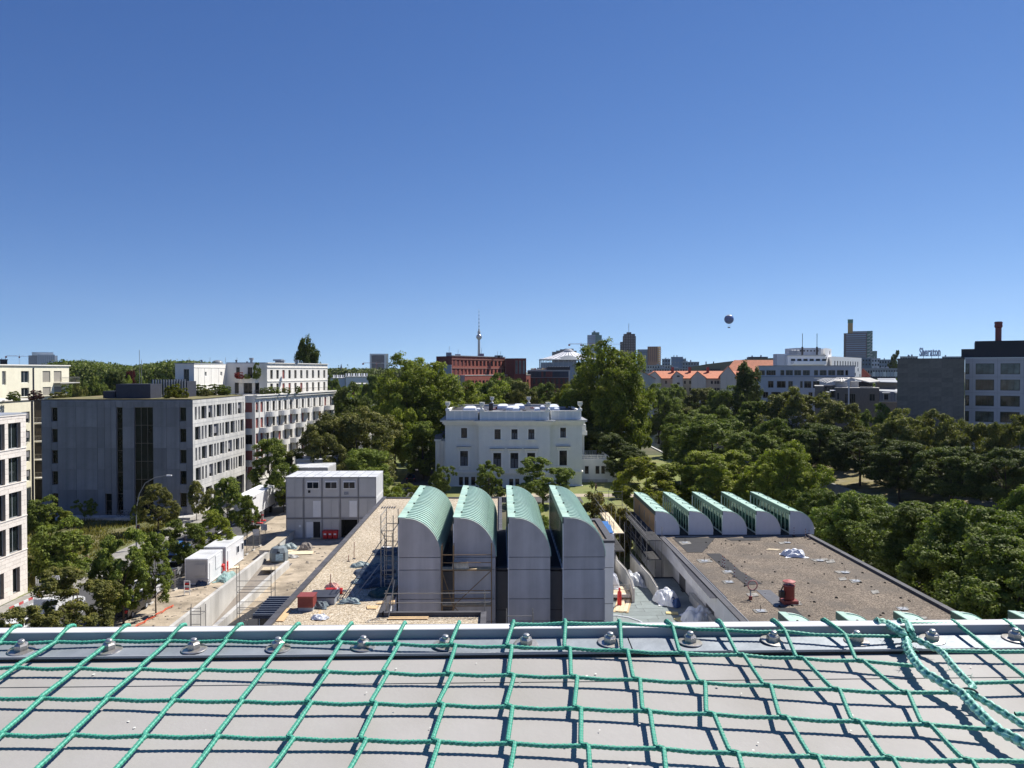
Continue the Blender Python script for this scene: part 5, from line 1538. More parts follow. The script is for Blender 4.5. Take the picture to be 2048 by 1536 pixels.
# lower, projecting storeys
q_ = 2.0
lo0 = line_u((P0.x,P0.y),(P1.x,P1.y),920.5); lo1 = line_u((P0.x,P0.y),(P1.x,P1.y),1053)
ws_ = []
for a in (975,1010,1030,1056,1084,1115,1143,1170,1200,1230,1260,1290,1320,1350,1380,1410,1440,1470):
 u = line_u((P0.x,P0.y),(P1.x,P1.y),680 + a / 4) - lo0
 for z in (15.8,12.0,8.2): ws_.append(dict(u=max(.3,u - .8),v=z,w=1.6,h=2.5))
facade(ro,(lo0 * ca + q_ * sa,lo0 * sa - q_ * ca,0),ra,lo1 - lo0,20.2,ws_,M_brick_red,M_grey_frame,M_glass_blue,t=.5,rec=.35,fw=.12)
MB().box(0,lo1 - lo0,0.55,2.2,0,20.1).build('core',M_brick_dark,ro,(lo0 * ca + q_ * sa,lo0 * sa - q_ * ca,0),ra)
MB().box(0,lo1 - lo0,-.1,2.4,20.21,20.45).build('coping',M_conc_light,ro,(lo0 * ca + q_ * sa,lo0 * sa - q_ * ca,0),ra)
MB().box(-.05,0.0,0.02,6,0,20.2).build('wall',M_greyblue,ro,(lo0 * ca + q_ * sa,lo0 * sa - q_ * ca,0),ra)
Pg = at(874,730,D0 - 1); Pg2 = at(903,730,D0 - 3); Pg3 = at(919,755,D0 - 1)
MB().box(Pg.x - P0.x,Pg2.x - P0.x,-3,-2.2,0,zat(729.5,D0 - 3)).build('wall',M_greyblue,ro)
MB().box(Pg2.x - P0.x + .01,Pg3.x - P0.x,-3,-2.2,0,zat(750,D0 - 3)).build('wall',M_greyblue,ro)
# corner tower
T0,T1 = xat(1028,322),xat(1052.5,322)
ws_ = [dict(u=(T1 - T0) * f - .45,v=20.8,w=.95,h=5.6,nx=1,ny=1) for f in (.2,.5,.8)]
facade(ro,(T0 - P0.x,322 - P0.y,0),0,T1 - T0,zat(716.5,322),ws_,mat('mid_red_brick',(0.20,0.05,0.045),0.85,0.1,1.5),M_grey_frame,glass('pale_glass',(0.4,0.42,0.42),0.2),t=.4,rec=.3,fw=.12)
MB().box(xat(1010.5,328) - P0.x,T1 - P0.x,322 - P0.y + .45,345 - P0.y,0,zat(716.6,322)).build('core',M_brick_dark,ro)  # dark brick also carries the shade left of the tower front
for (px,h) in ((897,3.2),(915,2.0),(962,2.5),(994,1.3),(1000,1.2)):
 p = at(px,710,315); boxo('roof_unit',p.x - P0.x - 1,p.x - P0.x + 1.2,315 - P0.y,317 - P0.y,HRt - .1,HRt + h * .6,M_metal_grey,ro)
 rod('antenna',(p.x - P0.x,316 - P0.y,HRt),(p.x - P0.x + .3,316 - P0.y,HRt + h + 1.2),.06,M_steel,ro)
# dark office to its right
DD = 345; dx = xat(1055,DD)
do = bld('dark_office','dark office with a glazed top band right of the red brick office','office building',dx,DD)
Wd = xat(1137,DD) - dx
MB().box(0,Wd,0,25,0,zat(755.5,DD)).build('wall',M_brick_dark,do)
MB().box(0,Wd,-.4,25,zat(755.4,DD),zat(754.5,DD)).build('ledge',M_metal_grey,do)
nb = 18
for i in range(nb):
 MB().box(.02,Wd / nb - .08,0,.3,0,zat(743,DD) - zat(754.4,DD)).build('glass_panel',mat('dark_blue_cladding',(0.03,0.04,0.075),0.2,0.1,obj_var=.3) if i not in (6,8,9,10) else mat('muted_red_cladding',(0.16,0.04,0.04),0.4,0.1),do,(i * Wd / nb,-.2,zat(754.4,DD)))
MB().box(0,Wd,.15,25,zat(754.4,DD),zat(742.8,DD)).build('core',M_black,do)
MB().box(-.4,Wd + .4,-.5,25,zat(742.8,DD) + .01,zat(741.2,DD)).build('roof',M_metal_grey,do)
for i in range(9):
 for (a,c) in ((757,768),(771,780)): boxo('window',Wd * (i + .2) / 9,Wd * (i + .75) / 9,-.06,-.004,zat(c,DD),zat(a,DD),mat('brown_glass',(0.05,0.045,0.05),0.15,0.4),do)
rp = bld('terraced_roof','low pale roof with slatted sunshades behind the dark office','building',xat(1056,420),420)
Wd = xat(1140,420) - xat(1056,420)
MB().box(0,Wd,0,20,0,zat(740,420)).build('wall',M_conc_light,rp)
MB().box(Wd * .45,Wd,0.5,18,zat(740,420),zat(733,420)).build('wall',M_black,rp)
for i in range(14): boxo('sunshade',Wd * (.46 + i * .038),Wd * (.475 + i * .038),-.8,6,zat(734,420),zat(732.6,420),M_white,rp)
rn = random.Random(2)
for i in range(16):
 x = rn.uniform(0,Wd * .42); boxo('roof_unit',x,x + rn.uniform(.6,2.4),1 + i,2.4 + i,zat(740,420),zat(740 - rn.uniform(1,4.5),420),rn.choice([M_conc_light,M_metal_grey,M_redbrown,M_wood]),rp)
# far skyline
def strips(par,W,z0,z1,n,y,m,name='window_band',x0=0.0,fr=0.5):
 h = (z1 - z0) / n
 for i in range(n): boxo(name,x0 + W * .03,x0 + W * .97,y,y + .3,z0 + i * h + h * .25,z0 + i * h + h * (.25 + fr),m,par)
M_blue_glass = mat('tower_blue_glass',(0.14,0.21,0.32),0.25,0.15,0.05,obj_var=.2)
M_green_glass = mat('tower_green_glass',(0.06,0.16,0.14),0.25,0.15,0.05)
M_steel_blue = mat('steel_blue_cladding',(0.20,0.25,0.30),0.5,0.1,0.1)
# glass tower
DB = 1560; x = xat(1174.5,DB); W = xat(1203.5,DB) - x
t = bld('glass_tower','blue green glass tower with stepped top rising behind the tall plane tree','tower',x,DB)
zt = zat(670,DB)
MB().prism([(0,0),(W * .55,-8),(W * .55,30),(0,30)],0,zt).build('wall',M_steel_blue,t)
MB().prism([(W * .551,-8),(W,4),(W,30),(W * .551,30)],0,zt).build('wall',M_green_glass,t)
MB().box(W * .3,W * .83,-2,25,zt + .1,zat(664.5,DB)).build('upper_storey',M_green_glass,t)
MB().box(W * .42,W * .55,2,8,zat(664.4,DB),zat(661.5,DB)).build('roof_unit',M_steel_blue,t)
for i in range(18):
 z = 30 + i * (zt - 30) / 18
 MB().prism([(.3,-.3),(W * .55,-8.35),(W * .55,-8.05),(.3,0.0)],z,z + 1.6).build('window_band',M_blue_glass,t)
# stepped brick tower
DK = 1600; x = xat(1240,DK); W = xat(1272,DK) - x
t = bld('brick_tower','dark brick high rise with stepped crown and thin antenna','tower',x,DK)
M_kol = mat('dark_brown_brick',(0.04,0.025,0.035),0.85,0.1,0.1)
def K(a,c,yt,y0=0,y1=40): MB().box(xat(a,DK) - x,xat(c,DK) - x,y0,y1,0,zat(yt,DK)).build('wall',M_kol,t)
K(1240,1245.3,683.5,4); K(1245.4,1271.5,672,0);
MB().box(xat(1247,DK) - x,xat(1270,DK) - x,3,36,zat(672,DK),zat(667.5,DK)).build('crown',M_kol,t)
MB().box(xat(1253,DK) - x,xat(1262.5,DK) - x,6,30,zat(667.5,DK),zat(664,DK)).build('crown',M_kol,t)
rod('antenna',(xat(1257.5,DK) - x,15,zat(664,DK)),(xat(1257.5,DK) - x,15,zat(646,DK)),.45,M_steel,t)
w_ = MB()
for i in range(9):
 for j in range(17):
  px = 1241.2 + i * 3.4; z = zat(724 - j * 3.3,DK)
  if i < 2 and j > 11: continue
  w_.box(xat(px,DK) - x,xat(px + 1.3,DK) - x,-.3 if i > 1 else 3.7,-.05 if i > 1 else 3.95,z,z + 1.5)
w_.build('windows',mat('pale_window',(0.24,0.23,0.25),0.3,0.3),t,kind='stuff')
# brown and grey slab
DS = 1450; x = xat(1275,DS)
t = bld('striped_tower','orange brown high rise with a lower grey wing','tower',x,DS)
MB().box(0,xat(1295,DS) - x,4,30,0,zat(698.5,DS)).build('wall',M_steel_blue,t)
strips(t,xat(1295,DS) - x,zat(727,DS),zat(699,DS),8,3.6,M_blue_glass)
M_terra = mat('terracotta_cladding',(0.42,0.20,0.12),0.8,0.1,0.1)
a,c = xat(1295.2,DS) - x,xat(1315,DS) - x
MB().box(a,c,0,26,0,zat(693,DS)).build('wall',M_terra,t)
for i in range(5): boxo('fin',a + (c - a) * (i + .3) / 5,a + (c - a) * (i + .55) / 5,-.5,0,40,zat(694,DS),mat('dark_terracotta',(0.2,0.09,0.06),0.8),t)
MB().prism([(c + .01,0),(xat(1321.5,DS) - x,6),(xat(1321.5,DS) - x,26),(c + .01,26)],0,zat(693,DS)).build('wall',mat('ochre_cladding',(0.60,0.36,0.16),0.7,0.15,0.2),t)
for i in range(8): boxo('balcony',c + 2,xat(1322,DS) - x,-.5,4,zat(726 - i * 4,DS),zat(724.5 - i * 4,DS),M_white,t)
# debis like tower
DT = 1600; x = xat(1687,DT)
t = bld('office_tower','slate blue high rise with ochre chimney topped by a green cube','tower',x,DT)
def TU(px): return xat(px,DT) - x
MB().box(TU(1687),TU(1733),0,40,0,zat(666,DT)).build('wall',mat('brown_tower_cladding',(0.055,0.045,0.06),0.7,0.1),t)
for i in range(13): boxo('window_band',TU(1692),TU(1731),-.6,-.02,zat(722 - i * 4.3,DT),zat(719.4 - i * 4.3,DT),M_blue_glass,t)
MB().box(TU(1705),TU(1733),5,35,zat(666,DT),zat(662,DT)).build('crown',M_steel_blue,t)
MB().box(TU(1695),TU(1705),4,14,zat(666,DT),zat(645.5,DT)).build('chimney',mat('ochre_shaft',(0.45,0.25,0.06),0.8,0.05),t)
MB().box(TU(1694.7),TU(1705.3),3.6,14.4,zat(645.4,DT),zat(638,DT)).build('chimney_cube',mat('green_cube',(0.03,0.20,0.13),0.5,0.1),t)
MB().box(TU(1733.1),TU(1744),3,20,0,zat(662,DT)).build('glass_shaft',M_green_glass,t)
for i in range(9):
 z = zat(722 - i * 6.5,DT)
 bar('brace',(TU(1736),2.8,z),(TU(1744),2.8,z + 6),.5,.4,M_white2,t); boxo('beam',TU(1733),TU(1744),2.4,2.99,z - .4,z,M_white2,t)
boxo('wing',TU(1744.2),TU(1753),6,20,0,zat(702,DT),M_green_glass,t)
# cultural hall with tent roof, ring block and stepped towers
DQ = 1500; x = xat(1137,DQ)
t = bld('tent_roof','white pleated tent roof on a steel ring beyond the red brick office','roof',x,DQ)
zb,zt_ = zat(718,DQ),zat(697.5,DQ)
NP = 28; M_fabric = mat('white_tent_fabric',(0.80,0.80,0.82),0.6,0.03); M_tgrey = mat('tent_strut',(0.16,0.18,0.20),0.6,0.05)
Rr = 58.0
for k in range(NP):
 a0_,a1_ = 2 * math.pi * (k + .12) / NP,2 * math.pi * (k + .88) / NP
 b = MB(); K_ = 6
 for i in range(K_):
  f0,f1 = i / K_,(i + 1) / K_
  r0,r1 = 9 + (Rr - 9) * f0,9 + (Rr - 9) * f1
  z0,z1 = zb + (zt_ - 5 - zb) * (1 - f0) ** 1.3,zb + (zt_ - 5 - zb) * (1 - f1) ** 1.3
  P = lambda r_,a_,z_: (r_ * math.cos(a_),r_ * math.sin(a_) * .8,z_)
  b.quad(P(r0,a0_,z0),P(r1,a0_,z1),P(r1,a1_,z1),P(r0,a1_,z0))
 b.quad((Rr * math.cos(a0_),Rr * math.sin(a0_) * .8,zb),(Rr * math.cos((a0_ + a1_) / 2),Rr * math.sin((a0_ + a1_) / 2) * .8,zb - 4),(Rr * math.cos((a0_ + a1_) / 2),Rr * math.sin((a0_ + a1_) / 2) * .8,zb - 3.9),(Rr * math.cos(a1_),Rr * math.sin(a1_) * .8,zb))
 b.build('fabric_panel',M_fabric,t)
MB().lathe([(9 + (Rr - 9) * f,zb - 2.2 + (zt_ - 5 - zb) * (1 - f) ** 1.3) for f in (1,.8,.6,.4,.2,0)],40).build('underside',M_tgrey,t,scale=None)
MB().lathe([(11,zt_ - 7),(9.5,zt_ - 4),(5,zt_ - .5),(1.0,zt_)],20).build('crown_cone',mat('grey_mesh',(0.33,0.34,0.37),0.7,0.1),t)
ring = bld('ring_building','glass and steel ring building under the white tent roof','building',x,DQ)
MB().lathe([(62,0),(62,zb - 17)],36).build('wall',M_blue_glass,ring)
MB().lathe([(54,zb - 16.9),(54,zb - 7)],36).build('upper_storey',M_steel_blue,ring)
for k in range(36):
 a = 2 * math.pi * k / 36
 MB().box(-.4,.4,-.4,.4,zb - 18,zb - 2).build('steel_column',M_metal_grey,ring,(57 * math.cos(a),57 * math.sin(a),0))
t = bld('stepped_grey_block','grey stepped block behind the white tent roof','building',xat(1104,1700),1700)
x = xat(1104,1700)
for a,c,yt in ((1104,1112,703.5),(1112.1,1120,701),(1120.1,1129,698.5),(1129.1,1147,697.3),(1148,1153,701.5)):
 MB().box(xat(a,1700) - x,xat(c,1700) - x,0,30,0,zat(yt,1700)).build('wall',mat('mid_grey_stone',(0.20,0.19,0.19),0.85,0.08),t)
# broadcasting tower
DF = 4100; x = xat(958,DF)
t = bld('television_tower','slender television tower with steel ball and long striped antenna','tower',x,DF)
M_tv = mat('tower_concrete',(0.38,0.38,0.38),0.8,0.05)
zb_ = zat(674,DF)
MB().lathe([(16,0),(9,60),(7.2,120),(5.6,zb_)],20).build('shaft',M_tv,t,smooth=True)
MB().lathe([(3.0,-15.5),(9,-13),(13.6,-7),(15.6,0),(13.6,7),(9,13),(4.5,15.5)],24).build('ball',mat('steel_ball',(0.30,0.31,0.33),0.3,0.15,0.2,metal=.6),t,(0,0,zb_),smooth=True)
for k in range(8): MB().lathe([(15.9,0),(15.9,.7)],24).build('ball_ring',M_tgrey,t,(0,0,zb_ - 3 + k * .0 + (k * 1.2)),scale=(1 - abs(-3 + k * 1.2) ** 2 / 600,1 - abs(-3 + k * 1.2) ** 2 / 600,1)) if k < 3 else None
MB().lathe([(5,15),(7.5,17),(7.5,30),(4,33),(4,42)],16).build('antenna_base',M_tv,t,(0,0,zb_))
ztip = zat(618,DF); za = zb_ + 42; n = 11
for k in range(n):
 MB().lathe([(2.4 * (1 - k / n * .75),0),(2.4 * (1 - (k + 1) / n * .75),(ztip - za) / n)],8).build('antenna_section',M_tgrey if k % 2 else M_white2,t,(0,0,za + k * (ztip - za) / n))
# moored balloon
DBn = 1880; p = at(1458,638.5,DBn)
t = thing('tethered_balloon','round blue tethered balloon with silver top high over the city','balloon',tuple(p))
rb_ = 9.3 * DBn / F
prof = [(rb_ * math.sin(math.pi * k / 16) + .02,-rb_ * math.cos(math.pi * k / 16)) for k in range(17)]
MB().lathe(prof[:13],28).build('envelope',mat('balloon_blue',(0.03,0.09,0.30),0.7,0.5,0.12,spec=.05),t,smooth=True)
MB().lathe(prof[12:],28).build('crown',mat('balloon_silver',(0.42,0.48,0.55),0.4,0.4,0.12),t,smooth=True)
MB().lathe([(3.0,0),(3.2,1.6),(3.0,2.4)],12).build('gondola',M_dark_frame,t,(0,0,-rb_ - 10))
for k in range(4): rod('rope',(2.5 * math.cos(k * 1.57),2.5 * math.sin(k * 1.57),-rb_ - 8),(rb_ * .5 * math.cos(k * 1.57),rb_ * .5 * math.sin(k * 1.57),-rb_ * .86),.12,M_steel,t)
# slab with white frame
DI = 2900; x = xat(739.5,DI); W = xat(777,DI) - x
t = bld('framed_slab_tower','dark office slab framed in white, alone on the skyline','tower',x,DI)
z1 = zat(707.5,DI)
MB().box(W * .09,W * .78,0,25,0,z1 - 5).build('facade',mat('navy_glass',(0.015,0.03,0.06),0.8,0.2,0.05,spec=.05),t)
MB().box(0,W * .088,-2,26,0,z1).build('frame',M_white2,t); MB().box(W * .782,W * .86,-2,26,0,z1).build('frame',M_white2,t)
MB().box(W * .862,W,4,26,0,z1).build('side',mat('cream_side',(.6,.6,.52),.8),t)
MB().box(W * .089,W * .781,-2,26,z1 - 5,z1).build('frame',M_white2,t)
# pale hospital slab and neighbours at the far left
DCh = 2600; x = xat(57,DCh)
t = bld('pale_slab_tower','pale gridded high rise at the far left skyline','tower',x,DCh)
def CU(px): return xat(px,DCh) - x
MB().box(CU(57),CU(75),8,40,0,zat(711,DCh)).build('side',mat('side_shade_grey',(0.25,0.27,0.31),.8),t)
MB().box(CU(75),CU(111),0,40,0,zat(709,DCh)).build('facade',M_grey_office,t)
MB().box(CU(64),CU(108),3,30,zat(711,DCh),zat(704.5,DCh)).build('crown',M_wh,t)
MB().box(CU(111.1),CU(116.5),3,40,0,zat(711,DCh)).build('stair_tower',M_wh,t)
for j in range(8):
 for i in range(8): boxo('window',CU(77 + i * 4.2),CU(79.4 + i * 4.2),-.5,-.02,zat(729 - j * 2.3,DCh),zat(727.8 - j * 2.3,DCh),M_steel_blue,t)
def crane(px0,px1,pxm,py,D,label,ybase=760):
 x = xat(pxm,D); t = bld('tower_crane',label,'crane',x,D,'cranes on the skyline')
 z = zat(py,D); s = D / 1538
 mast = MB();
 for a_ in (-.8,.8):
  for b_ in (-.8,.8): mast.box((a_ - .15) * s,(a_ + .15) * s,(b_ - .15) * s,(b_ + .15) * s,0,z)
 mast.build('mast',mat('crane_red',(.45,.08,.05),.6),t)
 bar('jib',(xat(px0,D) - x,0,z),(xat(px1,D) - x,0,z - .5 * s),1.2 * s,.5 * s,M_white2,t)
 bar('jib',(xat(px0,D) - x,0,z + 1.4 * s),(xat((px0 + px1) / 2,D) - x,0,z + 1.4 * s),.6 * s,.25 * s,MATS['crane_red'],t)
 n = 22
 for i in range(n):
  a = xat(px0 + (px1 - px0) * i / n,D) - x; c = xat(px0 + (px1 - px0) * (i + 1) / n,D) - x
  rod('jib_brace',(a,0,z + .4 * s),((a + c) / 2,0,z + 1.4 * s),.16 * s,MATS['crane_red'] if (i // 3) % 2 else M_white2,t)
 boxo('counterweight',xat(px0,D) - x - 1.5 * s,xat(px0,D) - x + 2.5 * s,-1,1,z - 3 * s,z,MATS['crane_red'],t)
 boxo('cab',-1.6 * s,1.6 * s,-1.5,1.5,z - 3.2 * s,z - .2 * s,M_redbrown,t)
 rod('apex',(0,0,z),(0,0,z + 4 * s),.3 * s,M_steel,t)
crane(1138,1242,1162,688.5,1300,'red and white tower crane just above the tall plane tree')
crane(12,57,39,713,2000,'grey tower crane left of the pale gridded high rise')
crane(726,792,753,726.5,2600,'small red crane before the framed dark slab')
# glass dome far behind the white apartments
x = xat(435,1900); t = bld('glass_dome','grey glass dome peeping over the white apartment roof','dome',x,1900)
r_ = 11.8 * 1900 / F; MB().lathe([(r_ * math.cos(a),zat(727,1900) + r_ * .58 * math.sin(a)) for a in [math.pi / 2 * k / 8 for k in range(9)]][:8] + [(.3,zat(727,1900) + r_ * .58)],24).build('dome',mat('dome_glass',(.2,.22,.23),.3),t)
MB().lathe([(r_ * 1.02,0),(r_ * 1.02,zat(727,1900))],24).build('drum',M_conc_light,t)
x = xat(682.5,1500); t = bld('church_spire','dark needle like church spire on the skyline left of the framed slab','church',x,1500)
MB().box(-4,4,-4,4,0,zat(741,1500)).build('tower',M_brick_dark,t); MB().lathe([(3.4,zat(741,1500)),(2,zat(736,1500)),(.2,zat(727.5,1500))],8).build('spire',mat('slate_spire',(.08,.09,.11),.6),t)
# cultural buildings: low white roofs between the trees
for i,(a,c,yt,D,lab,mm) in enumerate([(655,690,757,420,'low white flat roofed hall left of the big plane tree',M_wh),(691,738,754,400,'low white roof with a row of rooflights before the far wood',M_wh),(703,735,769,330,'low cream hall with dark red base between the trees',M_cream)]):
 x = xat(a,D); W = xat(c,D) - x
 t = bld('low_hall',lab,'building',x,D,'low pale halls at the edge of the wood')
 MB().box(0,W,0,30,0,zat(yt,D)).build('wall',mm,t); MB().box(-.3,W + .3,-.4,30,zat(yt,D) + .01,zat(yt - 1.2,D)).build('roof',M_conc_light,t)
 if i != 2:
  for k in range(9): MB().prism_x([(0,0),(1.6,0),(1.6,1.6)],0,W / 9 * .6).build('rooflight',M_white2 if k % 2 else M_metal_grey,t,(k * W / 9,1.5,zat(yt - 1.2,D)))
 else: MB().box(0,W,-.1,0,0,zat(yt + 12,D)).build('base',M_redbrown,t)
# assorted roofs of the middle distance, each a block of its own
rn = random.Random(77)
far = [
 (1324,1341,718.5,1200,M_steel_blue,'low blue grey office left of the taller glazed block'),(1342,1366,714.5,1150,M_blue_glass,'glazed office block standing over the orange roofs'),
 (1366,1372,718,1140,M_grey_office,'narrow pale block right of the glazed office'),(1365,1398,724.5,1000,M_steel_blue,'flat blue grey block with two stubby vents'),
 (1284,1345,731,800,M_conc_light,'long low grey roof under the brown high rise'),(1308,1380,737,700,M_metal_grey,'wide grey flat roof above the first orange gable'),
 (1496,1535,714.5,900,M_metal_grey,'dark grey box on the skyline above the long orange roof'),
 (1724,1742,717,620,M_steel_blue,'glassy low block at the foot of the slate blue high rise'),(1743,1760,717.5,600,M_grey_office,'pale block with small windows left of the lone far tree'),
 (1758,1785,720,560,M_greyblue,'grey blue flat block before the lone far tree'),(1800,1835,713.5,800,M_conc_light,'thin pale roofline left of the rooftop letters'),(1884,1922,713.8,850,M_steel_blue,'thin grey roofline right of the rooftop letters'),
 (1730,1796,738,420,M_metal_grey,'plant storey with white cabinets above the brick apartments'),(560,600,746,900,M_conc_light,'pale roof hidden behind the white apartments'),
 (800,830,735,3000,M_grey_office,'faint pale block right of the framed slab'),(780,795,736.5,2900,M_conc_light,'tiny pale hall beside the framed slab'),(0,15,720,400,M_metal_dark,'dark roof box on the skyline at the left edge')]
for a,c,yt,D,mm,lab in far:
 x = xat(a,D); W = xat(c,D) - x; z = zat(yt,D)
 t = bld('distant_block',lab,'building',x,D)
 MB().box(0,W,0,25,0,z).build('wall',mm,t); MB().box(-.3,W + .3,-.3,25,z + .01,z + .4 * D / 900 + .2).build('roof',M_metal_grey,t)
 n = max(3,int((c - a) / 5))
 for r0 in range(2):
  for i in range(n):
   boxo('window',W * (i + .2) / n,W * (i + .7) / n,-.3,-.02,z - (2.2 + 3.2 * r0) * max(1,D / 700),z - (.8 + 3.2 * r0) * max(1,D / 700),M_glass_blue if mm is not M_blue_glass else M_steel_blue,t)
 for i in range(rn.randint(1,4)):
  xx = W * rn.uniform(.1,.8); boxo('roof_unit',xx,xx + W * .08,4,8,z + .2,z + rn.uniform(1,2.4) * D / 900 + .5,M_metal_grey,t)
boxo_ = bld('plant_cabinets','white ventilation cabinets on the roof above the brick apartments','machinery',xat(1745,400),400)
for i in range(7): boxo('cabinet',i * 1.9,i * 1.9 + 1.6,0,2,zat(753,400),zat(743.5,400),M_grey_office if i % 3 else M_white2,boxo_)
t = bld('tiled_roof','small orange tiled roof right of the bright white block','house',xat(1722,330),330)
W = xat(1740,330) - xat(1722,330)
MB().prism_y([(0,0),(W,0),(W,zat(752,330)),(W * .2,zat(738,330)),(0,zat(742,330))],0,14).build('wall',M_redbrown,t)
MB().hexa([(W * .2,-.3,zat(738,330) + .02),(W + .4,-.3,zat(753,330) + .02),(W + .4,14,zat(753,330) + .02),(W * .2,14,zat(738,330) + .02)],[(W * .2,-.3,zat(738,330) + .4),(W + .4,-.3,zat(753,330) + .4),(W + .4,14,zat(753,330) + .4),(W * .2,14,zat(738,330) + .4)]).build('roof',M_orange_tile,t)
# wide bronze green roof
DG = 700; t = bld('bronze_roof_library','broad sloping bronze green roof behind the orange houses','library',xat(1378,DG),DG)
x = xat(1378,DG); P = lambda px,py: (xat(px,DG) - x,zat(py,DG))
pts = [(0,0),(P(1565,0)[0],0),P(1565,716),P(1500,717.5),P(1465,722),P(1415,728),P(1382,733.5),P(1378,742)]
MB().prism_y(pts,0,60).build('roof',mat('bronze_green_roof',(0.20,0.185,0.11),0.6,0.08,0.05),t)
boxo('roof_unit',P(1496,0)[0],P(1533,0)[0],5,30,zat(718,DG),zat(714,DG),M_metal_dark,t)
MB().box(P(1410,0)[0],P(1440,0)[0],-4,0,0,zat(738,DG)).build('facade',M_black,t)
for px in (1411,1426): boxo('vent',P(px,0)[0],P(px + 2,0)[0],2,5,zat(729,DG),zat(723,DG),M_dark_frame,t)
# bridge over the canal
DBr = 300
br = bld('canal_bridge','low arched brown iron bridge over the canal behind the trees','bridge',40,DBr)
b = MB(); n = 14
for i in range(n):
 f0,f1 = i / n,(i + 1) / n; X = lambda f: 28 * f
 zt = lambda f: 1.4 + 1.6 * math.sin(math.pi * f); zu = lambda f: -0.6 + 3.0 * math.sin(math.pi * f)
 b.hexa([(X(f0),0,zu(f0)),(X(f1),0,zu(f1)),(X(f1),4,zu(f1)),(X(f0),4,zu(f0))],[(X(f0),0,zt(f0)),(X(f1),0,zt(f1)),(X(f1),4,zt(f1)),(X(f0),4,zt(f0))])
b.build('arch',mat('bridge_iron',(.07,.035,.03),.6),br)
for i in range(25):
 f = i / 24; rod('baluster',(28 * f,0.1,1.4 + 1.6 * math.sin(math.pi * f)),(28 * f,.1,2.5 + 1.6 * math.sin(math.pi * f)),.05,M_dark_frame,br)
for i in range(24):
 f,f1 = i / 24,(i + 1) / 24; rod('rail',(28 * f,0.1,2.5 + 1.6 * math.sin(math.pi * f)),(28 * f1,.1,2.5 + 1.6 * math.sin(math.pi * f1)),.07,M_conc_light,br)
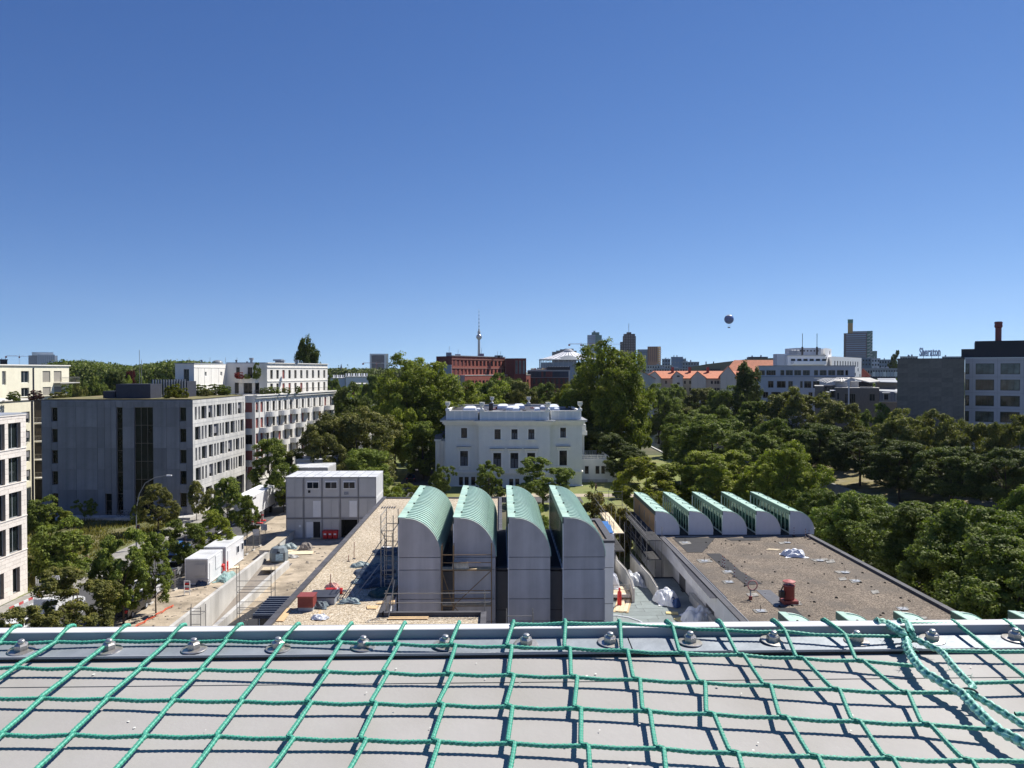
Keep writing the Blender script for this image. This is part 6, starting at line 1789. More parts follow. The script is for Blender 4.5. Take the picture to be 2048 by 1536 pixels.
# TREES
L_mid = leaf_mat('leaves_mid_green',(0.132,0.168,0.038),.25)
L_bright = leaf_mat('leaves_bright_green',(0.18,0.21,0.038),.3)
L_dark = leaf_mat('leaves_dark_green',(0.088,0.112,0.033),0.22)
L_olive = leaf_mat('leaves_olive',(0.15,0.155,0.048),.24)
L_yellow = leaf_mat('leaves_yellow_green',(0.15,0.16,0.03),0.42)
L_gold = leaf_mat('leaves_golden',(0.15,0.13,0.045))
L_chest = leaf_mat('leaves_chestnut',(0.122,0.158,0.036),0.24)
M_bark = mat('bark',(0.085,0.065,0.05),0.95,0.3,3,0.5,12)
def crown_mesh(name,seed,Hh,W,base,n_leaf,leaf,shape='round',nb=34,nsub=9,droop=0.0):
 """leaf cards spread over clumps of clumps; crown from z=base to z=Hh, width W"""
 rs = np.random.RandomState(seed)
 cz = (Hh + base) / 2; rz = (Hh - base) / 2; rx = W / 2
 nb = nb + 50 if Hh > 20 else int(nb * .85); C1 = []; pn = 2.4 if Hh > 20 else 2.6
 while len(C1) < nb:
  d = rs.normal(size=3); d /= np.linalg.norm(d)
  rr = rs.uniform(0.4,0.84) if Hh < 20 else rs.uniform(0.3,0.80) if len(C1) > nb * .18 else rs.uniform(0,0.4)
  if shape != 'cone': d = d / (np.abs(d) ** pn).sum() ** (1 / pn)
  x,y,z = d * rr
  if shape == 'cone': k = 1.0 - 0.75 * (z + 1) / 2; x *= k * 1.25; y *= k * 1.25
  elif shape == 'dome' and z < 0: z *= 0.85
  elif shape == 'column': x *= 0.9; y *= 0.9; z = z * 1.02
  C1.append((x,y,z))
 C1 = np.array(C1)
 R1 = rs.uniform(0.20,0.34,nb) if Hh < 20 else rs.uniform(0.19,0.29,nb)
 if shape == 'column': C1[:,:2] *= .8; R1 *= 1.1
 if shape in ('cone','column'): R1 *= 0.9
 # sub clumps on the outside of each clump
 d = rs.normal(size=(nb,nsub,3)); d /= np.linalg.norm(d,axis=2,keepdims=True)
 out = C1 / (np.linalg.norm(C1,axis=1,keepdims=True) + .05)
 d = d + out[:,None,:] * 0.9; d[...,2] += 0.25; d /= np.linalg.norm(d,axis=2,keepdims=True)
 C2 = (C1[:,None,:] + d * R1[:,None,None] * rs.uniform(.55,.95,(nb,nsub,1))).reshape(-1,3)
 R2 = (R1[:,None] * rs.uniform(0.26,0.48,(nb,nsub))).reshape(-1)
 nC = len(C2)
 idx = rs.randint(0,nC,n_leaf)
 tclump = rs.rand(nC)
 d = rs.normal(size=(n_leaf,3)); d /= np.linalg.norm(d,axis=1,keepdims=True)
 d[:,2] = np.abs(d[:,2]) * rs.choice([1,1,1,-1],n_leaf)
 r_ = R2[idx] * rs.uniform(0.45,1.12,n_leaf)
 P = C2[idx] + d * r_[:,None] * np.array([1,1,.75])
 for q in (0,1): P[:,q] /= np.percentile(np.abs(P[:,q]),98.5)
 P[:,2] -= np.percentile(P[:,2],.7); P[:,2] = P[:,2] / np.percentile(P[:,2],99.6) * 2 - 1
 P = P * np.array([rx,rx,rz]) + np.array([0,0,cz])
 # leaf orientation: mostly facing outwards and up
 nrm = d + rs.normal(size=(n_leaf,3)) * 0.55 + np.array([0,0,0.45])
 nrm /= np.linalg.norm(nrm,axis=1,keepdims=True)
 t = np.cross(nrm,rs.normal(size=(n_leaf,3))); t /= np.linalg.norm(t,axis=1,keepdims=True) + 1e-9
 b_ = np.cross(nrm,t)
 s = leaf * rs.uniform(0.6,1.35,n_leaf)[:,None]
 V = np.stack([P - t * s * .5,P + b_ * s * .32 ,P + t * s * .62 - np.array([0,0,1]) * s * .12,P - b_ * s * .32],1).reshape(-1,3)
 Fq = np.arange(n_leaf * 4).reshape(-1,4)
 tint = np.clip(0.5 * tclump[idx] + 0.5 * rs.rand(n_leaf),0,1)
 me = mesh_np(name,V,Fq,L_mid,tint)
 return me
def trunk_mesh(name,seed,Hh,W,base,r0):
 rs = random.Random(seed); b = MB()
 top = base + (Hh - base) * .62
 pts = [(0,0,0)]
 n = 6
 for i in range(1,n + 1): pts.append((rs.uniform(-.02,.02) * W * i / n,rs.uniform(-.02,.02) * W * i / n,top * i / n))
 b.tube([(0,0,-.3),(0,0,0.02)],r0 * 1.35,9,True)
 b.tube(pts,r0,9,True,r0 * .25)
 for k in range(11):
  z0 = base * rs.uniform(.75,1.0) + (Hh - base) * rs.uniform(0,.35)
  a = rs.uniform(0,6.28); L_ = W * .5 * rs.uniform(.55,.85)
  p0 = Vector((0,0,z0)); p1 = p0 + Vector((math.cos(a) * L_ * .45,math.sin(a) * L_ * .45,L_ * .45)); p2 = p0 + Vector((math.cos(a + .2) * L_,math.sin(a + .2) * L_,L_ * rs.uniform(.6,1.1)))
  b.tube([p0,p1,p2],r0 * .42,6,True,r0 * .1)
 return b.mesh(name,M_bark,True)
KINDS = {
 'plane': (24,19,3.6,92000,0.44,'round',74,13,.55),
 'plane2': (24,17,3.8,92000,0.44,'round',68,13,.5),
 'broad': (15,13,1.6,64000,0.32,'dome',60,12,.32),
 'broad2': (15,12,1.8,64000,0.32,'round',54,12,.3),
 'broad3': (15,14,1.5,64000,0.32,'dome',66,11,.33),
 'avenue': (15,12,4.4,64000,0.30,'round',60,12,.3),
 'chestnut': (10,10,0.7,92000,0.23,'dome',84,12,.24),
 'chestnut2': (10,11,0.6,92000,0.23,'dome',90,12,.25),
 'street': (7,5.2,1.3,34000,0.165,'round',42,11,.11),
 'street2': (7,4.8,1.4,30000,0.155,'cone',40,11,.1),
 'street3': (7,5.6,1.2,34000,0.165,'dome',40,11,.12),
 'poplar': (18,7,1.5,40000,0.34,'column',110,9,.3),
 'young': (5,4.2,1.4,13000,0.16,'round',26,9,.05),
 'shrub': (3,3.6,0.05,24000,0.13,'dome',44,10,.05),
 'conifer': (12,8,1.0,46000,0.2,'cone',56,11,.2),
 'distant': (16,13,3.0,12000,0.6,'dome',30,8,.3),
}
_km = {}
def kind_meshes(k):
 if k not in _km:
  H_,W_,b_,n_,l_,sh,nb,ns,tr = KINDS[k]
  sd = sum(map(ord,k)) * 7 + 3
  _km[k] = (crown_mesh('crown',sd,H_,W_,b_,n_,l_,sh,nb,ns),trunk_mesh('trunk',sd,H_,W_,b_,tr))
 return _km[k]
rt = random.Random(41)
def tree(px,D,ytop,wpx,kind,leafm,label,group=None,name='tree',cat='tree',lift=0.0,z0=0.0,turn=None):
 H_,W_ = KINDS[kind][:2]
 x = xat(px,D); zt = zat(ytop,D) - z0
 w = wpx * D / F
 sz = zt / H_; sx = w / W_
 cr_,tk = kind_meshes(kind)
 t = thing(name,label,cat,(x,D,z0),turn if turn is not None else rt.uniform(0,6.28),group)
 t.scale = (sx,sx,sz)
 c = obj('crown',cr_,t)
 c.material_slots[0].link = 'OBJECT'; c.material_slots[0].material = leafm
 obj('trunk',tk,t)
 return t
G1 = 'street trees along the left road'
tree(142,61.5,1132,150,'street3',L_olive,'olive toned street tree nearest the limestone office corner',G1)
tree(243,67,1062,105,'street',L_mid,'tall loose street tree at the middle of the left road',G1)
tree(308,70,1066,72,'street2',L_mid,'slim street tree just behind the parked white car',G1)
tree(18,57,1208,110,'street',L_olive,'low leafy tree cut by the left edge above the roof ledge',G1)
tree(314,105,966,74,'street3',L_olive,'round crowned lime tree beside the tall arched lamp post',G1)
tree(368,84,1036,84,'street',L_mid,'dark green street tree overhanging the nearer site cabin',G1)
tree(428,89,1018,70,'street3',L_bright,'bright green street tree over the longer site cabin',G1)
tree(391,113,961,36,'street2',L_olive,'small slender tree before the sunlit side of the concrete building',G1)
tree(452,104,955,64,'street2',L_mid,'pointed street tree left of the white trailer',G1)
tree(492,99,990,46,'street2',L_mid,'narrow street tree right in front of the white trailer',G1)
tree(424,108,975,40,'street',L_olive,'small bushy street tree between the concrete building and the pointed tree',G1)
tree(537,130,878,90,'street2',L_mid,'tall pointed tree before the white apartments where the street narrows',G1)
tree(566,120,925,64,'street',L_mid,'street tree touching the left edge of the stacked site containers',G1)
tree(205,68,1100,70,'street2',L_mid,'loose street tree left of the tall one at the middle of the road',G1)
G2 = 'shrubs on the meadow'
tree(120,83,1038,118,'shrub',L_mid,'large dark rounded bush on the near side of the meadow',G2,'bush','bush')
tree(86,106,992,70,'shrub',L_mid,'green bush in the corner between limestone office and concrete building',G2,'bush','bush')
tree(166,112,996,40,'young',L_mid,'airy young shrub before the concrete wall',G2,'bush','bush')
tree(131,107,1020,30,'street2',L_bright,'small pointed sapling at the far edge of the meadow',G2,'sapling','sapling')
tree(270,111,1008,26,'shrub',L_mid,'low shrub at the foot of the glazing behind the lamp post',G2,'bush','bush')
G3 = 'trees between the white apartments and the villa'
tree(640,132,845,110,'broad2',L_olive,'olive green tree rising behind the roofs of the small site containers',G3)
tree(712,138,816,165,'broad',L_olive,'broad olive tree left of the big plane tree',G3)
tree(735,118,900,118,'conifer',L_mid,'dense fine leaved green tree behind the stacked containers',G3)
tree(690,175,768,100,'broad3',L_dark,'dark tree beside the far end of the white apartments',G3)
tree(615,200,680,50,'poplar',L_dark,'dark columnar tree standing above the white apartment roof',G3)
tree(826,168,718,168,'plane',L_bright,'huge sunlit plane tree left of the white villa',G3)
tree(790,158,790,84,'plane2',L_bright,'lower plane tree leaning out to the left of the huge one',G3)
tree(845,156,845,90,'broad2',L_mid,'shaded tree filling the gap beside the villa side wing',G3)
tree(905,185,752,110,'broad',L_bright,'yellow green tree below the left end of the red brick office',G3)
tree(968,200,766,120,'broad3',L_bright,'bright tree behind the left half of the villa roof',G3)
tree(1008,215,750,100,'broad',L_mid,'rounded tree before the middle of the red brick office',G3)
tree(1040,205,765,86,'broad2',L_olive,'greyish tree behind the middle of the villa roof',G3)
tree(1098,208,768,74,'broad3',L_dark,'dark tree behind the villa roof under the dark office',G3)
tree(1140,200,772,70,'broad',L_yellow,'yellowish tree tucked left of the tall plane tree',G3)
tree(1215,166,692,158,'plane',L_bright,'tallest plane tree right of the white villa',G3)
tree(1158,176,772,84,'broad',L_mid,'shaded plane tree between villa roof and the tallest plane tree',G3)
tree(1262,172,785,80,'broad2',L_bright,'right hand shoulder of plane foliage beside the tallest tree',G3)
tree(1195,158,850,120,'broad2',L_dark,'dark understorey tree over the villa terrace',G3)
tree(875,137,945,44,'shrub',L_dark,'dark shrub by the side entrance of the villa',None,'bush','bush')
G4 = 'small trees in front of the villa'
tree(889,134,928,42,'young',L_mid,'small round tree before the left corner of the villa',G4)
tree(977,132,924,62,'young',L_mid,'open branched young tree before the villa centre',G4)
tree(984,133,963,46,'shrub',L_mid,'clipped round bush under the open branched young tree',None,'bush','bush')
tree(1086,126,916,108,'street3',L_chest,'dense dark tree before the right half of the villa',G4)
tree(1240,132,965,30,'shrub',L_dark,'clipped dark ball shaped bush on the garden path',None,'bush','bush')
tree(1190,96,988,110,'shrub',L_gold,'wide golden bush behind the fourth tall shed',None,'bush','bush')
tree(1225,90,1012,80,'shrub',L_gold,'golden green bush wrapped by scaffold beside the low shed',None,'bush','bush')
tree(1075,98,1010,60,'shrub',L_mid,'green bush seen between the third and fourth tall sheds',None,'bush','bush')
tree(1183,140,962,12,'young',L_mid,'tiny sapling on the sunny lawn',None,'sapling','sapling')
tree(818,120,968,60,'shrub',L_bright,'low bush on the lawn strip right of the container stack',None,'bush','bush')
tree(784,112,975,44,'shrub',L_bright,'small bright bush at the right end of the container stack',None,'bush','bush')
G5 = 'trees along the near canal bank'
tree(1258,150,893,80,'broad2',L_dark,'dark bush like tree right of the villa terrace stairs',G5)
tree(1292,112,915,120,'street3',L_yellow,'yellow green tree behind the first low shed',G5)
tree(1352,118,925,110,'street',L_bright,'fresh green tree behind the second low shed',G5)
tree(1372,175,832,88,'broad3',L_mid,'tree beside the glimpse of canal water',G5)
tree(1425,150,832,150,'broad',L_mid,'green tree beyond the middle of the low sheds',G5)
tree(1440,114,905,170,'chestnut',L_bright,'spreading fresh green chestnut behind the third low shed',G5)
tree(1500,138,868,120,'broad2',L_mid,'mid green tree between two spreading chestnuts',G5)
tree(1565,106,892,170,'chestnut2',L_bright,'spreading bright chestnut behind the fifth low shed',G5)
tree(1650,92,985,120,'chestnut',L_chest,'chestnut at the corner of the brown gravel roof',G5)
tree(1735,84,992,190,'chestnut2',L_chest,'broad chestnut halfway along the brown roof edge',G5)
tree(1850,76,1010,210,'chestnut',L_chest,'dense chestnut below the canal road bend',G5)
tree(1965,68,1020,260,'chestnut2',L_chest,'big chestnut filling the lower right beyond the roof',G5)
tree(2055,58,1090,280,'chestnut',L_chest,'nearest chestnut cut by the right edge',G5)
tree(2065,74,990,160,'chestnut2',L_chest,'chestnut behind the nearest one at the right edge',G5)
G6 = 'trees along the far canal road'
far_row = [(1318,235,770,80,'broad',L_mid,'tree below the first orange gable'),(1370,255,790,80,'broad3',L_mid,'low rounded tree below the middle orange gable'),
 (1408,240,778,90,'broad2',L_olive,'tree below the wide grey gable'),(1455,225,774,100,'broad',L_mid,'rounded tree below the taller grey gable'),
 (1385,195,822,100,'broad',L_mid,'dark tree in the middle of the tree belt'),
 (1495,215,727,56,'poplar',L_dark,'dark upright tree at the left end of the pale office'),(1520,178,805,100,'broad2',L_mid,'tree under the left end of the pale office'),
 (1478,180,815,100,'broad3',L_mid,'tree left of the one under the pale office'),(1595,172,778,130,'broad',L_olive,'high rounded tree before the pale office'),
 (1560,150,838,110,'broad3',L_mid,'shaded tree below the high rounded one'),(1683,160,806,110,'broad2',L_olive,'olive crowned tree before the brick apartments'),
 (1745,170,810,76,'broad3',L_mid,'greener tree before the mansard roof'),(1640,150,850,110,'avenue',L_dark,'dark tree above the lit piece of canal road'),
 (1722,142,866,110,'avenue',L_dark,'dark tree right of the lit piece of canal road'),(1815,136,822,120,'broad',L_olive,'tree before the left half of the stone clad wing'),
 (1885,130,826,120,'broad3',L_olive,'tree before the right half of the stone clad wing'),(1800,126,884,120,'avenue',L_dark,'deep green tree low before the stone clad wing'),
 (1905,116,896,130,'avenue',L_dark,'deep green tree below the hotel corner'),(1965,124,850,110,'broad2',L_olive,'tree under the first wide hotel windows'),
 (2030,116,836,120,'broad',L_olive,'tree under the second wide hotel windows at the right edge'),(2015,108,900,130,'avenue',L_dark,'dark tree low at the right edge beyond the road'),
 (1345,305,770,60,'broad',L_mid,'small far tree between the orange gables'),(1530,250,752,40,'broad2',L_mid,'small tree peeping before the pale office wall')]
for a in far_row: tree(*a,G6)
tree(1791,520,702,26,'distant',L_dark,'lone dark tree on the skyline left of the rooftop letters')
G7 = 'trees behind the concrete building'
for a in [(192,190,757,60,'broad',L_mid,'green tree on the skyline left of the dark plant room'),(225,200,745,60,'broad2',L_dark,'dark tree behind the dark plant room'),
   (158,185,765,40,'broad',L_olive,'pale tree right of the cream terrace'),(262,230,744,34,'broad2',leaf_mat('copper_beech',(0.10,0.02,0.03)),'dark red leaved tree behind the masts'),
   (300,220,752,60,'broad3',L_mid,'low tree behind the sheet metal screen'),(335,210,750,50,'broad',L_dark,'dark tree left of the white penthouse'),(245,215,755,40,'broad3',L_bright,'yellowish small tree behind the plant room')]:
 tree(*a,G7)
for a in [(676,240,775,40,'broad',L_dark,'small dark tree at the end of the white apartment roof'),(745,260,752,50,'broad2',L_mid,'tree right of the low pale halls'),(665,300,752,36,'broad',L_mid,'far tree before the low pale halls')]:
 tree(*a,'trees near the low pale halls')
# hidden filler of the tree belt behind the villa, between the named trees
for i,(px,D,yt,w) in enumerate([(1060,240,770,90),(930,240,768,90),(1180,230,760,110),(870,235,765,90),(1240,250,760,100),(1130,250,770,80)]):
 tree(px,D,yt,w,'broad3',[L_mid,L_bright,L_olive][i % 3],['tree behind the villa glimpsed between the nearer crowns, below the dark office windows','tree glimpsed between crowns below the first brick office windows','tree glimpsed through the foot of the tallest plane tree','tree glimpsed right behind the huge plane tree','tree glimpsed just left of the orange roofed houses','tree glimpsed below the right end of the dark office'][i],'trees in the belt behind the villa')
# plants on roofs and balconies
def plant(x,y,z,w,h,leafm,label,kind='shrub',group=None):
 H_,W_ = KINDS[kind][:2]
 cr_,tk = kind_meshes(kind)
 t = thing('plant',label,'plant',(x,y,z),rt.uniform(0,6.28),group); t.scale = (w / W_,w / W_,h / H_)
 c = obj('foliage',cr_,t); c.material_slots[0].link = 'OBJECT'; c.material_slots[0].material = leafm
 obj('stem',tk,t); return t
GP = 'plants on the roof of the concrete building'
for px,D,w,h,lm,lab in [(338,119,1.8,1.9,L_yellow,'yellow green shrub on the sedum roof before the metal screen, leftmost of three'),(352,120,1.7,2.2,L_yellow,'yellow green shrub on the sedum roof before the metal screen, tallest of three'),(366,121,1.6,1.5,L_yellow,'yellow green shrub on the sedum roof before the metal screen, rightmost of three'),
        (400,131,2.2,1.9,L_mid,'green roof shrub below the small square windows'),(412,129,2.0,1.2,L_olive,'low olive shrub on the far roof edge'),(432,134,3.0,1.9,L_dark,'dark shrub beside the terrace pergola'),(448,134,2.2,1.6,L_mid,'green shrub right of the dark one by the terrace pergola')]:
 plant(xat(px,D),D,HC + 0.2,w,h,lm,lab,group=GP)
for px,D,w,h,lm,lab in [(478,144,1.6,1.2,leaf_mat('red_flowers',(.22,.04,.04)),'red flowering plants on the curved penthouse balcony'),(494,144,1.2,.9,L_bright,'trailing green plants on the curved penthouse balcony'),(513,144.3,1.5,3.0,L_mid,'tall loose plant at the right end of the curved penthouse balcony')]:
 plant(xat(px,D),D,20.55,w,h,lm,lab)
for px,w,h,lab in [(528,1.6,1.3,'hedge pot on the white terrace beside the shaded gable'),(545,2.8,1.4,'clipped box hedge on the white terrace'),(572,1.6,1.2,'small plant on the white terrace by the red blinds'),(596,1.2,1.4,'plant in the middle of the white terrace')]:
 D = 143.5 + (px - 528) * .13
 plant(xat(px,D),D,17.6,w,h,L_mid,lab,group='plants on the white terrace')
for px,D,w,h,lm,lab in [(132,131,1.6,2.3,L_mid,'topiary tree on the cream roof terrace'),(70,125,2.2,1.6,leaf_mat('purple_shrub',(.09,.05,.06)),'purple shrub on the cream roof terrace'),(28,122,2,1.5,L_mid,'conical shrub on the cream roof terrace'),(115,129,3,1.2,L_olive,'trough of grasses on the cream roof terrace')]:
 plant(xat(px,D),D,17.3,w,h,lm,lab,group='plants on the cream terrace')
# far wood: one mass of crowns
def wood(name,label,cells,n_leaf,leaf,lm,seed):
 rs = np.random.RandomState(seed)
 cells = np.array(cells)                      # x, y, crown radius, top
 w_ = cells[:,2] ** 2; idx = rs.choice(len(cells),n_leaf,p=w_ / w_.sum())
 d = rs.normal(size=(n_leaf,3)); d /= np.linalg.norm(d,axis=1,keepdims=True); d[:,2] = np.abs(d[:,2])
 r_ = cells[idx,2]
 P = np.stack([cells[idx,0] + d[:,0] * r_,cells[idx,1] + d[:,1] * r_,cells[idx,3] - r_ * 1.1 + d[:,2] * r_ * 1.1],1)
 P += rs.normal(size=P.shape) * r_[:,None] * .09
 low = rs.rand(n_leaf) < .25; P[low,2] *= rs.uniform(.3,1,low.sum())
 nrm = d + rs.normal(size=(n_leaf,3)) * .6; nrm /= np.linalg.norm(nrm,axis=1,keepdims=True)
 t = np.cross(nrm,rs.normal(size=(n_leaf,3))); t /= np.linalg.norm(t,axis=1,keepdims=True); b_ = np.cross(nrm,t)
 s = leaf * rs.uniform(.6,1.4,n_leaf)[:,None]
 V = np.stack([P - t * s * .5,P + b_ * s * .4,P + t * s * .5,P - b_ * s * .4],1).reshape(-1,3)
 tint = .5 * rs.rand(len(cells))[idx] + .5 * rs.rand(n_leaf)
 obj(name,mesh_np(name,V,np.arange(n_leaf * 4).reshape(-1,4),lm,tint),label=label,kind='stuff')
rw = random.Random(5)
cells = []
for px in np.arange(130,420,3.0):
 for D in (330,365,400,440):
  base_y = 727 + 5 * math.sin(px * .03) + (8 if 236 < px < 262 else 0) + rw.uniform(0,6)
  cells.append((xat(px + rw.uniform(-3,3),D),D + rw.uniform(-12,12),rw.uniform(4,7.5),zat(base_y + (440 - D) * .02,D)))
wood('forest','dark park wood on the left skyline',cells,110000,0.95,L_dark,1)
cells = []
for px in np.arange(640,900,2.2):
 for D in (620,720,830):
  cells.append((xat(px + rw.uniform(-3,3),D),D + rw.uniform(-20,20),rw.uniform(6,12),zat(739.0 + rw.uniform(0,3),D)))
wood('forest','distant park wood between the white apartments and the huge plane tree',cells,50000,1.9,L_dark,2)
cells = []
for px in np.arange(1290,1930,7):
 for D in (380,480):
  cells.append((xat(px,D),D + rw.uniform(-20,20),rw.uniform(5,8),zat(rw.uniform(757,766),D)))
for px in np.arange(-20,900,9):
 for D in (300,):
  cells.append((xat(px,D),D + rw.uniform(-10,10),rw.uniform(4,6),zat(rw.uniform(770,778),D)))
wood('tree_belt','mass of tree tops between the middle distance buildings',cells,40000,1.2,L_mid,3)
# BUILDING SITE, VEHICLES, ROOF THINGS
M_cont = mat('container_grey',(0.50,0.50,0.50),0.6,0.05,0.8,0.05,14,streak=0.08,obj_var=0.05)
M_cont_dark = mat('container_frame',(0.34,0.34,0.35),0.6,0.06,1)
M_cont_white = mat('container_white',(0.72,0.73,0.74),0.6,0.05,0.8,streak=0.06)
M_roofpan = mat('container_roof',(0.62,0.63,0.64),0.5,0.15,0.7,dirt=(.35,.35,.34),dirt_amt=.5,dirt_scale=.5)
M_gap_black = mat('black_gap',(0.02,0.02,0.022),0.8,0.1)  # black puts the shade of gaps and open containers into the colour; also notices
M_winblue = glass('container_glass',(0.02,0.03,0.05),0.05)
def container(x,y,z,w,d,h,label,group,face='plain',right=False,top=False,body=M_cont):
 t = thing('site_container',label,'container',(x,y,z),group=group)
 g = 0.035
 if face != 'open':
  MB().box(0.09,w - 0.09,0.05,d - 0.05,0.12,h - 0.16).build('body',body,t)
 else:
  MB().box(0.12,w - 0.12,2.2,d - 0.05,0.12,h - 0.16).build('back_wall',M_gap_black,t); MB().box(0.09,0.12,.05,d - .05,.12,h - .16).build('side_wall',M_gap_black,t); MB().box(w - 0.12,w - .09,.05,d - .05,.12,h - .16).build('side_wall',M_gap_black,t); MB().box(.12,w - .12,.05,d,.08,.12).build('floor',M_gap_black,t)
 for xa in (g,w - 0.12):
  for ya in (0,d - 0.12): MB().box(xa,xa + 0.12 - g,ya,ya + 0.12,0.0,h).build('corner_post',M_cont_dark,t)
 for za,zb in ((0.0,0.11),(h - 0.15,h - .02)):
  MB().box(0.125,w - 0.125,-.005,0.11,za,zb).build('frame_rail',M_cont_dark,t)
  MB().box(0.125,w - 0.125,d - .11,d + .005,za,zb).build('frame_rail',M_cont_dark,t)
  MB().box(w - .11,w - .03,0.125,d - 0.125,za,zb).build('frame_rail',M_cont_white if right else M_cont_dark,t)
  MB().box(.03,.11,0.125,d - 0.125,za,zb).build('frame_rail',M_cont_dark,t)
 MB().box(0.02,w - .02,0.01,0.2,h + .001,h + .028).build('gap_strip',M_gap_black,t)  # black strip stands in for the dark gap between stacked rows
 if face == 'window':
  MB().box(.36,w - .36,-.02,.048,1.12,2.2).build('window_surround',M_white2,t)
  for a in (.46,w / 2 + .03):
   o = MB().box(0,w / 2 - .49,-.045,-.022,0,.78).build('window',M_dark_frame,t,(a,0,1.22)); MB().box(.05,w / 2 - .54,-.06,-.046,.05,.73).build('pane',M_winblue,o)
 if face in ('door','plain','doorline'):
  dx_ = w - 1.15
  MB().box(dx_,dx_ + .95,.02,.048,.14,2.25).build('door',M_white2 if face == 'doorline' else M_cont,t)
  for xx in (dx_ - .03,dx_ + .955): MB().box(xx,xx + .03,.0,.048,.14,2.3).build('door_frame',M_white2 if face == 'doorline' else M_cont_dark,t)
 if face == 'opendoor':
  MB().box(w - 1.15,w - .25,.03,.05,.13,2.2).build('doorway',M_gap_black,t)  # black sheet in place of the unlit inside
  MB().box(-.0,.85,-.05,0,0,2.05).build('door',M_white2,t,(w - 2.05,-.02,.14),R(8))
 n = int(d / .14) if right else 0
 if right:
  MB().box(w - .089,w - .05,.13,d - .13,.12,h - .16).build('side_wall',M_cont_white,t)
  for k in range(0,n - 2,3): MB().box(w - .049,w - .03,.2 + k * .14,.3 + k * .14,.12,h - .16).build('rib',M_cont_white,t)
 if top:
  MB().box(.0,w,-.05,d + .05,h + .03,h + .06).build('roof_panel',M_roofpan,t)
  for k in (0.0,w * .5): MB().box(k,k + .06,-.05,d + .05,h + .061,h + .1).build('roof_seam',M_metal_grey,t)
 return t
GC = 'stacked grey site containers'
CX = xat(570,101); CW = (xat(752,101) - CX) / 5; CH = 2.7
faces = {0: ['plain','opendoor','plain','open','plain'],1: ['plain','doorline','plain','doorline','plain'],2: ['plain','window','window','window','blank']}
rown = ['bottom','middle','top']; coln = ['leftmost','second from the left','third from the left','fourth from the left','rightmost']
extra = {(0,1): 'with its door ajar',(0,3): 'open at the front',(0,2): 'behind the red bins',(2,1): 'above a black notice',(2,2): 'with double window',(2,3): 'with faded stencil',(0,0): 'with notice'}
for r_ in range(3):
 for c_ in range(5):
  t = container(CX + c_ * CW,101,r_ * CH,CW,6.1,CH - .05,f'grey site container, {rown[r_]} row of the stack, {coln[c_]}' + (' ' + extra[(r_,c_)] if (r_,c_) in extra else ''),GC,faces[r_][c_],right=(c_ == 4),top=(r_ == 2))
  if (r_,c_) == (2,1): boxo('notice',.55,.85,-.012,.048,.62,.95,M_gap_black,t)
  if (r_,c_) == (2,3): boxo('stencil',.5,1.1,.03,.049,.35,.75,mat('stencil_grey',(.22,.24,.28),.7,.5,9),t)
  if (r_,c_) == (0,0): boxo('notice',1.7,2.0,-.0,.018,1.5,1.8,M_white2,t)
# canopy units behind
for i,(a,c,D,yt,lab) in enumerate([(578,655,121,934,'pale roofed site container just behind the big stack'),(592,668,130,918,'second pale roofed site container, half under the trees')]):
 x = xat(a,D); W = xat(c,D) - x; z = zat(yt,D)
 t = thing('site_container',lab,'container',(x,D,0),group='site containers behind the stack')
 MB().box(0,W,0,6,0,z - .15).build('body',M_cont,t)
 n = 4
 for k in range(n): MB().box(W * k / n + .03,W * (k + 1) / n - .03,-.1,6.1,z - .149,z).build('roof_panel',M_roofpan,t)
 for k in range(3): boxo('window',W * (k + .3) / 3,W * (k + .7) / 3,-.04,-.004,z - 1.6,z - .7,M_dark_frame,t)
# cabins by the fence
def cabin(x0,x1,y0,y1,h,label,wins):
 t = thing('site_cabin',label,'cabin',(x0,y0,0.1),group='site cabins by the fence'); W,D_ = x1 - x0,y1 - y0
 MB().box(.04,W - .07,.04,D_ - .04,0,h - .16).build('body',M_cont,t); MB().box(W - .069,W - .04,.11,D_ - .11,.101,h - .161).build('side_wall',M_cont_white,t)  # grey front, white side: shade and sun put into the colours
 MB().box(0,W,0,D_,h - .159,h - .02).build('roof_frame',M_white2,t)
 MB().box(.08,W - .08,.08,D_ - .08,h - .019,h).build('roof',M_roofpan,t)
 for xa in (0,W - .1):
  for ya in (0,D_ - .1): MB().box(xa,xa + .1,ya,ya + .1,0,h - .16).build('corner_post',M_white2,t)
 MB().box(.101,W - .101,-.0,.039,0,.1).build('floor_rail',M_white2,t); MB().box(W - .039,W,.101,D_ - .101,0,.1).build('floor_rail',M_white2,t)
 MB().box(W * .45,W * .9,-.02,.038,.9,2.1).build('shutter',M_cont,t)
 MB().box(W * .43,W * .92,-.03,-.021,.86,.9).build('sill',M_metal_grey,t)
 for (a,c,z0,z1,k) in wins:
  if k == 'door': MB().box(W - .038,W + .012,a,c,.12,z1).build('door',M_white2,t); MB().box(W + .013,W + .03,a + .08,a + .12,1.0,1.15).build('handle',M_dark_frame,t) if False else None
  elif k == 'panel': MB().box(W - .038,W + .015,a,c,z0,z1).build('shutter',M_white2,t)
  else:
   o = MB().box(W - .038,W + .02,a,c,z0,z1).build('window',M_white2,t); MB().box(W + .021,W + .03,a + .12,c - .12,z0 + .1,z1 - .1).build('pane',M_winblue,o)
 return t
cA = on(373,1167,0.1); cB = on(416,1169,.1)
cab1 = cabin(cA.x,cB.x,cB.y,cB.y + 4.2,2.65,'short white site cabin nearest the viewer with shuttered side',[(.5,1.2,.1,2.1,'door'),(2.2,3.7,1.0,2.4,'panel')])
me,w_ = text_mesh('grove',.55,.01,mat('faded_letters',(.45,.46,.5),.6,.1),'lettering')
o = obj('lettering',me,cab1,((cB.x - cA.x) * .5,-.03,.3)); o.rotation_euler = (R(90),0,0)
cC = on(452,1143,0.1); cD = on(492,1117,.1)
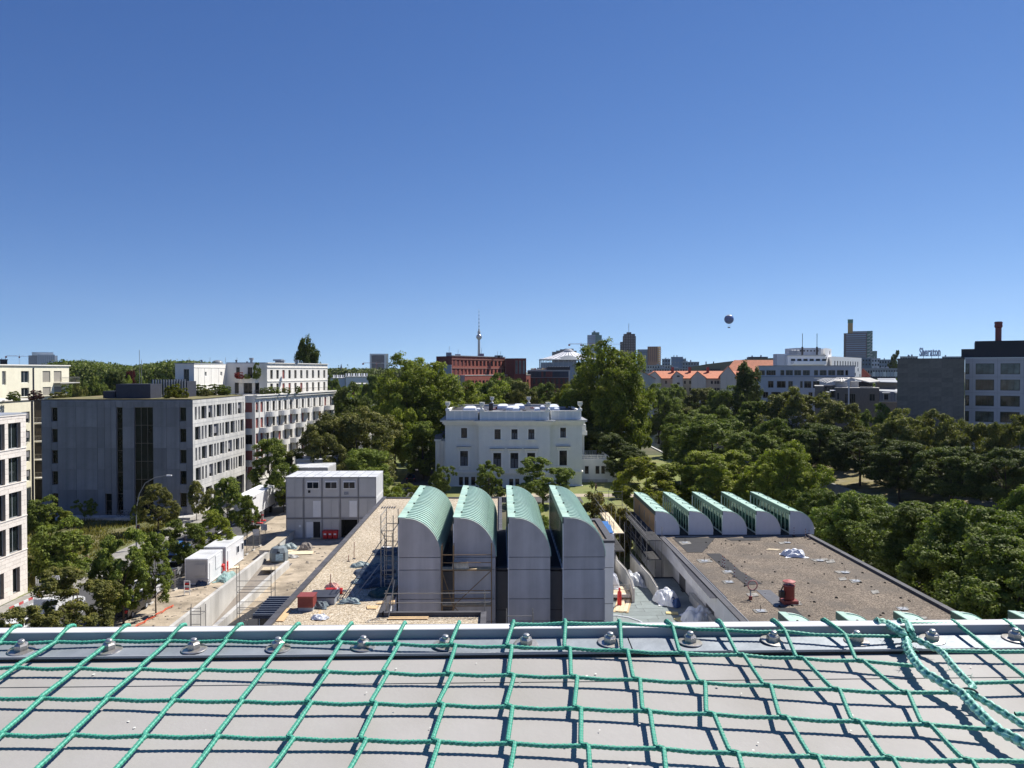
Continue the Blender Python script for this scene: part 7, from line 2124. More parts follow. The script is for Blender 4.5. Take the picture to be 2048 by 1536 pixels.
cabin(cC.x - 2.4,cC.x,cC.y,cD.y,2.7,'long white site cabin beyond the red bins with two small windows',[(.6,1.5,.1,2.1,'door'),(3.4,4.3,1.1,2.0,'win'),(5.0,5.8,1.1,2.0,'win')])
# ramp with retaining walls
rmp = thing('retaining_wall','long pale concrete retaining wall on the left of the descending ramp','wall',(-27.25,50,0),group='walls of the ramp')
b = MB()
segs = [(38,50),(50,58),(58,66),(66,74),(74,82),(82,90)]
for (a,c) in segs:
 zb = lambda y: min(-.05,-0.12 * (88 - y)) - .3
 MB().hexa([(-.2,a - 50,zb(a)),(.18,a - 50,zb(a)),(.18,c - 50 - .02,zb(c)),(-.2,c - 50 - .02,zb(c))],[(-.2,a - 50,.85),(.18,a - 50,.85),(.18,c - 50 - .02,.85),(-.2,c - 50 - .02,.85)]).build('wall_section',M_conc_light,rmp)
MB().box(-.9,.18,40.01,53.5,0,1.0).build('wall_section',M_conc_light,rmp)
MB().box(-1.0,.3,40.01,53.4,1.001,1.06).build('capping',mat('sand_capping',(.42,.36,.27),.9,.15,2),rmp)
rm2 = thing('retaining_wall','shorter pale concrete retaining wall on the right of the ramp','wall',(-23.75,50,0),group='walls of the ramp')
for (a,c,h) in [(40,52,.8),(52.01,61,.8),(61,69.5,.8),(69.5,78,.8),(78,86,.8)]:
 MB().hexa([(-.2,a - 50,-.12 * (88 - a) - .4),(.2,a - 50,-.12 * (88 - a) - .4),(.2,c - 50 - .02,-.12 * (88 - c) - .4),(-.2,c - 50 - .02,-.12 * (88 - c) - .4)],[(-.2,a - 50,h),(.2,a - 50,h),(.2,c - 50 - .02,h),(-.2,c - 50 - .02,h)]).build('wall_section',M_conc_light,rm2)
b = MB(); b.quad((-27.1,40,-5.76),(-23.9,40,-5.76),(-23.9,88,0.01),(-27.1,88,0.01)); b.build('ramp',mat('ramp_concrete',(.25,.22,.19),.9,.15,.8,.2,10),kind='structure')
b = MB(); b.box(-27.3,-23.7,39.6,40,-7,0); b.build('ramp_end_wall',M_conc_light,kind='structure')
# lean to canopy with dark standing seams
ca_ = thing('canopy','dark standing seam canopy against the museum wing with glazing below','canopy',(-20,58,0))
A1,A2 = on(505,1231,3.3),on(536,1196,3.3);
zc = 3.3; xl0,xl1 = A1.x,A2.x; y0_,y1_ = A1.y,A2.y
MB().prism([(xl0 + 20,y0_ - 58),(-13.8 + 20,y0_ - 58),(-13.8 + 20,y1_ - 58),(xl1 + 20,y1_ - 58)],zc - .25,zc).build('roof',M_metal_dark,ca_)
for i in range(9):
 f = i / 8; xa = xl0 + (xl1 - xl0) * f; y = y0_ + (y1_ - y0_) * f
 MB().box(xa + 20.05,6.15,y - 58 - .05,y - 58 + .05,zc + .001,zc + .14).build('seam',mat('seam_blue_grey',(.13,.15,.19),.45,.1,2),ca_)
MB().prism([(xl0 + 20.3,y0_ - 57.7),(6.1,y0_ - 57.7),(6.1,y0_ - 57.5),(xl0 + 20.3,y0_ - 57.5)],0,zc - .26).build('glazing',M_glass,ca_)
for i in range(4): boxo('mullion',xl0 + 20.4 + i * 1.5,xl0 + 20.47 + i * 1.5,y0_ - 57.76,y0_ - 57.701,0,zc - .26,M_metal_grey,ca_)
MB().box(-27.0 + 20 + 4,6.1,-18,y0_ - 57.8,-.01,.02).build('forecourt',M_conc_light,ca_)
# scaffolds
def scaffold(label,pts,lifts,m=M_steel,r=.03,boards=(),brace=True,name='scaffold',guard=True,ext=1.0):
 """pts: plan corners of standards in order round each bay row: list of ((x,y),(x,y)) pairs front/back"""
 t = thing(name,label,'scaffold',(pts[0][0][0],pts[0][0][1],lifts[0]))
 o = Vector((pts[0][0][0],pts[0][0][1],lifts[0]))
 V3 = lambda p,z: Vector((p[0],p[1],z)) - o
 for a,b_ in pts:
  for p in (a,b_): rod('standard',V3(p,lifts[0]),V3(p,lifts[-1] + ext),r,m,t)
 for z in lifts[1:]:
  for a,b_ in pts: rod('transom',V3(a,z),V3(b_,z),r * .9,m,t)
  for (a,b_),(c,d) in zip(pts[:-1],pts[1:]):
   rod('ledger',V3(a,z),V3(c,z),r * .9,m,t); rod('ledger',V3(b_,z),V3(d,z),r * .9,m,t)
   if guard:
    for g_ in (.5,1.0):
     if z + g_ <= lifts[-1] + ext + .01: rod('guard_rail',V3(a,z + g_),V3(c,z + g_),r * .8,m,t)
 if brace:
  for k,(z0,z1) in enumerate(zip(lifts[:-1],lifts[1:])):
   for j,((a,b_),(c,d)) in enumerate(zip(pts[:-1],pts[1:])):
    if (k + j) % 2: rod('brace',V3(a,z0),V3(c,z1),r * .8,m,t)
    else: rod('brace',V3(c,z0),V3(a,z1),r * .8,m,t)
 for (k,bm) in boards:
  z = lifts[k] + .03
  for (a,b_),(c,d) in zip(pts[:-1],pts[1:]):
   for s in (0.2,0.5,0.8):
    P = lambda q,w: Vector((q[0] * (1 - s) + w[0] * s,q[1] * (1 - s) + w[1] * s,z)) - o
    wdt = (Vector(a) - Vector(b_)).length * .29
    bar('board',P(a,b_),P(c,d),wdt,.045,bm,t)
 return t
# beside the first tall shed
scaffold('tall scaffold tower against the left side of the first tall shed',[((-7.75,50.0),(-6.95,50.0)),((-7.75,52.4),(-6.95,52.4))],[ZR,9.0,10.4,11.6],guard=True)
lad = thing('ladder','ladder standing inside the scaffold by the first tall shed','ladder',(-7.5,49.9,ZR))
for x in (0,.5): rod('stile',(x,0,0),(x,0,3.9),.025,M_steel,lad)
for k in range(12): rod('rung',(0,0,.25 + k * .31),(.5,0,.25 + k * .31),.018,M_steel,lad)
for a,b_,lab in [((-10.0,48.6,ZR),(-7.7,50.0,11.0),'long raking scaffold prop on the left'),((-9.3,48.2,ZR),(-7.7,49.9,9.6),'shorter raking prop beside the long one')]:
 t = thing('raking_prop',lab,'pole',a); rod('pole',(0,0,0),Vector(b_) - Vector(a),.03,M_steel,t); boxo('foot',-.12,.12,-.12,.12,0,.03,M_steel,t)
# in front of the second shed
scaffold('yellowish rusty scaffold with two board decks in front of the second tall shed',[((-3.75,49.2),(-3.75,49.9)),((-3.0,49.2),(-3.0,49.9)),((-.55,49.2),(-.55,49.9))],[1.6,4.4,6.9,9.2],M_rust,.035,boards=[(1,M_wood),(2,M_wood),(3,M_wood)],ext=1.6)
t = thing('handrail','steel tube handrail along the parapet in front of the first two tall sheds','railing',(-6.8,45.0,ZR + .25))
for z in (.55,1.1): rod('rail',(0,0,z),(6.2,0,z),.028,M_steel,t)
for x in (.1,.5,5.9): rod('post',(x,.1,0),(x,.1,1.25),.03,M_steel,t)
rod('brace',(-.3,-.3,0),(.5,0,2.0),.03,M_steel,t); rod('brace',(.4,-1.0,0),(.6,0,1.9),.03,M_steel,t)
t = thing('debris_bag','pale rubble sack on the middle board deck before the second tall shed','bag',(-2.55,49.5,9.28))
MB().hexa([(-.55,-.2,0),(.55,-.2,0),(.5,.25,0),(-.5,.25,0)],[(-.5,-.15,.42),(.5,-.2,.45),(.42,.2,.4),(-.45,.2,.46)]).build('bag',mat('rubble_sack',(.5,.47,.4),.9,.35,4,.5,9),t)
# small frames further right and lower left
scaffold('small scaffold frame at the foot of the third tall shed',[((.4,46.2),(.4,47.0)),((2.0,46.2),(2.0,47.0))],[1.6,4.6,6.2],ext=1.2)
scaffold('scaffold frame on the ramp wall left of the dark canopy',[((xat(471,66),66),(xat(476,67),67)),((xat(540,66),66),(xat(548,67),67))],[-1.0,1.2,3.0],ext=2.2,brace=False)
scaffold('scaffold frame at the lower end of the ramp',[((xat(377,62),62),(xat(379,62.8),62.8)),((xat(398,62),62),(xat(408,62.8),62.8))],[-2.6,0.6,2.4],ext=.6,brace=False)
scaffold('low scaffold frame left of the one at the lower end of the ramp',[((xat(343,59),59),(xat(344,59.8),59.8)),((xat(366,59),59),(xat(367,59.8),59.8))],[-2.6,0.4,1.4],ext=.5,brace=False)
scaffold('pair of scaffold posts before the dark canopy',[((xat(480,58),58),(xat(482,58.7),58.7)),((xat(489,58),58),(xat(491,58.7),58.7))],[-1,1.4,2.6],ext=.8,brace=False)
# large scaffold beside the low plywood shed
scaffold('long scaffold with dark and pale board decks beside the plywood clad low shed',[((14.6,76.0 + 3.1 * i),(16.1,76.0 + 3.1 * i)) for i in range(6)],[ZT,3.2,5.1],M_steel,.03,boards=[(1,M_bitumen),(2,M_bitumen)],ext=1.4)
scaffold('outer scaffold run with pale new boards left of the long one',[((11.6,78.0 + 3.1 * i),(12.7,78.0 + 3.1 * i)) for i in range(6)],[ZT,3.6,5.4],M_steel,.03,boards=[(1,M_bitumen),(2,M_wood_pale)],ext=1.2)
scaffold('small far scaffold on the lawn behind the golden bush',[((xat(1195,108),108),(xat(1195,109.5),109.5)),((xat(1218,108),108),(xat(1218,109.5),109.5)),((xat(1245,108),108),(xat(1245,109.5),109.5))],[0,2,4],M_steel,.035,ext=1.0)
# curved access ramp parapets
def parapet(label,pts,ztop,zbot,th=.22):
 t = thing('parapet',label,'parapet',(pts[0][0],pts[0][1],zbot)); o = Vector((pts[0][0],pts[0][1],zbot))
 P = [Vector((p[0],p[1],0)) for p in pts]
 for i,(a,c) in enumerate(zip(P[:-1],P[1:])):
  d = (c - a).normalized(); n = Vector((-d.y,d.x,0)) * th / 2; dd = d * .01
  zt0 = ztop[i] ; zt1 = ztop[i + 1]
  lo = [a - n + dd,c - n,c + n,a + n + dd]
  MB().hexa([p + Vector((0,0,zbot)) - o for p in lo],[p + Vector((0,0,z)) - o for p,z in zip(lo,(zt0,zt1,zt1,zt0))]).build('wall_section',M_conc_light,t)
  rod('handrail',a + Vector((0,0,zt0 + .12)) - o,c + Vector((0,0,zt1 + .12)) - o,.04,M_steel,t)
 return t
def onl(pts,z): return [(on(a,b_,z).x,on(a,b_,z).y) for a,b_ in pts]
parapet('pale concrete ramp parapet curving past the red gas bottle',onl([(1226,1098),(1234,1122),(1252,1140),(1262,1157),(1267,1172)],3.0),[3.2,3.1,3.0,2.9,2.8],ZT)
parapet('pale concrete ramp parapet descending below the long scaffold',onl([(1262,1118),(1280,1135),(1300,1153),(1314,1172)],2.7),[3.2,3.0,2.8,2.6],ZT)
# terrace clutter
pl = on(1205,1185,2.3)
t = thing('loading_deck','low timber deck with steel rail beside the fourth tall shed','platform',(7.1,68.2,ZT))
for i in range(5): boxo('board',0,4.5,i * .5,i * .5 + .46,.5,.57,M_wood_pale,t)
boxo('edge_beam',-.05,4.55,-.12,-.02,.3,.58,M_conc_light,t)
for z in (1.0,1.4): rod('rail',(0,-.05,z),(4.5,-.05,z),.03,M_steel,t)
for k in range(4): rod('post',(k * 1.5,-.05,.3),(k * 1.5,-.05,1.45),.03,M_steel,t)
for k in range(3): boxo('leg',.3 + k * 1.8,.5 + k * 1.8,.2,.4,0,.5,M_wood,t)
def bottle(x,y,z,label):
 t = thing('gas_bottle',label,'gas bottle',(x,y,z))
 MB().lathe([(.16,0),(.19,.04),(.19,1.15),(.15,1.3),(.06,1.38),(.05,1.42)],16).build('cylinder',M_red,t,smooth=True)
 MB().lathe([(.09,0),(.10,.12),(.07,.2)],10).build('valve_cap',M_red,t,(0,0,1.421))
bottle(xat(1240,66.5),66.5,ZT + .0,'red gas bottle standing before the timber deck')
def crumple(name,label,cat,x,y,z,w,d,h,m,seed,group=None,rz=0.0):
 rs = np.random.RandomState(seed); n = 22
 b = MB(); Z = {}
 K = [(rs.uniform(1.5,5.5),rs.uniform(1.5,5.5),rs.uniform(0,6),rs.uniform(0,6)) for _ in range(5)]
 fold = lambda u,v: sum(abs(math.sin(a * u + c + 1.3 * math.sin(b_ * v + e_))) for a,b_,c,e_ in K) / 5
 for i in range(n + 1):
  for j in range(n + 1):
   u,v = i / n * 2 - 1,j / n * 2 - 1
   e = max(0.0,1 - (abs(u) ** 2.2 + abs(v) ** 2.2)); f = fold(u,v)
   Z[i,j] = ((u + rs.uniform(-.02,.02)) * w / 2 * (1 + .16 * math.sin(4 * v + seed)),(v + rs.uniform(-.02,.02)) * d / 2 * (1 + .16 * math.sin(3.5 * u + seed)),h * (e ** .55) * (.25 + 1.0 * f) + rs.uniform(0,.03) + .03 * f + .01)
 idx = {}
 for k,p in Z.items(): idx[k] = len(b.v); b.v.append(p)
 for i in range(n):
  for j in range(n):
   if (i in (0,n - 1) and j in (0,n - 1)): continue
   b.f.append((idx[i,j],idx[i + 1,j],idx[i + 1,j + 1],idx[i,j + 1])); b.m.append(0)
 o = b.build(name,m,None,(x,y,z),rz); return tag(o,label,cat,group)
M_tarp_dark = mat('dark_tarpaulin',(.045,.06,.085),.5,.35,2,.6,5)
M_tarp_grey = mat('grey_green_tarpaulin',(.22,.28,.29),.5,.25,2,.6,5)
def pon(px,py,z): p = on(px,py,z); return p.x,p.y
x,y = pon(1217,1168,ZT + .9); crumple('plastic_sheet','white plastic sheeting piled behind the red gas bottle','plastic sheet',x,y,ZT + .57,1.8,1.6,1.7,M_plastic_white,3)
x,y = pon(1268,1165,ZT); crumple('plastic_sheet','clear plastic bundle under the scaffold foot','plastic sheet',x,y,ZT,1.9,3.4,1.0,mat('clear_plastic',(.5,.52,.54),.35,.15,3,.4,6),5)
x,y = pon(1332,1204,ZT); crumple('plastic_sheet','whitish tarpaulin heap in the shade of the right wing','tarpaulin',x,y,ZT + .03,2.0,3.0,1.1,M_plastic_white,7)
x,y = pon(1350,1213,ZT); crumple('blue_sack','dark blue sack leaning on the whitish tarpaulin heap','sack',x,y,ZT + .03,.9,1.1,.7,mat('blue_sack',(.03,.08,.22),.6,.2,3),8)
x,y = pon(1395,1240,ZT); crumple('plastic_sheet','pile of white sheets and rubbish near the roof ledge','rubbish',x,y,ZT + .03,2.6,2.8,1.0,M_plastic_white,9)
M_foam = mat('yellow_board',(.60,.50,.24),.9,.1,3)
for (px,py,w,d,rz,lab) in [(1344,1227,1.0,.55,-.15,'yellow insulation board lying flat in the shade'),(1362,1240,.8,.9,.5,'yellow insulation piece beside the pile of white sheets'),(1212,1243,.9,.5,.2,'yellow board scrap just beyond the ledge by the fourth shed'),(1228,1191,1.1,.5,.05,'short yellow plank before the timber deck')]:
 x,y = pon(px,py,ZT + .03); tag(MB().box(-w / 2,w / 2,-d / 2,d / 2,0,.07).build('board',M_foam,None,(x,y,ZT + .035),rz),lab,'board')
t = thing('plank_stack','small stack of pale planks lying on the terrace','planks',(*pon(1246,1210,ZT),ZT + .03),R(-14))
for k in range(5):
 boxo('plank',-.62 + k * .26,-.62 + k * .26 + .24,-2.3 + .1 * (k % 2),2.3,0,.06,M_wood_pale if k % 2 else M_wood,t)
for k in range(3): boxo('plank',-.5 + k * .36,-.5 + k * .36 + .3,-2.2,2.1 - .2 * k,.061,.12,M_wood_pale,t)
t = thing('hose','pale hose curving over the terrace sheets by the ledge','hose',(*pon(1210,1232,ZT),ZT + .06))
MB().tube([(0,0,0),(1.0,-.1,0),(1.9,-.6,0),(2.6,-1.5,0),(3.0,-2.6,0)],.06,8).build('tube',M_plastic_white,t)
p = at(1198,1055,76)
t = thing('solar_panels','pair of blue panels on a low roof behind the fourth tall shed','panel',(p.x,76,0))
MB().box(-1.0,1.3,-1.5,2.4,0,p.z - .3).build('base',M_panel_white,t)
for k in range(2):
 MB().hexa([(-.95,-1.5 + k * 1.95,p.z - .25),(1.2,-1.5 + k * 1.95,p.z - .25),(1.2,.3 + k * 1.95,p.z + .15),(-.95,.3 + k * 1.95,p.z + .15)],[(-.95,-1.5 + k * 1.95,p.z - .2),(1.2,-1.5 + k * 1.95,p.z - .2),(1.2,.3 + k * 1.95,p.z + .2),(-.95,.3 + k * 1.95,p.z + .2)]).build('panel',mat('blue_panel',(.05,.17,.42),.4,.2,2),t)
# things on the pale gravel roof
G_ = ZR
def rbox(name,label,cat,px0,px1,py,h,d,m,base_m=None,rz=0):
 a = on(px0,py,G_); b_ = on(px1,py,G_); t = thing(name,label,cat,(a.x,a.y,G_),rz)
 W = b_.x - a.x
 boxo('base',.03,W - .03,.03,d - .03,0,.22,base_m or M_metal_grey,t);
 boxo('housing',0,W,0,d,.221,h,m,t)
 n = 5
 for k in range(n): boxo('louvre',.06,W - .06,-.03,-.002,.3 + k * (h - .4) / n,.34 + k * (h - .4) / n,m,t)
 MB().box(-.04,W + .04,-.04,d + .04,h + .001,h + .05).build('lid',m,t)
rbox('roof_fan','brownish red louvred ventilation box on the pale gravel roof','ventilator',595,626,1223,.85,.9,M_redbrown)
a = on(618,1208,G_); b_ = on(666,1214,G_)
t = thing('roof_hatch','flat dark sheet metal hatch behind the red ventilation box','roof hatch',(a.x,a.y - .2,G_))
MB().box(0,b_.x - a.x,0,1.5,0,.42).build('curb',M_metal_grey,t); MB().box(-.04,b_.x - a.x + .04,-.04,1.54,.421,.5).build('lid',M_metal_dark,t)
p = on(652,1188,G_)
t = thing('roll','red roll of roofing felt lying on the pale gravel roof','roll',(p.x,p.y,G_))
MB().lathe([(.10,-.01),(.2,0),(.2,1.05),(.10,1.06)],16,(0,0,.2),'x').build('roll',M_red,t); MB().lathe([(.07,1.06),(.07,1.3)],8,(0,0,.2),'x').build('core',M_metal_grey,t)
MB().box(.62,.66,-.205,.205,.0,.41).build('label',M_white2,t) if False else None
for k in (.72,.82): MB().lathe([(.204,0),(.204,.05)],16,(k,0,.2),'x').build('white_print',M_white2,t)
for (px,py,h,lab) in [(661,1180,1.05,'thin rusty rod rising from the gravel behind the red roll'),(708,1118,1.3,'thin rusty rod in the middle of the pale gravel roof'),(697,1123,.5,'short wire sticking out of the gravel near the taller rod')]:
 p = on(px,py,G_); t = thing('rod',lab,'rod',(p.x,p.y,G_)); rod('bar',(0,0,0),(.02,0,h),.025,M_redbrown,t); boxo('foot',-.1,.1,-.1,.1,0,.04,M_metal_dark,t)
M_tape = mat('faded_tape',(.6,.35,.3),.7,.3,9)
p = on(664,1176,G_); crumple('barrier_tape','loose heap of red and white tape behind the roll','tape',p.x,p.y,G_,.9,.6,.3,M_tape,12)
for (px,py,w,d,h,m,lab,sd) in [(775,1105,2.2,2.3,.25,M_tarp_dark,'dark tarpaulin folds in the shade beside the first tall shed',13),(750,1145,2.6,4.0,.3,M_tarp_dark,'large crumpled dark tarpaulin in the shade of the first shed',14),(765,1190,1.6,1.4,.45,mat('green_black_tarp',(.02,.06,.055),.5,.3,3,.5,5),'greenish black bundle at the scaffold foot',15),
 (723,1132,1.4,1.1,.28,M_tarp_grey,'light grey tarpaulin corner reaching into the sun, farther one',16),(700,1205,1.3,.8,.25,M_tarp_grey,'light grey tarpaulin corner reaching into the sun, nearer one',17),(640,1215,.95,.8,.35,mat('slate_cloth',(.12,.15,.17),.7,.3,3,.5,6),'dark cloth bundled against the red ventilation box',18),
 (716,1166,.9,.8,.2,M_tarp_grey,'small grey tarpaulin tip at the shadow edge',19),(640,1238,.95,.6,.22,M_plastic_white,'crumpled white plastic near the ledge on the pale roof',20),(757,1166,2.0,2.6,.3,M_tarp_dark,'dark tarpaulin ridge between the two larger dark folds',23)]:
 p = on(px,py,G_); crumple('tarpaulin' if 'plastic' not in lab and 'cloth' not in lab and 'bundle' not in lab else 'plastic_sheet' if 'plastic' in lab else 'bundle',lab,'tarpaulin' if 'tarp' in lab else 'bundle',p.x,p.y,G_,w,d,h,m,sd)
M_osb = mat('chipboard',(.66,.46,.25),.9,.18,8,obj_var=.1)
for (pts,lab) in [([(757,1206),(790,1202),(790,1209),(752,1209)],'reddish chipboard sheet at the near end of the tarpaulins'),([(733,1213),(757,1213),(752,1219),(734,1219)],'small yellow chipboard piece on the pale gravel'),
     ([(777,1235),(858,1233),(855,1240),(775,1240)],'long chipboard strip along the parapet of the shed court'),([(574,1218),(585,1218),(566,1244),(552,1244)],'pale board lying along the dark roof edge'),
     ([(640,1222),(643,1222),(634,1240),(628,1240)],'narrow yellow batten lying before the red ventilation box'),([(764,1094),(784,1095),(782,1101),(762,1100)],'white board at the far end of the tarpaulins')]:
 P = [on(a,b_,G_) for a,b_ in pts]; c = sum(P,Vector()) / 4
 tag(MB().prism([(p.x - c.x,p.y - c.y) for p in P][::-1],0.0,.05).build('board',M_osb if 'white' not in lab else M_white2,None,(c.x,c.y,G_ + .01)),lab,'board')
t = thing('roof_grille','row of short dark bars at the far end of the pale gravel roof','grille',(*pon(762,1017,G_),G_))
for k in range(6): boxo('bar',k * .26,k * .26 + .12,0,.9,0,.06,M_metal_dark,t)
# things on the brown gravel roof
Q_ = ZQ
p = on(1578,1206,Q_)
t = thing('roof_ventilator','round brown red roof ventilator with raised rain cap','ventilator',(p.x,p.y,Q_))
boxo('curb',-.55,.55,-.5,.5,0,.28,M_redbrown,t)
MB().lathe([(.36,.281),(.40,.36),(.40,1.25),(.44,1.3),(.42,1.4)],18).build('drum',M_redbrown,t,smooth=True)
MB().lathe([(.1,1.401),(.1,1.6)],10).build('neck',M_metal_grey,t); MB().lathe([(.46,1.601),(.46,1.66),(.1,1.78)],18).build('rain_cap',mat('worn_red',(.40,.12,.11),.6,.3,4),t)
boxo('motor',-.75,-.42,-.25,.15,.45,.95,M_dark_frame,t); rod('pipe',(-.6,0,.95),(-.45,0,1.3),.05,M_dark_frame,t)
p = on(1501,1199,Q_)
t = thing('hose_reel','ring of red and white pipe on a short stand on the brown roof','pipe',(p.x,p.y,Q_))
rod('stand',(0,0,0),(0,0,.75),.05,M_metal_grey,t); MB().lathe([(.14,0),(.14,.25)],10).build('socket',M_redbrown,t)
b = MB(); b.tube([(.15 + .36 * math.cos(a),.0,1.1 + .36 * math.sin(a)) for a in [2 * math.pi * k / 20 for k in range(21)]],.05,7,False); b.build('ring',mat('pipe_pink',(.45,.22,.2),.6,.5,6),t)
boxo('bracket',-.1,.35,-.06,.06,.68,.76,M_steel,t)
p = on(1588,1112,Q_); crumple('plastic_sheet','white plastic sheet heap on the brown gravel roof','plastic sheet',p.x,p.y,Q_,2.1,1.7,.65,M_plastic_white,31)
def striped(px,py,n,lab):
 p = on(px,py,Q_); t = thing('marker_rod',lab,'marker',(p.x,p.y,Q_),group='striped marker rods on the brown roof')
 boxo('foot',-.14,.14,-.14,.14,0,.06,M_dark_frame,t)
 for k in range(n): MB().tube([(0,0,.06 + k * .13),(0,0,.19 + k * .13)],.03,7).build('band',M_white2 if k % 2 else M_redbrown,t)
for px,py,lab in [(1445,1133,'striped marker rod by the dark strip, farther of the left pair'),(1449,1135,'striped marker rod by the dark strip, nearer of the left pair'),(1469,1154,'single striped marker rod between the pipe ring and the left pair'),(1492,1171,'striped marker rod next to the pipe ring'),(1588,1073,'striped marker rod before the fifth low shed'),(1611,1076,'striped marker rod at the right corner of the low sheds'),(1618,1079,'striped marker rod on the far roof corner')]:
 striped(px,py,7,lab)
k = 0
locs = ['near the first low shed','left of the dark strip','beside the striped rods','above the pipe ring','near the ledge on the left','near the white sheet heap','right of the white sheet heap','at the right roof edge','in the right middle of the roof','low in the right corner of the roof']
for (px,py),lc in zip([(1370,1086),(1409,1123),(1456,1144),(1458,1165),(1521,1223),(1575,1086),(1640,1122),(1690,1146),(1712,1163),(1806,1219)],locs):
 p = on(px,py,Q_); t = thing('rod_mount','small square plate with an upright pin, ' + lc,'roof anchor',(p.x,p.y,Q_ + .045),group='square plates with pins on the brown roof')
 boxo('plate',-.28,.28,-.28,.28,0,.03,M_metal_grey,t); rod('pin',(0,0,.03),(0,0,.42),.022,M_dark_frame,t)
rn = random.Random(14)
b = MB()
for i in range(70):
 x,y = rn.uniform(XA + 2.5,XB - 1),rn.uniform(50,79); s = rn.uniform(.04,.11)
 b.hexa([(x - s,y - s,ZQ),(x + s,y - s,ZQ),(x + s,y + s,ZQ),(x - s,y + s,ZQ)],[(x - s * .5,y - s * .5,ZQ + s),(x + s * .5,y - s * .5,ZQ + s),(x + s * .5,y + s * .5,ZQ + s),(x - s * .5,y + s * .5,ZQ + s)])
tag(b.build('moss_clumps',mat('dark_moss',(.03,.03,.025),.95,.2,4)),'dark clods scattered over the brown gravel roof',None,None,'stuff')
p = on(1546,1100,Q_)
t = thing('plank_pile','few short planks left of the white sheet heap','planks',(p.x,p.y,Q_),R(-20))
for k in range(3): boxo('plank',-.6 + .1 * k,.5 + .1 * k,-.25 + k * .22,-.07 + k * .22,.01,.06,M_wood_pale,t)
# site clutter on the ground
for i,px in enumerate((651,661,671)):
 p = on(px,1078,.01)
 t = thing('waste_bin',['leftmost red wheeled bin before the container stack','middle red wheeled bin before the container stack','rightmost red wheeled bin before the container stack'][i],'bin',(p.x,p.y,.01),group='red bins before the containers')
 MB().hexa([(-.26,-.28,.12),(.26,-.28,.12),(.26,.28,.12),(-.26,.28,.12)],[(-.31,-.34,1.0),(.31,-.34,1.0),(.31,.34,1.0),(-.31,.34,1.0)]).build('body',M_red,t)
 MB().hexa([(-.33,-.37,1.001),(.33,-.37,1.001),(.33,.37,1.001),(-.33,.37,1.001)],[(-.30,-.33,1.1),(.30,-.33,1.1),(.30,.33,1.16),(-.30,.33,1.16)]).build('lid',M_red,t)
 boxo('sticker',-.16,.16,-.33,-.30,.6,.8,M_white2,t)
 for x in (-.22,.22): MB().lathe([(.12,0),(.12,.06)],10,(x,.25,.12),'x').build('wheel',M_dark_frame,t)
for i,(px,py) in enumerate([(443,1149),(450,1142)]):
 p = on(px,py,.01); t = thing('waste_bin',['nearer red drum between the two site cabins','farther red drum between the two site cabins'][i],'drum',(p.x,p.y,.01),group='red drums between the cabins')
 MB().lathe([(.34,0),(.36,.03),(.36,.45),(.38,.48),(.36,.5),(.36,1.05),(.3,1.12)],16).build('body',M_red,t); MB().lathe([(.2,0),(.2,.08)],12,(0,0,1.121)).build('lid',M_red,t); boxo('label',.0,.2,-.372,-.33,.4,.85,M_white2,t)
p = on(558,1122,.01)
t = thing('recycling_container','grey bell shaped recycling container at the head of the ramp','recycling container',(p.x,p.y,.01),R(12))
MB().lathe([(.85,0),(1.05,.15),(1.05,1.1),(.8,1.6),(.4,1.75)],8).build('body',mat('blue_grey_plastic',(.20,.24,.26),.5,.1,1),t)
MB().lathe([(.12,0),(.12,.2)],8,(0,0,1.751)).build('lifting_eye',M_steel,t); boxo('sticker',-.3,.5,-1.07,-1.0,.3,1.0,mat('light_blue_print',(.45,.62,.68),.6,.4,6),t)
for a in (0.6,2.4): boxo('hatch',-.15,.15,-.99,-.9,1.12,1.3,M_dark_frame,t)
for (px,py,w,d,h,m,lab,sd) in [(579,1096,1.9,1.8,.6,M_tarp_grey,'grey tarpaulin heap behind the recycling container',41),(612,1098,1.6,1.6,.8,mat('sacking',(.28,.25,.22),.9,.3,3,.5,6),'brown sack heap on the sandy yard',42),(452,1158,1.6,3.0,.7,mat('mint_tarp',(.25,.38,.36),.6,.3,2,.5,4),'mint tarpaulin bundle beside the long ramp wall',43),(580,1115,1.8,.9,.3,M_conc_light,'low pale rubble heap right of the recycling container',44),(404,1170,1.3,1.0,.55,mat('navy_bag',(.03,.06,.12),.6,.3,3),'dark blue bags before the short site cabin',45)]:
 p = on(px,py,.01); crumple('heap',lab,'heap',p.x,p.y,.01,w,d,h,m,sd)
for (px,py,w,d,rz,lab) in [(597,1107,3.4,1.6,.1,'wide pale board on the sandy yard'),(575,1103,1.2,1.0,.0,'small pale pallet board by the grey heap'),(595,1076,1.2,.5,.0,'threshold board before the leftmost bottom container'),(632,1077,1.3,.5,.0,'threshold board before the container with the open door'),(470,1136,.9,.9,.3,'step board by the long site cabin'),(545,1138,2.2,1.4,.1,'chipboard sheet lying on the head of the ramp')]:
 p = on(px,py,.02); tag(MB().box(-w / 2,w / 2,-d / 2,d / 2,0,.1).build('board',M_wood_pale,None,(p.x,p.y,.02),rz),lab,'board')
rn = random.Random(31); b = MB()
for i in range(420):
 x,y = (rn.uniform(-33.5,-27.9),rn.uniform(52,112)) if i % 2 else (rn.uniform(-23.2,-14.5),rn.uniform(60,100.5))
 s = rn.uniform(.03,.13); a = rn.uniform(0,3); l = s * rn.choice([1,1,1.5,4]); u,v = math.cos(a),math.sin(a)
 Q = [(x + p * l * u - q * s * v,y + p * l * v + q * s * u) for p,q in ((-1,-1),(1,-1),(1,1),(-1,1))]
 b.hexa([(*p,0) for p in Q],[(p[0] * .7 + x * .3,p[1] * .7 + y * .3,s * .7) for p in Q])
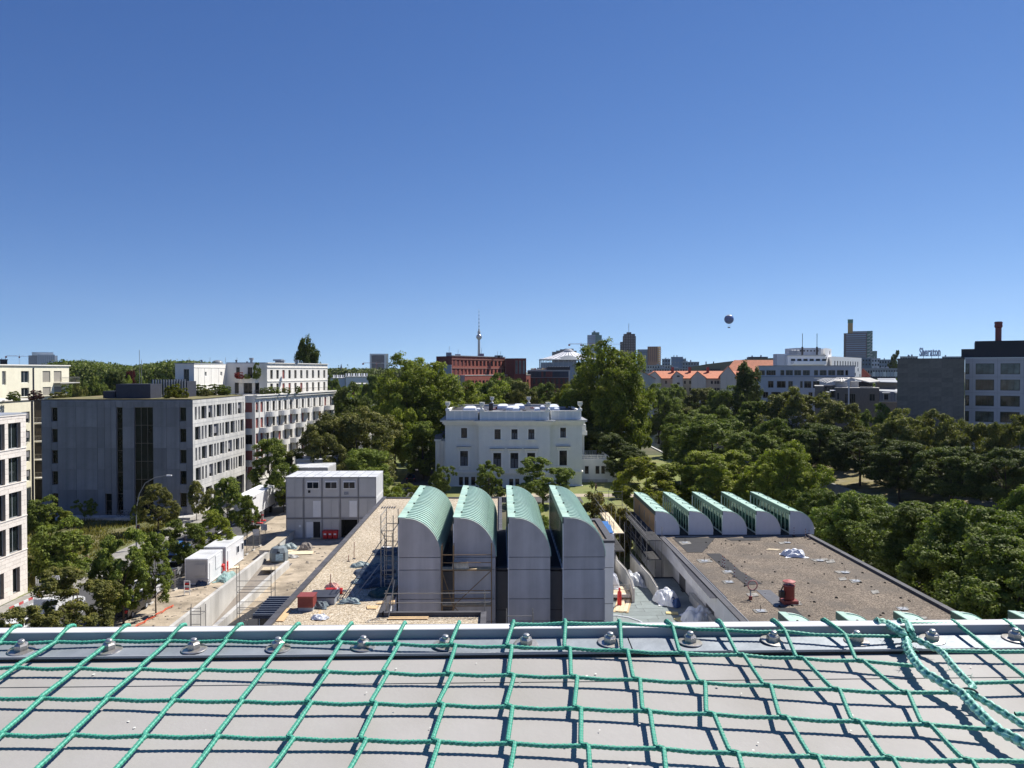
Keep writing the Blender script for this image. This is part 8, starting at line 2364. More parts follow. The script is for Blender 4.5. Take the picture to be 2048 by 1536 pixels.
tag(b.build('rubble',mat('rubble',(.30,.26,.21),.95,.6,1.5)),'stones and scraps strewn over the sandy building site',None,None,'stuff')
# mesh fences
def fence(label,p0,p1,n,h=2.0):
 t = thing('site_fence',label,'fence',(p0[0],p0[1],.01)); d = Vector((p1[0] - p0[0],p1[1] - p0[1],0))
 for i in range(n):
  a = d * (i / n); c = d * ((i + 1) / n)
  for q in (a + d.normalized() * .05,c - d.normalized() * .05): rod('post',q,q + Vector((0,0,h)),.03,M_steel,t)
  rod('rail',a + Vector((0,0,h)),c + Vector((0,0,h)),.025,M_steel,t); rod('rail',a + Vector((0,0,.15)),c + Vector((0,0,.15)),.025,M_steel,t)
  b = MB(); m_ = 14; dd = (c - a)
  for k in range(1,m_): b.tube([a + dd * (k / m_) + Vector((0,0,.15)),a + dd * (k / m_) + Vector((0,0,h))],.006,3,False)
  for k in range(1,8): b.tube([a + Vector((0,0,.15 + (h - .15) * k / 8)),c + Vector((0,0,.15 + (h - .15) * k / 8))],.006,3,False)
  b.build('wire_mesh',M_steel,t,kind='stuff')
  boxo('foot',a.x - .12,a.x + .12,a.y - .35,a.y + .35,0,.14,M_conc_light,t)
 return t
f0 = on(217,1257,0); f1 = on(372,1168,0)
fence('grey mesh site fence running along the road to the short cabin',(f0.x,f0.y),(f1.x,f1.y),6)
f0 = on(493,1110,0); f1 = on(532,1085,0)
fence('grey mesh site fence between the long cabin and the container stack',(f0.x,f0.y),(f1.x,f1.y),3)
for (px,py,lab) in [(513,1086,'white notice board on the fence near the container stack'),(529,1075,'larger white notice board on the fence near the container stack')]:
 p = on(px,py,0); tag(MB().box(-.4,.4,0,.04,1.0,1.8).build('notice_board',M_white2,None,(p.x,p.y - .2,0)),lab,'sign')
b = MB(); pts = [on(a,c,.1) for a,c in [(262,1257),(290,1240),(320,1222),(345,1210)]]
t = thing('cable_conduit','orange cable conduit along the foot of the site fence','conduit',tuple(pts[0]))
for dx in (0,.16): MB().tube([p - pts[0] + Vector((dx + .12 * math.sin(k * 2.3 + dx * 9),0,0)) for k,p in enumerate([pts[0].lerp(pts[-1],q / 12) for q in range(13)])],.035,7).build('pipe',mat('orange_pipe',(.62,.10,.04),.5,.15,3),t)
p = on(374,1190,0)
t = thing('barrier_board','red and white warning post board standing by the site fence','barrier',(p.x,p.y,0))
boxo('frame',-.3,-.24,-.03,.03,0,1.4,M_white2,t); boxo('frame',.24,.3,-.03,.03,0,1.4,M_white2,t); boxo('frame',-.24,.24,-.03,.03,1.34,1.4,M_white2,t)
for k in range(4): boxo('stripe',-.2,.2,-.02,.02,.25 + k * .26,.4 + k * .26,M_red if k % 2 else M_white2,t)
# red and white barrier along the pavement near the limestone office
P0_,P1_ = on(18,1240,0),on(84,1208,0)
t = thing('barrier','white and red plastic barrier row on the pavement by the limestone office','barrier',(P0_.x,P0_.y,.13)); d = P1_ - P0_; n = 7
for i in range(n):
 a = d * (i / n); c = d * ((i + .94) / n)
 bar('board',a + Vector((0,0,.75)),c + Vector((0,0,.75)),.05,.22,M_red if i % 2 == 0 else M_white2,t); bar('board',a + Vector((0,0,.2)),c + Vector((0,0,.2)),.05,.15,M_white2,t)
 for k in range(5): q = a + (c - a) * (k / 4); rod('bar',q + Vector((0,0,.1)),q + Vector((0,0,.95)),.03,M_white2,t)
P0_,P1_ = on(72,1176,0),on(118,1174,0)
t = thing('barrier','white plastic picket barrier before the dark gate','barrier',(P0_.x,P0_.y,.13)); d = P1_ - P0_
bar('board',(0,0,.9),d + Vector((0,0,.9)),.05,.15,M_white2,t); bar('board',(0,0,.25),d + Vector((0,0,.25)),.05,.15,M_white2,t)
for k in range(13): boxo('picket',d.x * k / 12 - .04,d.x * k / 12 + .04,-.03 + d.y * k / 12,.03 + d.y * k / 12,.1,1.0,M_white2,t)
# dark metal gate and gate posts at the office corner
A_,B_ = on(74,1150,0),on(110,1140,0)
t = thing('metal_gate','dark slatted metal gate between pale gateposts beside the limestone office','gate',(A_.x,A_.y,0)); d = B_ - A_
for f in (0,1): boxo('gatepost',d.x * f - .15,d.x * f + .15,d.y * f - .15,d.y * f + .15,0,3.0,M_metal_dark,t); boxo('post_cap',d.x * f - .2,d.x * f + .2,d.y * f - .2,d.y * f + .2,3.001,3.1,M_cream,t)
for k in range(1,16): q = d * (k / 16); boxo('slat',q.x - .04,q.x + .04,q.y - .03,q.y + .03,.1,2.7,M_metal_dark,t)
bar('rail',(0,0,2.5),d + Vector((0,0,2.5)),.06,.1,M_metal_dark,t); bar('rail',(0,0,.3),d + Vector((0,0,.3)),.06,.1,M_metal_dark,t)
bar('panel',(0,.1,.3),d + Vector((0,.1,.3)),.02,1.5,M_bitumen,t)
# lamp posts
def lamp(px,pybase,pxt,pytop,label):
 b0 = on(px,pybase,0); top = at(pxt,pytop,b0.y)
 t = thing('street_lamp',label,'street lamp',(b0.x,b0.y,0),group='arched street lamps'); dx = top.x - b0.x; h = top.z
 pts = [(0,0,0),(0,0,h * .45),(dx * .02,0,h * .6),(dx * .1,0,h * .76),(dx * .28,0,h * .9),(dx * .58,0,h * .975),(dx * .95,0,h)]
 MB().tube([(0,0,0),(0,0,h * .28)],.1,10).build('base',M_grey_frame,t); MB().tube(pts,.07,9,True,.035).build('pole',M_grey_frame,t,smooth=True)
 MB().hexa([(dx * .93,-.12,h - .08),(dx * 1.08,-.12,h - .05),(dx * 1.08,.12,h - .05),(dx * .93,.12,h - .08)],[(dx * .93,-.1,h + .08),(dx * 1.08,-.1,h + .06),(dx * 1.08,.1,h + .06),(dx * .93,.1,h + .08)]).build('lamp_head',M_white2,t)
lamp(273,1102,338,951,'tall arched street lamp curving over the meadow edge')
lamp(492,1012,520,915,'arched street lamp before the gap left of the white apartments')
for (px,py,yt,lab) in [(357,1027,1004,'small white topped sign post on the pavement, left one'),(376,1020,997,'small white topped sign post on the pavement, right one')]:
 p = on(px,py,0); z = at(px,yt,p.y).z; t = thing('sign_post',lab,'sign',(p.x,p.y,0),group='white sign posts'); rod('post',(0,0,0),(0,0,z),.04,M_steel,t); bar('arm',(-.9,0,z - .3),(0,0,z - .05),.05,.05,M_steel,t); boxo('plate',-.15,.15,-.04,.04,z - .7,z + .1,M_white2,t)
# vehicles
M_tyre = mat('tyre',(.02,.02,.02),.8,.05)
M_carglass = glass('car_glass',(.015,.018,.02),.04,.1)
def car(x,y,rz,label,body,group='cars parked along the left road',van=False):
 t = thing('parked_car',label,'van' if van else 'car',(x,y,.01),rz,group)
 L_,W_ = (4.9,1.95) if van else (4.4,1.8)
 side = [(-L_ / 2,.35),(-L_ / 2,.8),(-L_ / 2 + .08,.95),(-L_ / 2 + .75 if not van else -L_ / 2 + .1,1.0 if not van else 1.9),(L_ / 2 - 1.25,1.0 if not van else 1.2),(L_ / 2 - .25,.82),(L_ / 2,.65),(L_ / 2,.35)]
 b = MB(); w = W_ / 2
 b.hexa([(p[0],-w,p[1]) for p in side],[(p[0],w,p[1]) for p in side]); bo = b.build('body',body,t)
 if not van:
  cb_ = [(-L_ / 2 + .5,.99),(-L_ / 2 + 1.0,1.42),(.35,1.46),(1.05,.99)]
  MB().hexa([(p[0],-w * .86,p[1]) for p in cb_],[(p[0],w * .86,p[1]) for p in cb_]).build('cabin_glass',M_carglass,t)
  MB().hexa([(-L_ / 2 + 1.02,-w * .8,1.43),(.3,-w * .8,1.47),(.3,w * .8,1.47),(-L_ / 2 + 1.02,w * .8,1.43)],[(-L_ / 2 + 1.06,-w * .76,1.48),(.25,-w * .76,1.51),(.25,w * .76,1.51),(-L_ / 2 + 1.06,w * .76,1.48)]).build('roof',body,t)
  for s in (-1,1):
   for xx in (-.35,): MB().box(xx - .05,xx + .05,s * w * .87 - .01,s * w * .87 + .01,1.0,1.43).build('pillar',body,t)
 else:
  MB().box(L_ / 2 - 1.6,L_ / 2 - .9,-w * .9,w * .9,1.21,1.75).build('windscreen',M_carglass,t)
 for xx in (-L_ / 2 + .85,L_ / 2 - .85):
  for s in (-1,1):
   wo = MB().lathe([(.3,0),(.33,.03),(.33,.19),(.3,.22)],16,(0,-.11,0),'y').build('wheel',M_tyre,t,(xx,s * (w - .1),.33)); MB().lathe([(.19,0),(.17,.02)],12,(0,-.135 if s < 0 else .112,0),'y').build('rim',M_metal_grey,wo)
 for s in (-1,1):
  boxo('headlight',L_ / 2 - .06,L_ / 2 + .012,s * w * .7 - .17,s * w * .7 + .17,.62,.76,M_white2,t); boxo('tail_light',-L_ / 2 - .012,-L_ / 2 + .04,s * w * .8 - .12,s * w * .8 + .12,.68,.88,M_red,t)
  boxo('mirror',.75,.9,s * (w + .08) - .08,s * (w + .08) + .08,.98,1.1,body,t)
M_carwhite = mat('car_white',(.72,.73,.74),.3,.03,1,spec=.6); M_carblack = mat('car_black',(.02,.02,.025),.25,.05,1,spec=.6); M_carblue = mat('car_blue',(.03,.12,.35),.3,.05,1,spec=.6); M_carsilver = mat('car_silver',(.35,.36,.38),.3,.05,1)
p = on(313,1190,0); car(p.x - .6,p.y + .5,R(90),'white car parked by the mesh fence, wheel showing below the trees',M_carwhite)
p = on(282,1212,0); car(p.x,p.y - 2.2,R(90),'black car parked behind the white one by the mesh fence',M_carblack)
p = on(120,1225,0); car(p.x,p.y,R(90),'white van half hidden under the olive street tree',M_carwhite,van=True)
p = on(90,1250,0); car(p.x - .5,p.y - 3,R(90),'white car under the nearest street tree at the lower left',M_carwhite)
p = on(330,1120,0); car(p.x,p.y + 3,R(90),'blue car glimpsed behind the street trees',M_carblue)
p = on(345,1150,0); car(p.x,p.y + 1,R(90),'silver car glimpsed beside the short site cabin',M_carsilver)
p = on(822,962,0); car(p.x,p.y,R(95),'dark car in the shade of the villa drive',M_carblack,'cars on the villa drive')
# white trailer
t = thing('trailer','white box trailer with orange feet marks standing at the road side','trailer',(-38.0,110.3,0))
MB().box(0,2.5,0,11.5,1.15,3.95).build('box',M_cont_white,t); MB().box(-.02,2.52,-.02,11.52,3.951,4.0).build('roof',M_white2,t)
MB().box(.1,2.4,.1,11.4,.95,1.149).build('chassis',M_dark_frame,t)
for yy in (1.2,2.5,9.8):
 for xx in (.1,2.1): MB().lathe([(.48,0),(.5,.04),(.5,.26),(.48,.3)],14,(xx,yy,.5),'x').build('wheel',M_tyre,t)
for k in range(4): boxo('leg',2.2,2.35,3.6 + k * .9,3.75 + k * .9,.02,.95,M_steel,t)
for k in range(6): MB().box(2.501,2.52,.3 + k * .28,.48 + k * .28,3.5,3.75).build('marker',M_dark_frame,t)
for i,(px,py,lab) in enumerate([(505,1056,'red and white traffic post before the trailer, left one'),(519,1047,'red and white traffic post before the trailer, middle one'),(525,1042,'red and white traffic post before the trailer, right one')]):
 p = on(px,py,.01); q = thing('traffic_post',lab,'post',(p.x,p.y,.01),group='traffic posts by the trailer')
 boxo('base',-.45,.45,-.3,.3,0,.14,M_red,q); boxo('post',-.12,.12,-.05,.05,.141,1.5,M_conc_light,q); boxo('band',-.13,.13,-.06,.06,.8,1.0,M_red,q)
# scooter like bicycle with helmeted rider replaced by traffic lights on the meadow edge
p = on(275,1100,0)
t = thing('traffic_light','dark traffic light head on the arched lamp post side','traffic light',(p.x + .25,p.y - .3,2.2))
boxo('housing',-.16,.16,-.14,.14,0,1.0,M_dark_frame,t)
for k in range(3): MB().lathe([(.1,0),(.1,.05)],10,(0,-.19,.18 + k * .31),'y').build('lens',[mat('green_lens',(.02,.1,.04),.3),mat('amber_lens',(.2,.1,.02),.3),mat('red_lens',(.2,.02,.02),.3)][k],t)
# people
def person(x,y,z,rz,h,label,shirt,trousers,hair,pose='walk',skin=(.45,.27,.18)):
 t = thing('person',label,'person',(x,y,z),rz)
 s = h / 1.78
 st = .30 if pose == 'walk' else .08
 J = {  # joints: x forward, y left, z up
  'pelvis': ((0,0,.95),.135),'waist': ((.01,0,1.10),.125),'chest': ((.03,0,1.32),.15),'neck': ((.04,0,1.50),.058),'neck2': ((.055,0,1.56),.052),
  'hipL': ((0,.09,.90),.095),'kneeL': ((st * .62,.09,.50),.062),'ankL': ((st * .85,.09,.09),.042),'toeL': ((st * .85 + .17,.10,.04),.035),
  'hipR': ((0,-.09,.90),.095),'kneeR': ((-st * .15,-.09,.49),.062),'ankR': ((-st * 1.05,-.09,.13),.042),'toeR': ((-st * 1.05 + .15,-.10,.04),.035),
  'shL': ((.02,.17,1.43),.062),'elL': ((-.10,.235,1.16),.043),'wrL': ((-.03,.25,.93),.03),
  'shR': ((.02,-.17,1.43),.062),'elR': ((-.01,-.235,1.15),.043),'wrR': ((.16,-.24,.97),.03)}
 E = [('pelvis','waist'),('waist','chest'),('chest','neck'),('neck','neck2'),('pelvis','hipL'),('hipL','kneeL'),('kneeL','ankL'),('ankL','toeL'),('pelvis','hipR'),('hipR','kneeR'),('kneeR','ankR'),('ankR','toeR'),('chest','shL'),('shL','elL'),('elL','wrL'),('chest','shR'),('shR','elR'),('elR','wrR')]
 def skin_obj(nm,keys,edges,m,grow=0.0,root=None):
  me = bpy.data.meshes.new(nm); ks = list(keys)
  me.from_pydata([tuple(c * s for c in J[k][0]) for k in ks],[(ks.index(a),ks.index(b_)) for a,b_ in edges],[])
  o = obj(nm,me,t); me.materials.append(m)
  mod = o.modifiers.new('skin','SKIN'); mod.use_smooth_shade = True
  for k,v in zip(ks,me.skin_vertices[0].data): v.radius = ((J[k][1] + grow) * s,) * 2
  me.skin_vertices[0].data[ks.index(root or ks[0])].use_root = True
  sub = o.modifiers.new('sub','SUBSURF'); sub.levels = sub.render_levels = 1
  return o
 ms = mat('skin_tone',skin,.6,.05,4)
 for sd_,w0 in (('L',J['wrL'][0]),('R',J['wrR'][0])):       # a palm and five fingers on each hand
  sg_ = 1 if sd_ == 'L' else -1
  J['palm' + sd_] = ((w0[0] + .015,w0[1],w0[2] - .07),.026); E.append(('wr' + sd_,'palm' + sd_))
  for q,(dx_,ln) in enumerate([(-.027,.055),(-.009,.07),(.009,.075),(.027,.065)]):
   J[f'f{sd_}{q}'] = ((w0[0] + .015 + dx_,w0[1] - sg_ * .006,w0[2] - .07 - ln),.008); E.append(('palm' + sd_,f'f{sd_}{q}'))
  J['th' + sd_] = ((w0[0] + .055,w0[1] - sg_ * .012,w0[2] - .085),.009); E.append(('palm' + sd_,'th' + sd_))
 skin_obj('body',J.keys(),E,ms,root='pelvis')
 skin_obj('shirt',['waist','chest','shL','elL','shR','elR','pelvis'],[('pelvis','waist'),('waist','chest'),('chest','shL'),('shL','elL'),('chest','shR'),('shR','elR')],shirt,.018,'chest')
 skin_obj('trousers',['pelvis','hipL','kneeL','ankL','hipR','kneeR','ankR'],[('pelvis','hipL'),('hipL','kneeL'),('kneeL','ankL'),('pelvis','hipR'),('hipR','kneeR'),('kneeR','ankR')],trousers,.016,'pelvis')
 for k in 'LR':
  c = J['ank' + k][0]; MB().hexa([((c[0] - .07) * s,(c[1] - .045) * s,0),((c[0] + .2) * s,(c[1] - .045) * s,0),((c[0] + .2) * s,(c[1] + .045) * s,0),((c[0] - .07) * s,(c[1] + .045) * s,0)],[((c[0] - .05) * s,(c[1] - .035) * s,.1 * s),((c[0] + .12) * s,(c[1] - .035) * s,.06 * s),((c[0] + .12) * s,(c[1] + .035) * s,.06 * s),((c[0] - .05) * s,(c[1] + .035) * s,.1 * s)]).build('shoe',M_dark_frame,t)
 hd = MB().lathe([(.02,-.12),(.06,-.10),(.078,-.03),(.085,.03),(.075,.08),(.04,.11),(.005,.118)],12,(0,0,0)).build('head',ms,t,(.075 * s,0,1.655 * s),smooth=True); hd.scale = (s * 1.12,s * .92,s)
 MB().lathe([(.082,.0),(.092,.04),(.082,.085),(.045,.12),(.005,.128)],12).build('hair',hair,hd,(-.012,0,0),smooth=True)
 MB().hexa([(.085,-.012,-.03),(.105,-.01,-.035),(.105,.01,-.035),(.085,.012,-.03)],[(.08,-.006,.02),(.085,-.005,.02),(.085,.005,.02),(.08,.006,.02)]).build('nose',ms,hd)
 for k in (-1,1):
  boxo('eye',.072,.084,k * .032 - .012,k * .032 + .012,.008,.02,M_dark_frame,hd); boxo('ear',-.012,.018,k * .086 - .008,k * .086 + .008,-.03,.03,ms,hd)
 boxo('mouth',.072,.083,-.022,.022,-.06,-.052,M_redbrown,hd)
 return t
p = on(1192,985.5,0.012)
person(p.x,p.y,0.014,R(195),1.78,'person in dark clothes walking left along the garden path',mat('dark_shirt',(.05,.045,.05),.9),mat('dark_trousers',(.02,.02,.025),.9),M_dark_frame)
p = on(173,1134,0.0)
person(p.x,p.y,0.13,R(60),1.75,'person in a beige top and blue cap on the pavement by the meadow',mat('beige_top',(.5,.4,.3),.9),mat('navy_trousers',(.03,.04,.07),.9),mat('blue_cap',(.25,.33,.45),.9),'stand')
# FOREGROUND: roof ledge, clamping plate, bolts, safety net
A_,B_c = .6017,.089         # the net lies on a plane that drops A_ - B_c * depth below the eye
def net_pt(px,py,lift=0.0):
 r = ray(px,py); k = -r.z / r.y
 D = (A_ - lift) / (k + B_c); return Vector((0,0,H)) + r * (D / r.y)
SURF = 0.0135
def surf_pt(px,py,up=0.0): return net_pt(px,py,-SURF + up)
M_memb = mat('roof_membrane',(0.37,0.355,0.34),0.75,0.06,2.0,0.03,90,dirt=(.29,.275,.25),dirt_amt=.65,dirt_scale=3.2)
M_zinc = mat('galvanised_plate',(0.27,0.30,0.33),0.55,0.12,22,0.04,40,metal=.3,dirt=(.38,.41,.44),dirt_amt=.45,dirt_scale=14)
M_profile = mat('coated_profile',(0.40,0.40,0.41),0.45,0.03,3)
M_bolt = mat('stainless_steel',(0.56,0.54,0.50),0.32,0.2,60,metal=.7,dirt=(.18,.12,.08),dirt_amt=.35,dirt_scale=40)
M_rubber = mat('black_seal',(0.018,0.018,0.02),0.7,0.1,5)
led = thing('roof_ledge','grey membrane covered roof ledge with bolted metal edge strip under the green net','roof edge',(0,1.35,H - .5))
O3 = Vector((0,1.35,H - .5))
def slope_z(D,up=0.0): return H - (A_ - B_c * D) - SURF + up
# local frame running along the edge: e along (to the right), n outwards, both lying in the ledge plane
eL,eR = surf_pt(0,1327),surf_pt(2048,1307.5)
ev = (eR - eL); ev.z = 0; ev.normalize(); nv = Vector((-ev.y,ev.x,0))
C0 = surf_pt(1024,1317)
def LP(a,b_,up=0.0):
 p = C0 + ev * a + nv * b_
 return Vector((p.x,p.y,slope_z(p.y,up)))
def lbox(name,a0,a1,b0,b1,u0,u1,m,par=None,**kw):
 o = led if par is None else par
 lo = [LP(a0,b0,u0),LP(a1,b0,u0),LP(a1,b1,u0),LP(a0,b1,u0)]; hi = [LP(a0,b0,u1),LP(a1,b0,u1),LP(a1,b1,u1),LP(a0,b1,u1)]
 return MB().hexa([p - O3 for p in lo],[p - O3 for p in hi]).build(name,m,o,**kw)
# membrane with a few welded laps
lbox('membrane',-3.2,3.2,-1.6,.10,-.05,0,M_memb)
lbox('membrane_lap',-3.2,3.2,-.085,.0,.0004,.0012,M_memb)
for a in (-1.72,-.62,.93,2.1): lbox('membrane_lap',a,a + .09,-1.6,-.12,.0006,.0020,M_memb)
lbox('seal',-3.2,3.2,-.0,.0028,.0,.006,M_rubber)
joints = [-3.2,-1.27,.212,1.7,3.2]
for a,c in zip(joints[:-1],joints[1:]):
 lbox('clamping_plate',a + .0012,c - .0012,.003,.066,.002,.0070,M_zinc)
 lbox('plate_lip',a + .0012,c - .0012,.0008,.0029,.0025,.0100,M_metal_grey)
lbox('upstand',-3.2,3.2,.068,.0715,-.3,.0225,M_profile)
lbox('upstand_flange',-3.2,3.2,.0716,.088,.018,.0227,M_white2)  # same profile as the upstand, its sunlit top coloured white
lbox('upstand_skirt',-3.2,3.2,.0881,.092,-.4,.0225,M_profile)
lbox('fascia',-12,12,.04,.0675,-.6,-.06,M_metal_grey)
wb_ = thing('viewpoint_building','plain block whose roof ledge carries the green net','building',(0,-4,0))
MB().box(-14,14,-6,5.30,0,H - 1.15).build('wall',M_conc_light,wb_)
# bolts: washer, nut and stud, each a part of the ledge
nut = MB(); n6 = [(0.0128 * math.cos(math.pi * k / 3),0.0128 * math.sin(math.pi * k / 3)) for k in range(6)]
nut.hexa([(x,y,0) for x,y in n6],[(x,y,.0105) for x,y in n6]); nut.hexa([(x * .98,y * .98,.0105) for x,y in n6],[(x * .72,y * .72,.0135) for x,y in n6])
nut_me = nut.mesh('nut',M_bolt)
stud_me = MB().lathe([(.0062,0),(.0065,.003),(.006,.0065),(.0045,.0078)],14).mesh('stud',M_bolt,True)
wash_me = MB().lathe([(.0235,0),(.0245,.0008),(.0235,.0022),(.013,.0034)],26).mesh('washer',M_bolt,True)
rn = random.Random(8)
for k,(px,py) in enumerate([(-125,1303),(43,1301),(218,1300),(388,1299),(556,1297),(726,1294),(889,1292),(1052,1289),(1219,1286),(1380,1285),(1545,1283),(1713,1283),(1864,1280),(2030,1278),(2195,1276)]):
 p = surf_pt(px,py,.0072); p.z = slope_z(p.y,.0071)
 bo = thing('bolt',None,None,tuple(p - O3),rn.uniform(0,1)); bo.parent = led
 bo.rotation_euler = (math.atan(B_c) + rn.uniform(-.06,.06),rn.uniform(-.06,.06),rn.uniform(0,1.05))
 bo.scale = (.9,.9,.85); obj('washer',wash_me,bo); obj('nut',nut_me,bo,(0,0,.003),rn.uniform(0,.5)); obj('stud',stud_me,bo,(0,0,.0160))
# bird spots and grit on the membrane
sp = MB()
for i in range(46):
 a,b_ = rn.uniform(-.75,.8),rn.uniform(-.38,-.02); r0 = rn.uniform(.0008,.003)
 if rn.random() < .1: r0 *= 2.2
 pts = [LP(a + r0 * rn.uniform(.6,1.2) * math.cos(t_),b_ + r0 * rn.uniform(.6,1.2) * math.sin(t_),.0034) - O3 for t_ in [k * math.pi / 4 for k in range(8)]]
 sp.poly(pts)
sp.build('droppings',mat('chalky_spots',(.66,.66,.62),.9,.1,50),led,kind='stuff')
# the net
def net_mat(name,col,k):
 m = mat(name,col,0.55,0.12,260,0.0); N,L = m.node_tree.nodes,m.node_tree.links
 p = N['Principled BSDF']; src = p.inputs['Base Color'].links[0].from_socket
 a = N.new('ShaderNodeAttribute'); a.attribute_name = 'tint'
 mx = N.new('ShaderNodeMix'); mx.data_type = 'RGBA'
 L.new(a.outputs['Fac'],mx.inputs['Factor']); s2 = N.new('ShaderNodeVectorMath'); s2.operation = 'SCALE'; s2.inputs['Scale'].default_value = .55
 L.new(src,s2.inputs[0]); L.new(s2.outputs[0],mx.inputs['A']); s3 = N.new('ShaderNodeMix'); s3.data_type = 'RGBA'; s3.inputs['Factor'].default_value = k
 L.new(src,s3.inputs['A']); s3.inputs['B'].default_value = (.50,.84,.70,1); L.new(s3.outputs['Result'],mx.inputs['B'])
 L.new(mx.outputs['Result'],p.inputs['Base Color']); return m
M_net = net_mat('green_net_twine',(0.035,0.36,0.24),.14)
M_net2 = net_mat('sunbleached_twine',(0.07,0.40,0.29),.7)
def rope_mesh(name,pts,r,m,lobes=3,turns=130.0,depth=.26,step=.0022,n=12,seed=0,wob=0.0,braid=False):
 P = [Vector(p) for p in pts]
 # resample with a soft spline
 C = []
 for i in range(len(P) - 1):
  p0 = P[max(i - 1,0)]; p1 = P[i]; p2 = P[i + 1]; p3 = P[min(i + 2,len(P) - 1)]
  L_ = (p2 - p1).length; k = max(2,int(L_ / step))
  for j in range(k):
   t = j / k; tau = .22
   m1 = (p2 - p0) * tau; m2 = (p3 - p1) * tau
   h = (2 * t ** 3 - 3 * t * t + 1,t ** 3 - 2 * t * t + t,-2 * t ** 3 + 3 * t * t,t ** 3 - t * t)
   C.append(p1 * h[0] + m1 * h[1] + p2 * h[2] + m2 * h[3])
 C.append(P[-1]); C = np.array([tuple(c) for c in C]); K = len(C)
 T = np.gradient(C,axis=0); T /= np.linalg.norm(T,axis=1,keepdims=True)
 up = np.array([0,0,1.0]); U_ = np.cross(T,up); U_ /= np.linalg.norm(U_,axis=1,keepdims=True); N_ = np.cross(U_,T)
 s = np.concatenate([[0],np.cumsum(np.linalg.norm(np.diff(C,axis=0),axis=1))])
 th = np.arange(n) * 2 * np.pi / n
 if braid:
  a = th[None,:] * (2 if r > .004 else 3) + .25 * np.sin(s[:,None] * 300)
  rad = r * (1 + depth * .5 * np.cos(a + turns * 2 * np.pi * s[:,None] ) * np.cos(a - turns * 2 * np.pi * s[:,None]) * 1.6)
 else:
  rad = r * (1 + depth * (np.abs(np.cos(lobes / 2 * (th[None,:]) - turns * np.pi * s[:,None])) - .6))
 rs = np.random.RandomState(seed)
 rad = rad * (1 + rs.normal(size=(K,n)) * .02)
 V = C[:,None,:] + (U_[:,None,:] * np.cos(th)[None,:,None] + N_[:,None,:] * np.sin(th)[None,:,None]) * rad[...,None]
 i = np.arange(K - 1)[:,None] * n; j = np.arange(n)[None,:]; j2 = (j + 1) % n
 Fq = np.stack([i + j,i + j2,i + n + j2,i + n + j],2).reshape(-1,4)
 tint = np.clip((rad / r - 1) * 3.0 + .5 + rs.normal(size=rad.shape) * (.22 if r > .004 else .12),0,1)[:-1].reshape(-1)
 return mesh_np(name,V.reshape(-1,3),Fq,m,tint,smooth=True)
net = thing('safety_net','green knotted safety net stretched over the roof ledge','net',(0,1.25,H - .49))
NO = Vector((0,1.25,H - .49))
rowsA = {
 0: [(-90,1268),(27,1264),(137,1263),(248,1261),(362,1258),(477,1256.5),(593,1255),(700,1252),(808,1251),(917.5,1250),(1027,1248),(1131,1246),(1240,1249.5),(1345,1253.5),(1450,1260),(1570,1263),(1690,1271)],
 1: [(-115,1288),(0,1286),(111,1284),(222,1282),(337,1282),(451,1282),(566,1283),(678,1284.5),(793,1288),(906,1290.5),(1018,1293),(1134,1296),(1249,1301),(1365,1306),(1481,1310),(1599,1316),(1719,1321.5)],
 2: [(-230,1336),(-97,1336),(31,1335),(155.5,1336.5),(278.5,1338),(403,1339.5),(526,1341),(651,1343.5),(770.5,1345.5),(899,1348.5),(1022,1350.5),(1148,1354),(1273,1359),(1403,1365),(1534,1371),(1671,1379),(1808,1385)],
 3: [(-330,1395),(-190,1395),(-55,1395.5),(82,1397),(212,1398),(345,1401),(482,1403),(617,1405),(747,1407),(881.6,1409.5),(1018,1413.6),(1155,1417),(1292,1422),(1420,1428),(1567,1435),(1712,1442.6),(1852,1449)],
 4: [(-435,1466),(-290,1467),(-140,1468),(3,1470),(143.5,1470),(289,1472),(434,1473),(581,1477),(726,1480),(871,1483.5),(1022,1487),(1169,1492),(1319,1497),(1467.6,1506),(1628,1513),(1777,1516),(1934,1521)],
 5: [(-560,1555),(-405,1556),(-250,1557),(-95,1558),(55,1559),(215,1561),(372,1563),(530,1566),(690,1570),(858,1573),(1022,1577),(1190,1583),(1345,1590),(1512,1600),(1685,1607),(1850,1612),(2015,1618)],
 6: [(-700,1660),(-535,1661),(-370,1662),(-200,1663),(-30,1665),(135,1668),(305,1671),(475,1674),(650,1678),(840,1682),(1022,1686),(1205,1693),(1385,1702),(1560,1712),(1745,1722),(1925,1730),(2110,1738)]}
border_pts = {1: (1840,1333),2: (1922,1385),3: (1996,1460),0: (1809,1273),4: (2090,1523),5: (2200,1622),6: (2330,1740)}
knots = {}
rk = random.Random(10)
for r_,L_ in rowsA.items():
 for i,(px,py) in enumerate(L_):
  lift = 0.0035 - .0006 * r_ + 0.0018 * math.sin(i * .8 + r_)
  if r_ == 0: lift = 0.010
  p = net_pt(px,py,lift)
  # row 0 rests on top of the metal upstand
  if r_ == 0 and i < 13:
   top = LP(0,.08,.0252)
   rr_ = ray(px,py); d = ((C0 - Vector((0,0,H))) + nv * .082).dot(nv) / rr_.dot(nv)
   q = Vector((0,0,H)) + rr_ * d
   p = Vector((q.x,q.y,max(q.z,slope_z(q.y,.0252))))
  knots[r_,i] = p
p_edge = lambda px,py,u=.047: (lambda rr_: Vector((0,0,H)) + rr_ * (((C0 - Vector((0,0,H))) + nv * .082).dot(nv) / rr_.dot(nv)))(ray(px,py))
cols = range(17)
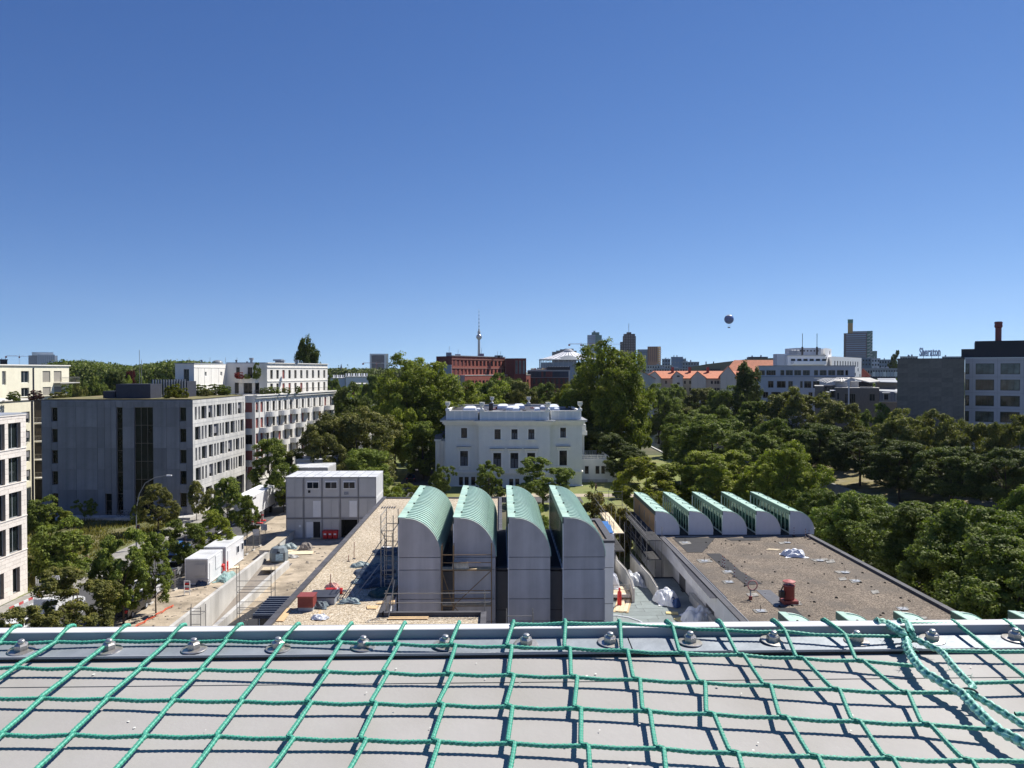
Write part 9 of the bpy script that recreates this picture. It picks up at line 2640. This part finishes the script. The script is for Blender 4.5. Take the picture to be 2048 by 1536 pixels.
# rows of twine: twisted
sdd = 0
for r_ in range(0,7):
 idx = [i for i in cols if r_ > 0 or i >= 10]
 pts = []
 for i in idx:
  k = knots[r_,i]
  if pts:
   mid = (pts[-1] + k) / 2; mid.z -= .0015 + .001 * rk.random(); pts.append(mid)
  pts.append(k)
 bp = border_pts.get(r_)
 if bp is not None: pts.append(net_pt(bp[0],bp[1],.004))
 sdd += 1
 o = obj('cross_strand',rope_mesh('cross_strand',[p - NO for p in pts],.0029,M_net,seed=sdd,turns=120,depth=.5),net)
# long strands: flatter plait, each running away from the viewer and over the edge
for i in cols:
 pts = []
 tip = knots[0,i] + nv * .020 + Vector((0,0,-.004)); tip2 = knots[0,i] + nv * .026 + Vector((0,0,-.06))
 chain = [tip2,tip,knots[0,i] + Vector((0,0,.0022))]
 if i >= 13:
  q = p_edge(*[(1339,1244),(1442,1244),(1553,1244),(1655,1244)][i - 13]); q.z = slope_z(q.y,.0255)
  chain = [q + nv * .03 + Vector((-.01,0,-.05)),q + nv * .012 + Vector((-.004,0,-.001)),q,knots[0,i] + Vector((0,0,.001))]
 for r_ in range(1,7):
  a = knots[r_ - 1,i]; b_ = knots[r_,i]
  chain.append(a * .5 + b_ * .5 + Vector((0,0,.0005))) if r_ > 1 else None
  # small sideways jog at each knot, as where four strands cross
  j = Vector((.0045,0,0)) if i > 6 else Vector((.002,0,0))
  chain.append(b_ - j + Vector((0,.003,0.0012))); chain.append(b_ + j - Vector((0,.003,-0.0012)))
 sdd += 1
 obj('long_strand',rope_mesh('long_strand',[p - NO for p in chain],.0032,M_net,lobes=4,turns=70,depth=.34,seed=sdd,braid=True),net)
# the crossings are thickened where the strands pass through each other
kn_me = None
b = MB(); b.lathe([(.001,-.0058),(.0034,-.0044),(.0046,-.0015),(.0048,.0015),(.0036,.0042),(.001,.0056)],10,axis='x')
kn_me = b.mesh('knot',M_net,True)
for (r_,i),p in knots.items():
 if r_ == 0 and i < 10: continue
 if r_ > 5: continue
 o = obj('knot',kn_me,net,tuple(p - NO),rk.uniform(-.5,.1)); o.scale = (1.25,1,.85)
# border ropes where two nets meet, laced together at the right
def bl(pts,l0=.006): return [net_pt(px,py,l0) for px,py in pts]
B1 = [(1752,1243),(1772,1249),(1800,1262),(1812,1275),(1815,1295),(1828,1320),(1850,1345),(1890,1368),(1925,1388),(1945,1410),(1980,1445),(2005,1465),(2050,1487),(2110,1530),(2180,1600)]
b1 = [p_edge(1752,1243),p_edge(1775,1248),net_pt(1800,1262,.022)] + bl(B1[3:],.009)
B2 = [(1798,1242),(1815,1247),(1822,1262),(1828,1277),(1858,1291),(1885,1305),(1905,1330),(1928,1355),(1945,1372),(1940,1384),(1968,1402),(1998,1420),(2030,1440),(2060,1460),(2130,1510),(2220,1590)]
b2 = [p_edge(1798,1242),p_edge(1815,1246),net_pt(1822,1262,.022)] + bl(B2[3:],.007)
net2 = thing('safety_net','second green safety net with bleached border rope at the far right of the ledge','net',(.4,1.25,H - .49))
NO2 = Vector((.4,1.25,H - .49))
obj('border_rope',rope_mesh('border_rope',[p - NO for p in b1],.0066,M_net2,lobes=4,turns=36,depth=.40,step=.0018,n=20,seed=91,braid=True),net)
obj('border_rope',rope_mesh('border_rope',[p - NO2 for p in b2],.0050,M_net2,lobes=4,turns=40,depth=.40,step=.0018,n=18,seed=92,braid=True),net2)
M_tie = mat('black_cable_tie',(.03,.035,.04),.5,.1,5)
for (px,py,rz) in [(1818,1275,.2),(1938,1388,.5)]:
 p = net_pt(px,py,.009)
 tb = MB(); tb.tube([(.0125 * math.cos(a),0.0,.0085 * math.sin(a)) for a in [2 * math.pi * k / 20 for k in range(21)]],.0016,7,False)
 o = tb.build('cable_tie',M_tie,net,tuple(p - NO),-rz,smooth=True)
# right hand net strands
N2 = {0: [(1812,1250),(1910,1252),(2014,1251),(2120,1250)],1: [(1880,1301),(1983,1303),(2090,1303),(2200,1303)],2: [(1946,1366),(2060,1363),(2170,1362)],3: [(2030,1428),(2140,1427),(2250,1427)]}
K2 = {}
for r_,L_ in N2.items():
 for i,(px,py) in enumerate(L_): K2[r_,i] = p_edge(px,py) + Vector((0,-.004,.0045)) if r_ == 0 else net_pt(px,py,.005)
 sdd += 1; obj('cross_strand',rope_mesh('cross_strand',[K2[r_,i] - NO2 for i in range(len(L_))],.0029,M_net,seed=sdd,turns=120,depth=.5),net2)
for i0 in (1,2):
 ch = [K2[0,i0] + nv * .024 + Vector((0,0,-.05)),K2[0,i0] + nv * .016 + Vector((0,0,.0)),K2[0,i0] + Vector((0,0,.002))]
 for r_,ii in ((1,i0),(2,i0 ),(3,i0)): ch.append(K2[r_,min(ii,len(N2[r_]) - 1)] + Vector((0,0,.001)))
 sdd += 1; obj('long_strand',rope_mesh('long_strand',[p - NO2 for p in ch],.0032,M_net,lobes=4,turns=70,depth=.34,seed=sdd,braid=True),net2)
for (r_,i),p in K2.items():
 if r_ < 3 and i > 0: o = obj('knot',kn_me,net2,tuple(p - NO2),-.3); o.scale = (1.3,1.1,.9)
# frayed ends
fr = MB()
for (px,py) in [(1830,1300),(1812,1305),(1868,1283),(1775,1258),(1942,1352),(1815,1301),(1899,1340)]:
 p = net_pt(px,py,.012)
 for k in range(9):
  d = Vector((rk.uniform(-1,1),rk.uniform(-1,1),rk.uniform(-.3,.8))).normalized() * rk.uniform(.004,.011)
  fr.tube([p - NO,p + d * .5 - NO,p + d + Vector((0,0,-.002)) - NO],.00028,3,False)
fr.build('frayed_fibres',M_net2,net,kind='stuff')
# the air between the near roofs and the far towers
hz = MB().box(-2200,2600,-400,4700,-8.5,395).mesh('haze',bpy.data.materials.new('haze_air'))
hm = bpy.data.materials['haze_air']; hm.use_nodes = True
hm.node_tree.nodes.clear(); ho = hm.node_tree.nodes.new('ShaderNodeOutputMaterial'); hp = hm.node_tree.nodes.new('ShaderNodeVolumePrincipled')
hp.inputs['Color'].default_value = (.80,.88,1.0,1); hp.inputs['Density'].default_value = 0.000034; hp.inputs['Anisotropy'].default_value = .2
hm.node_tree.links.new(hp.outputs[0],ho.inputs['Volume'])
obj('haze',hz,label='thin summer haze over the city',kind='stuff')
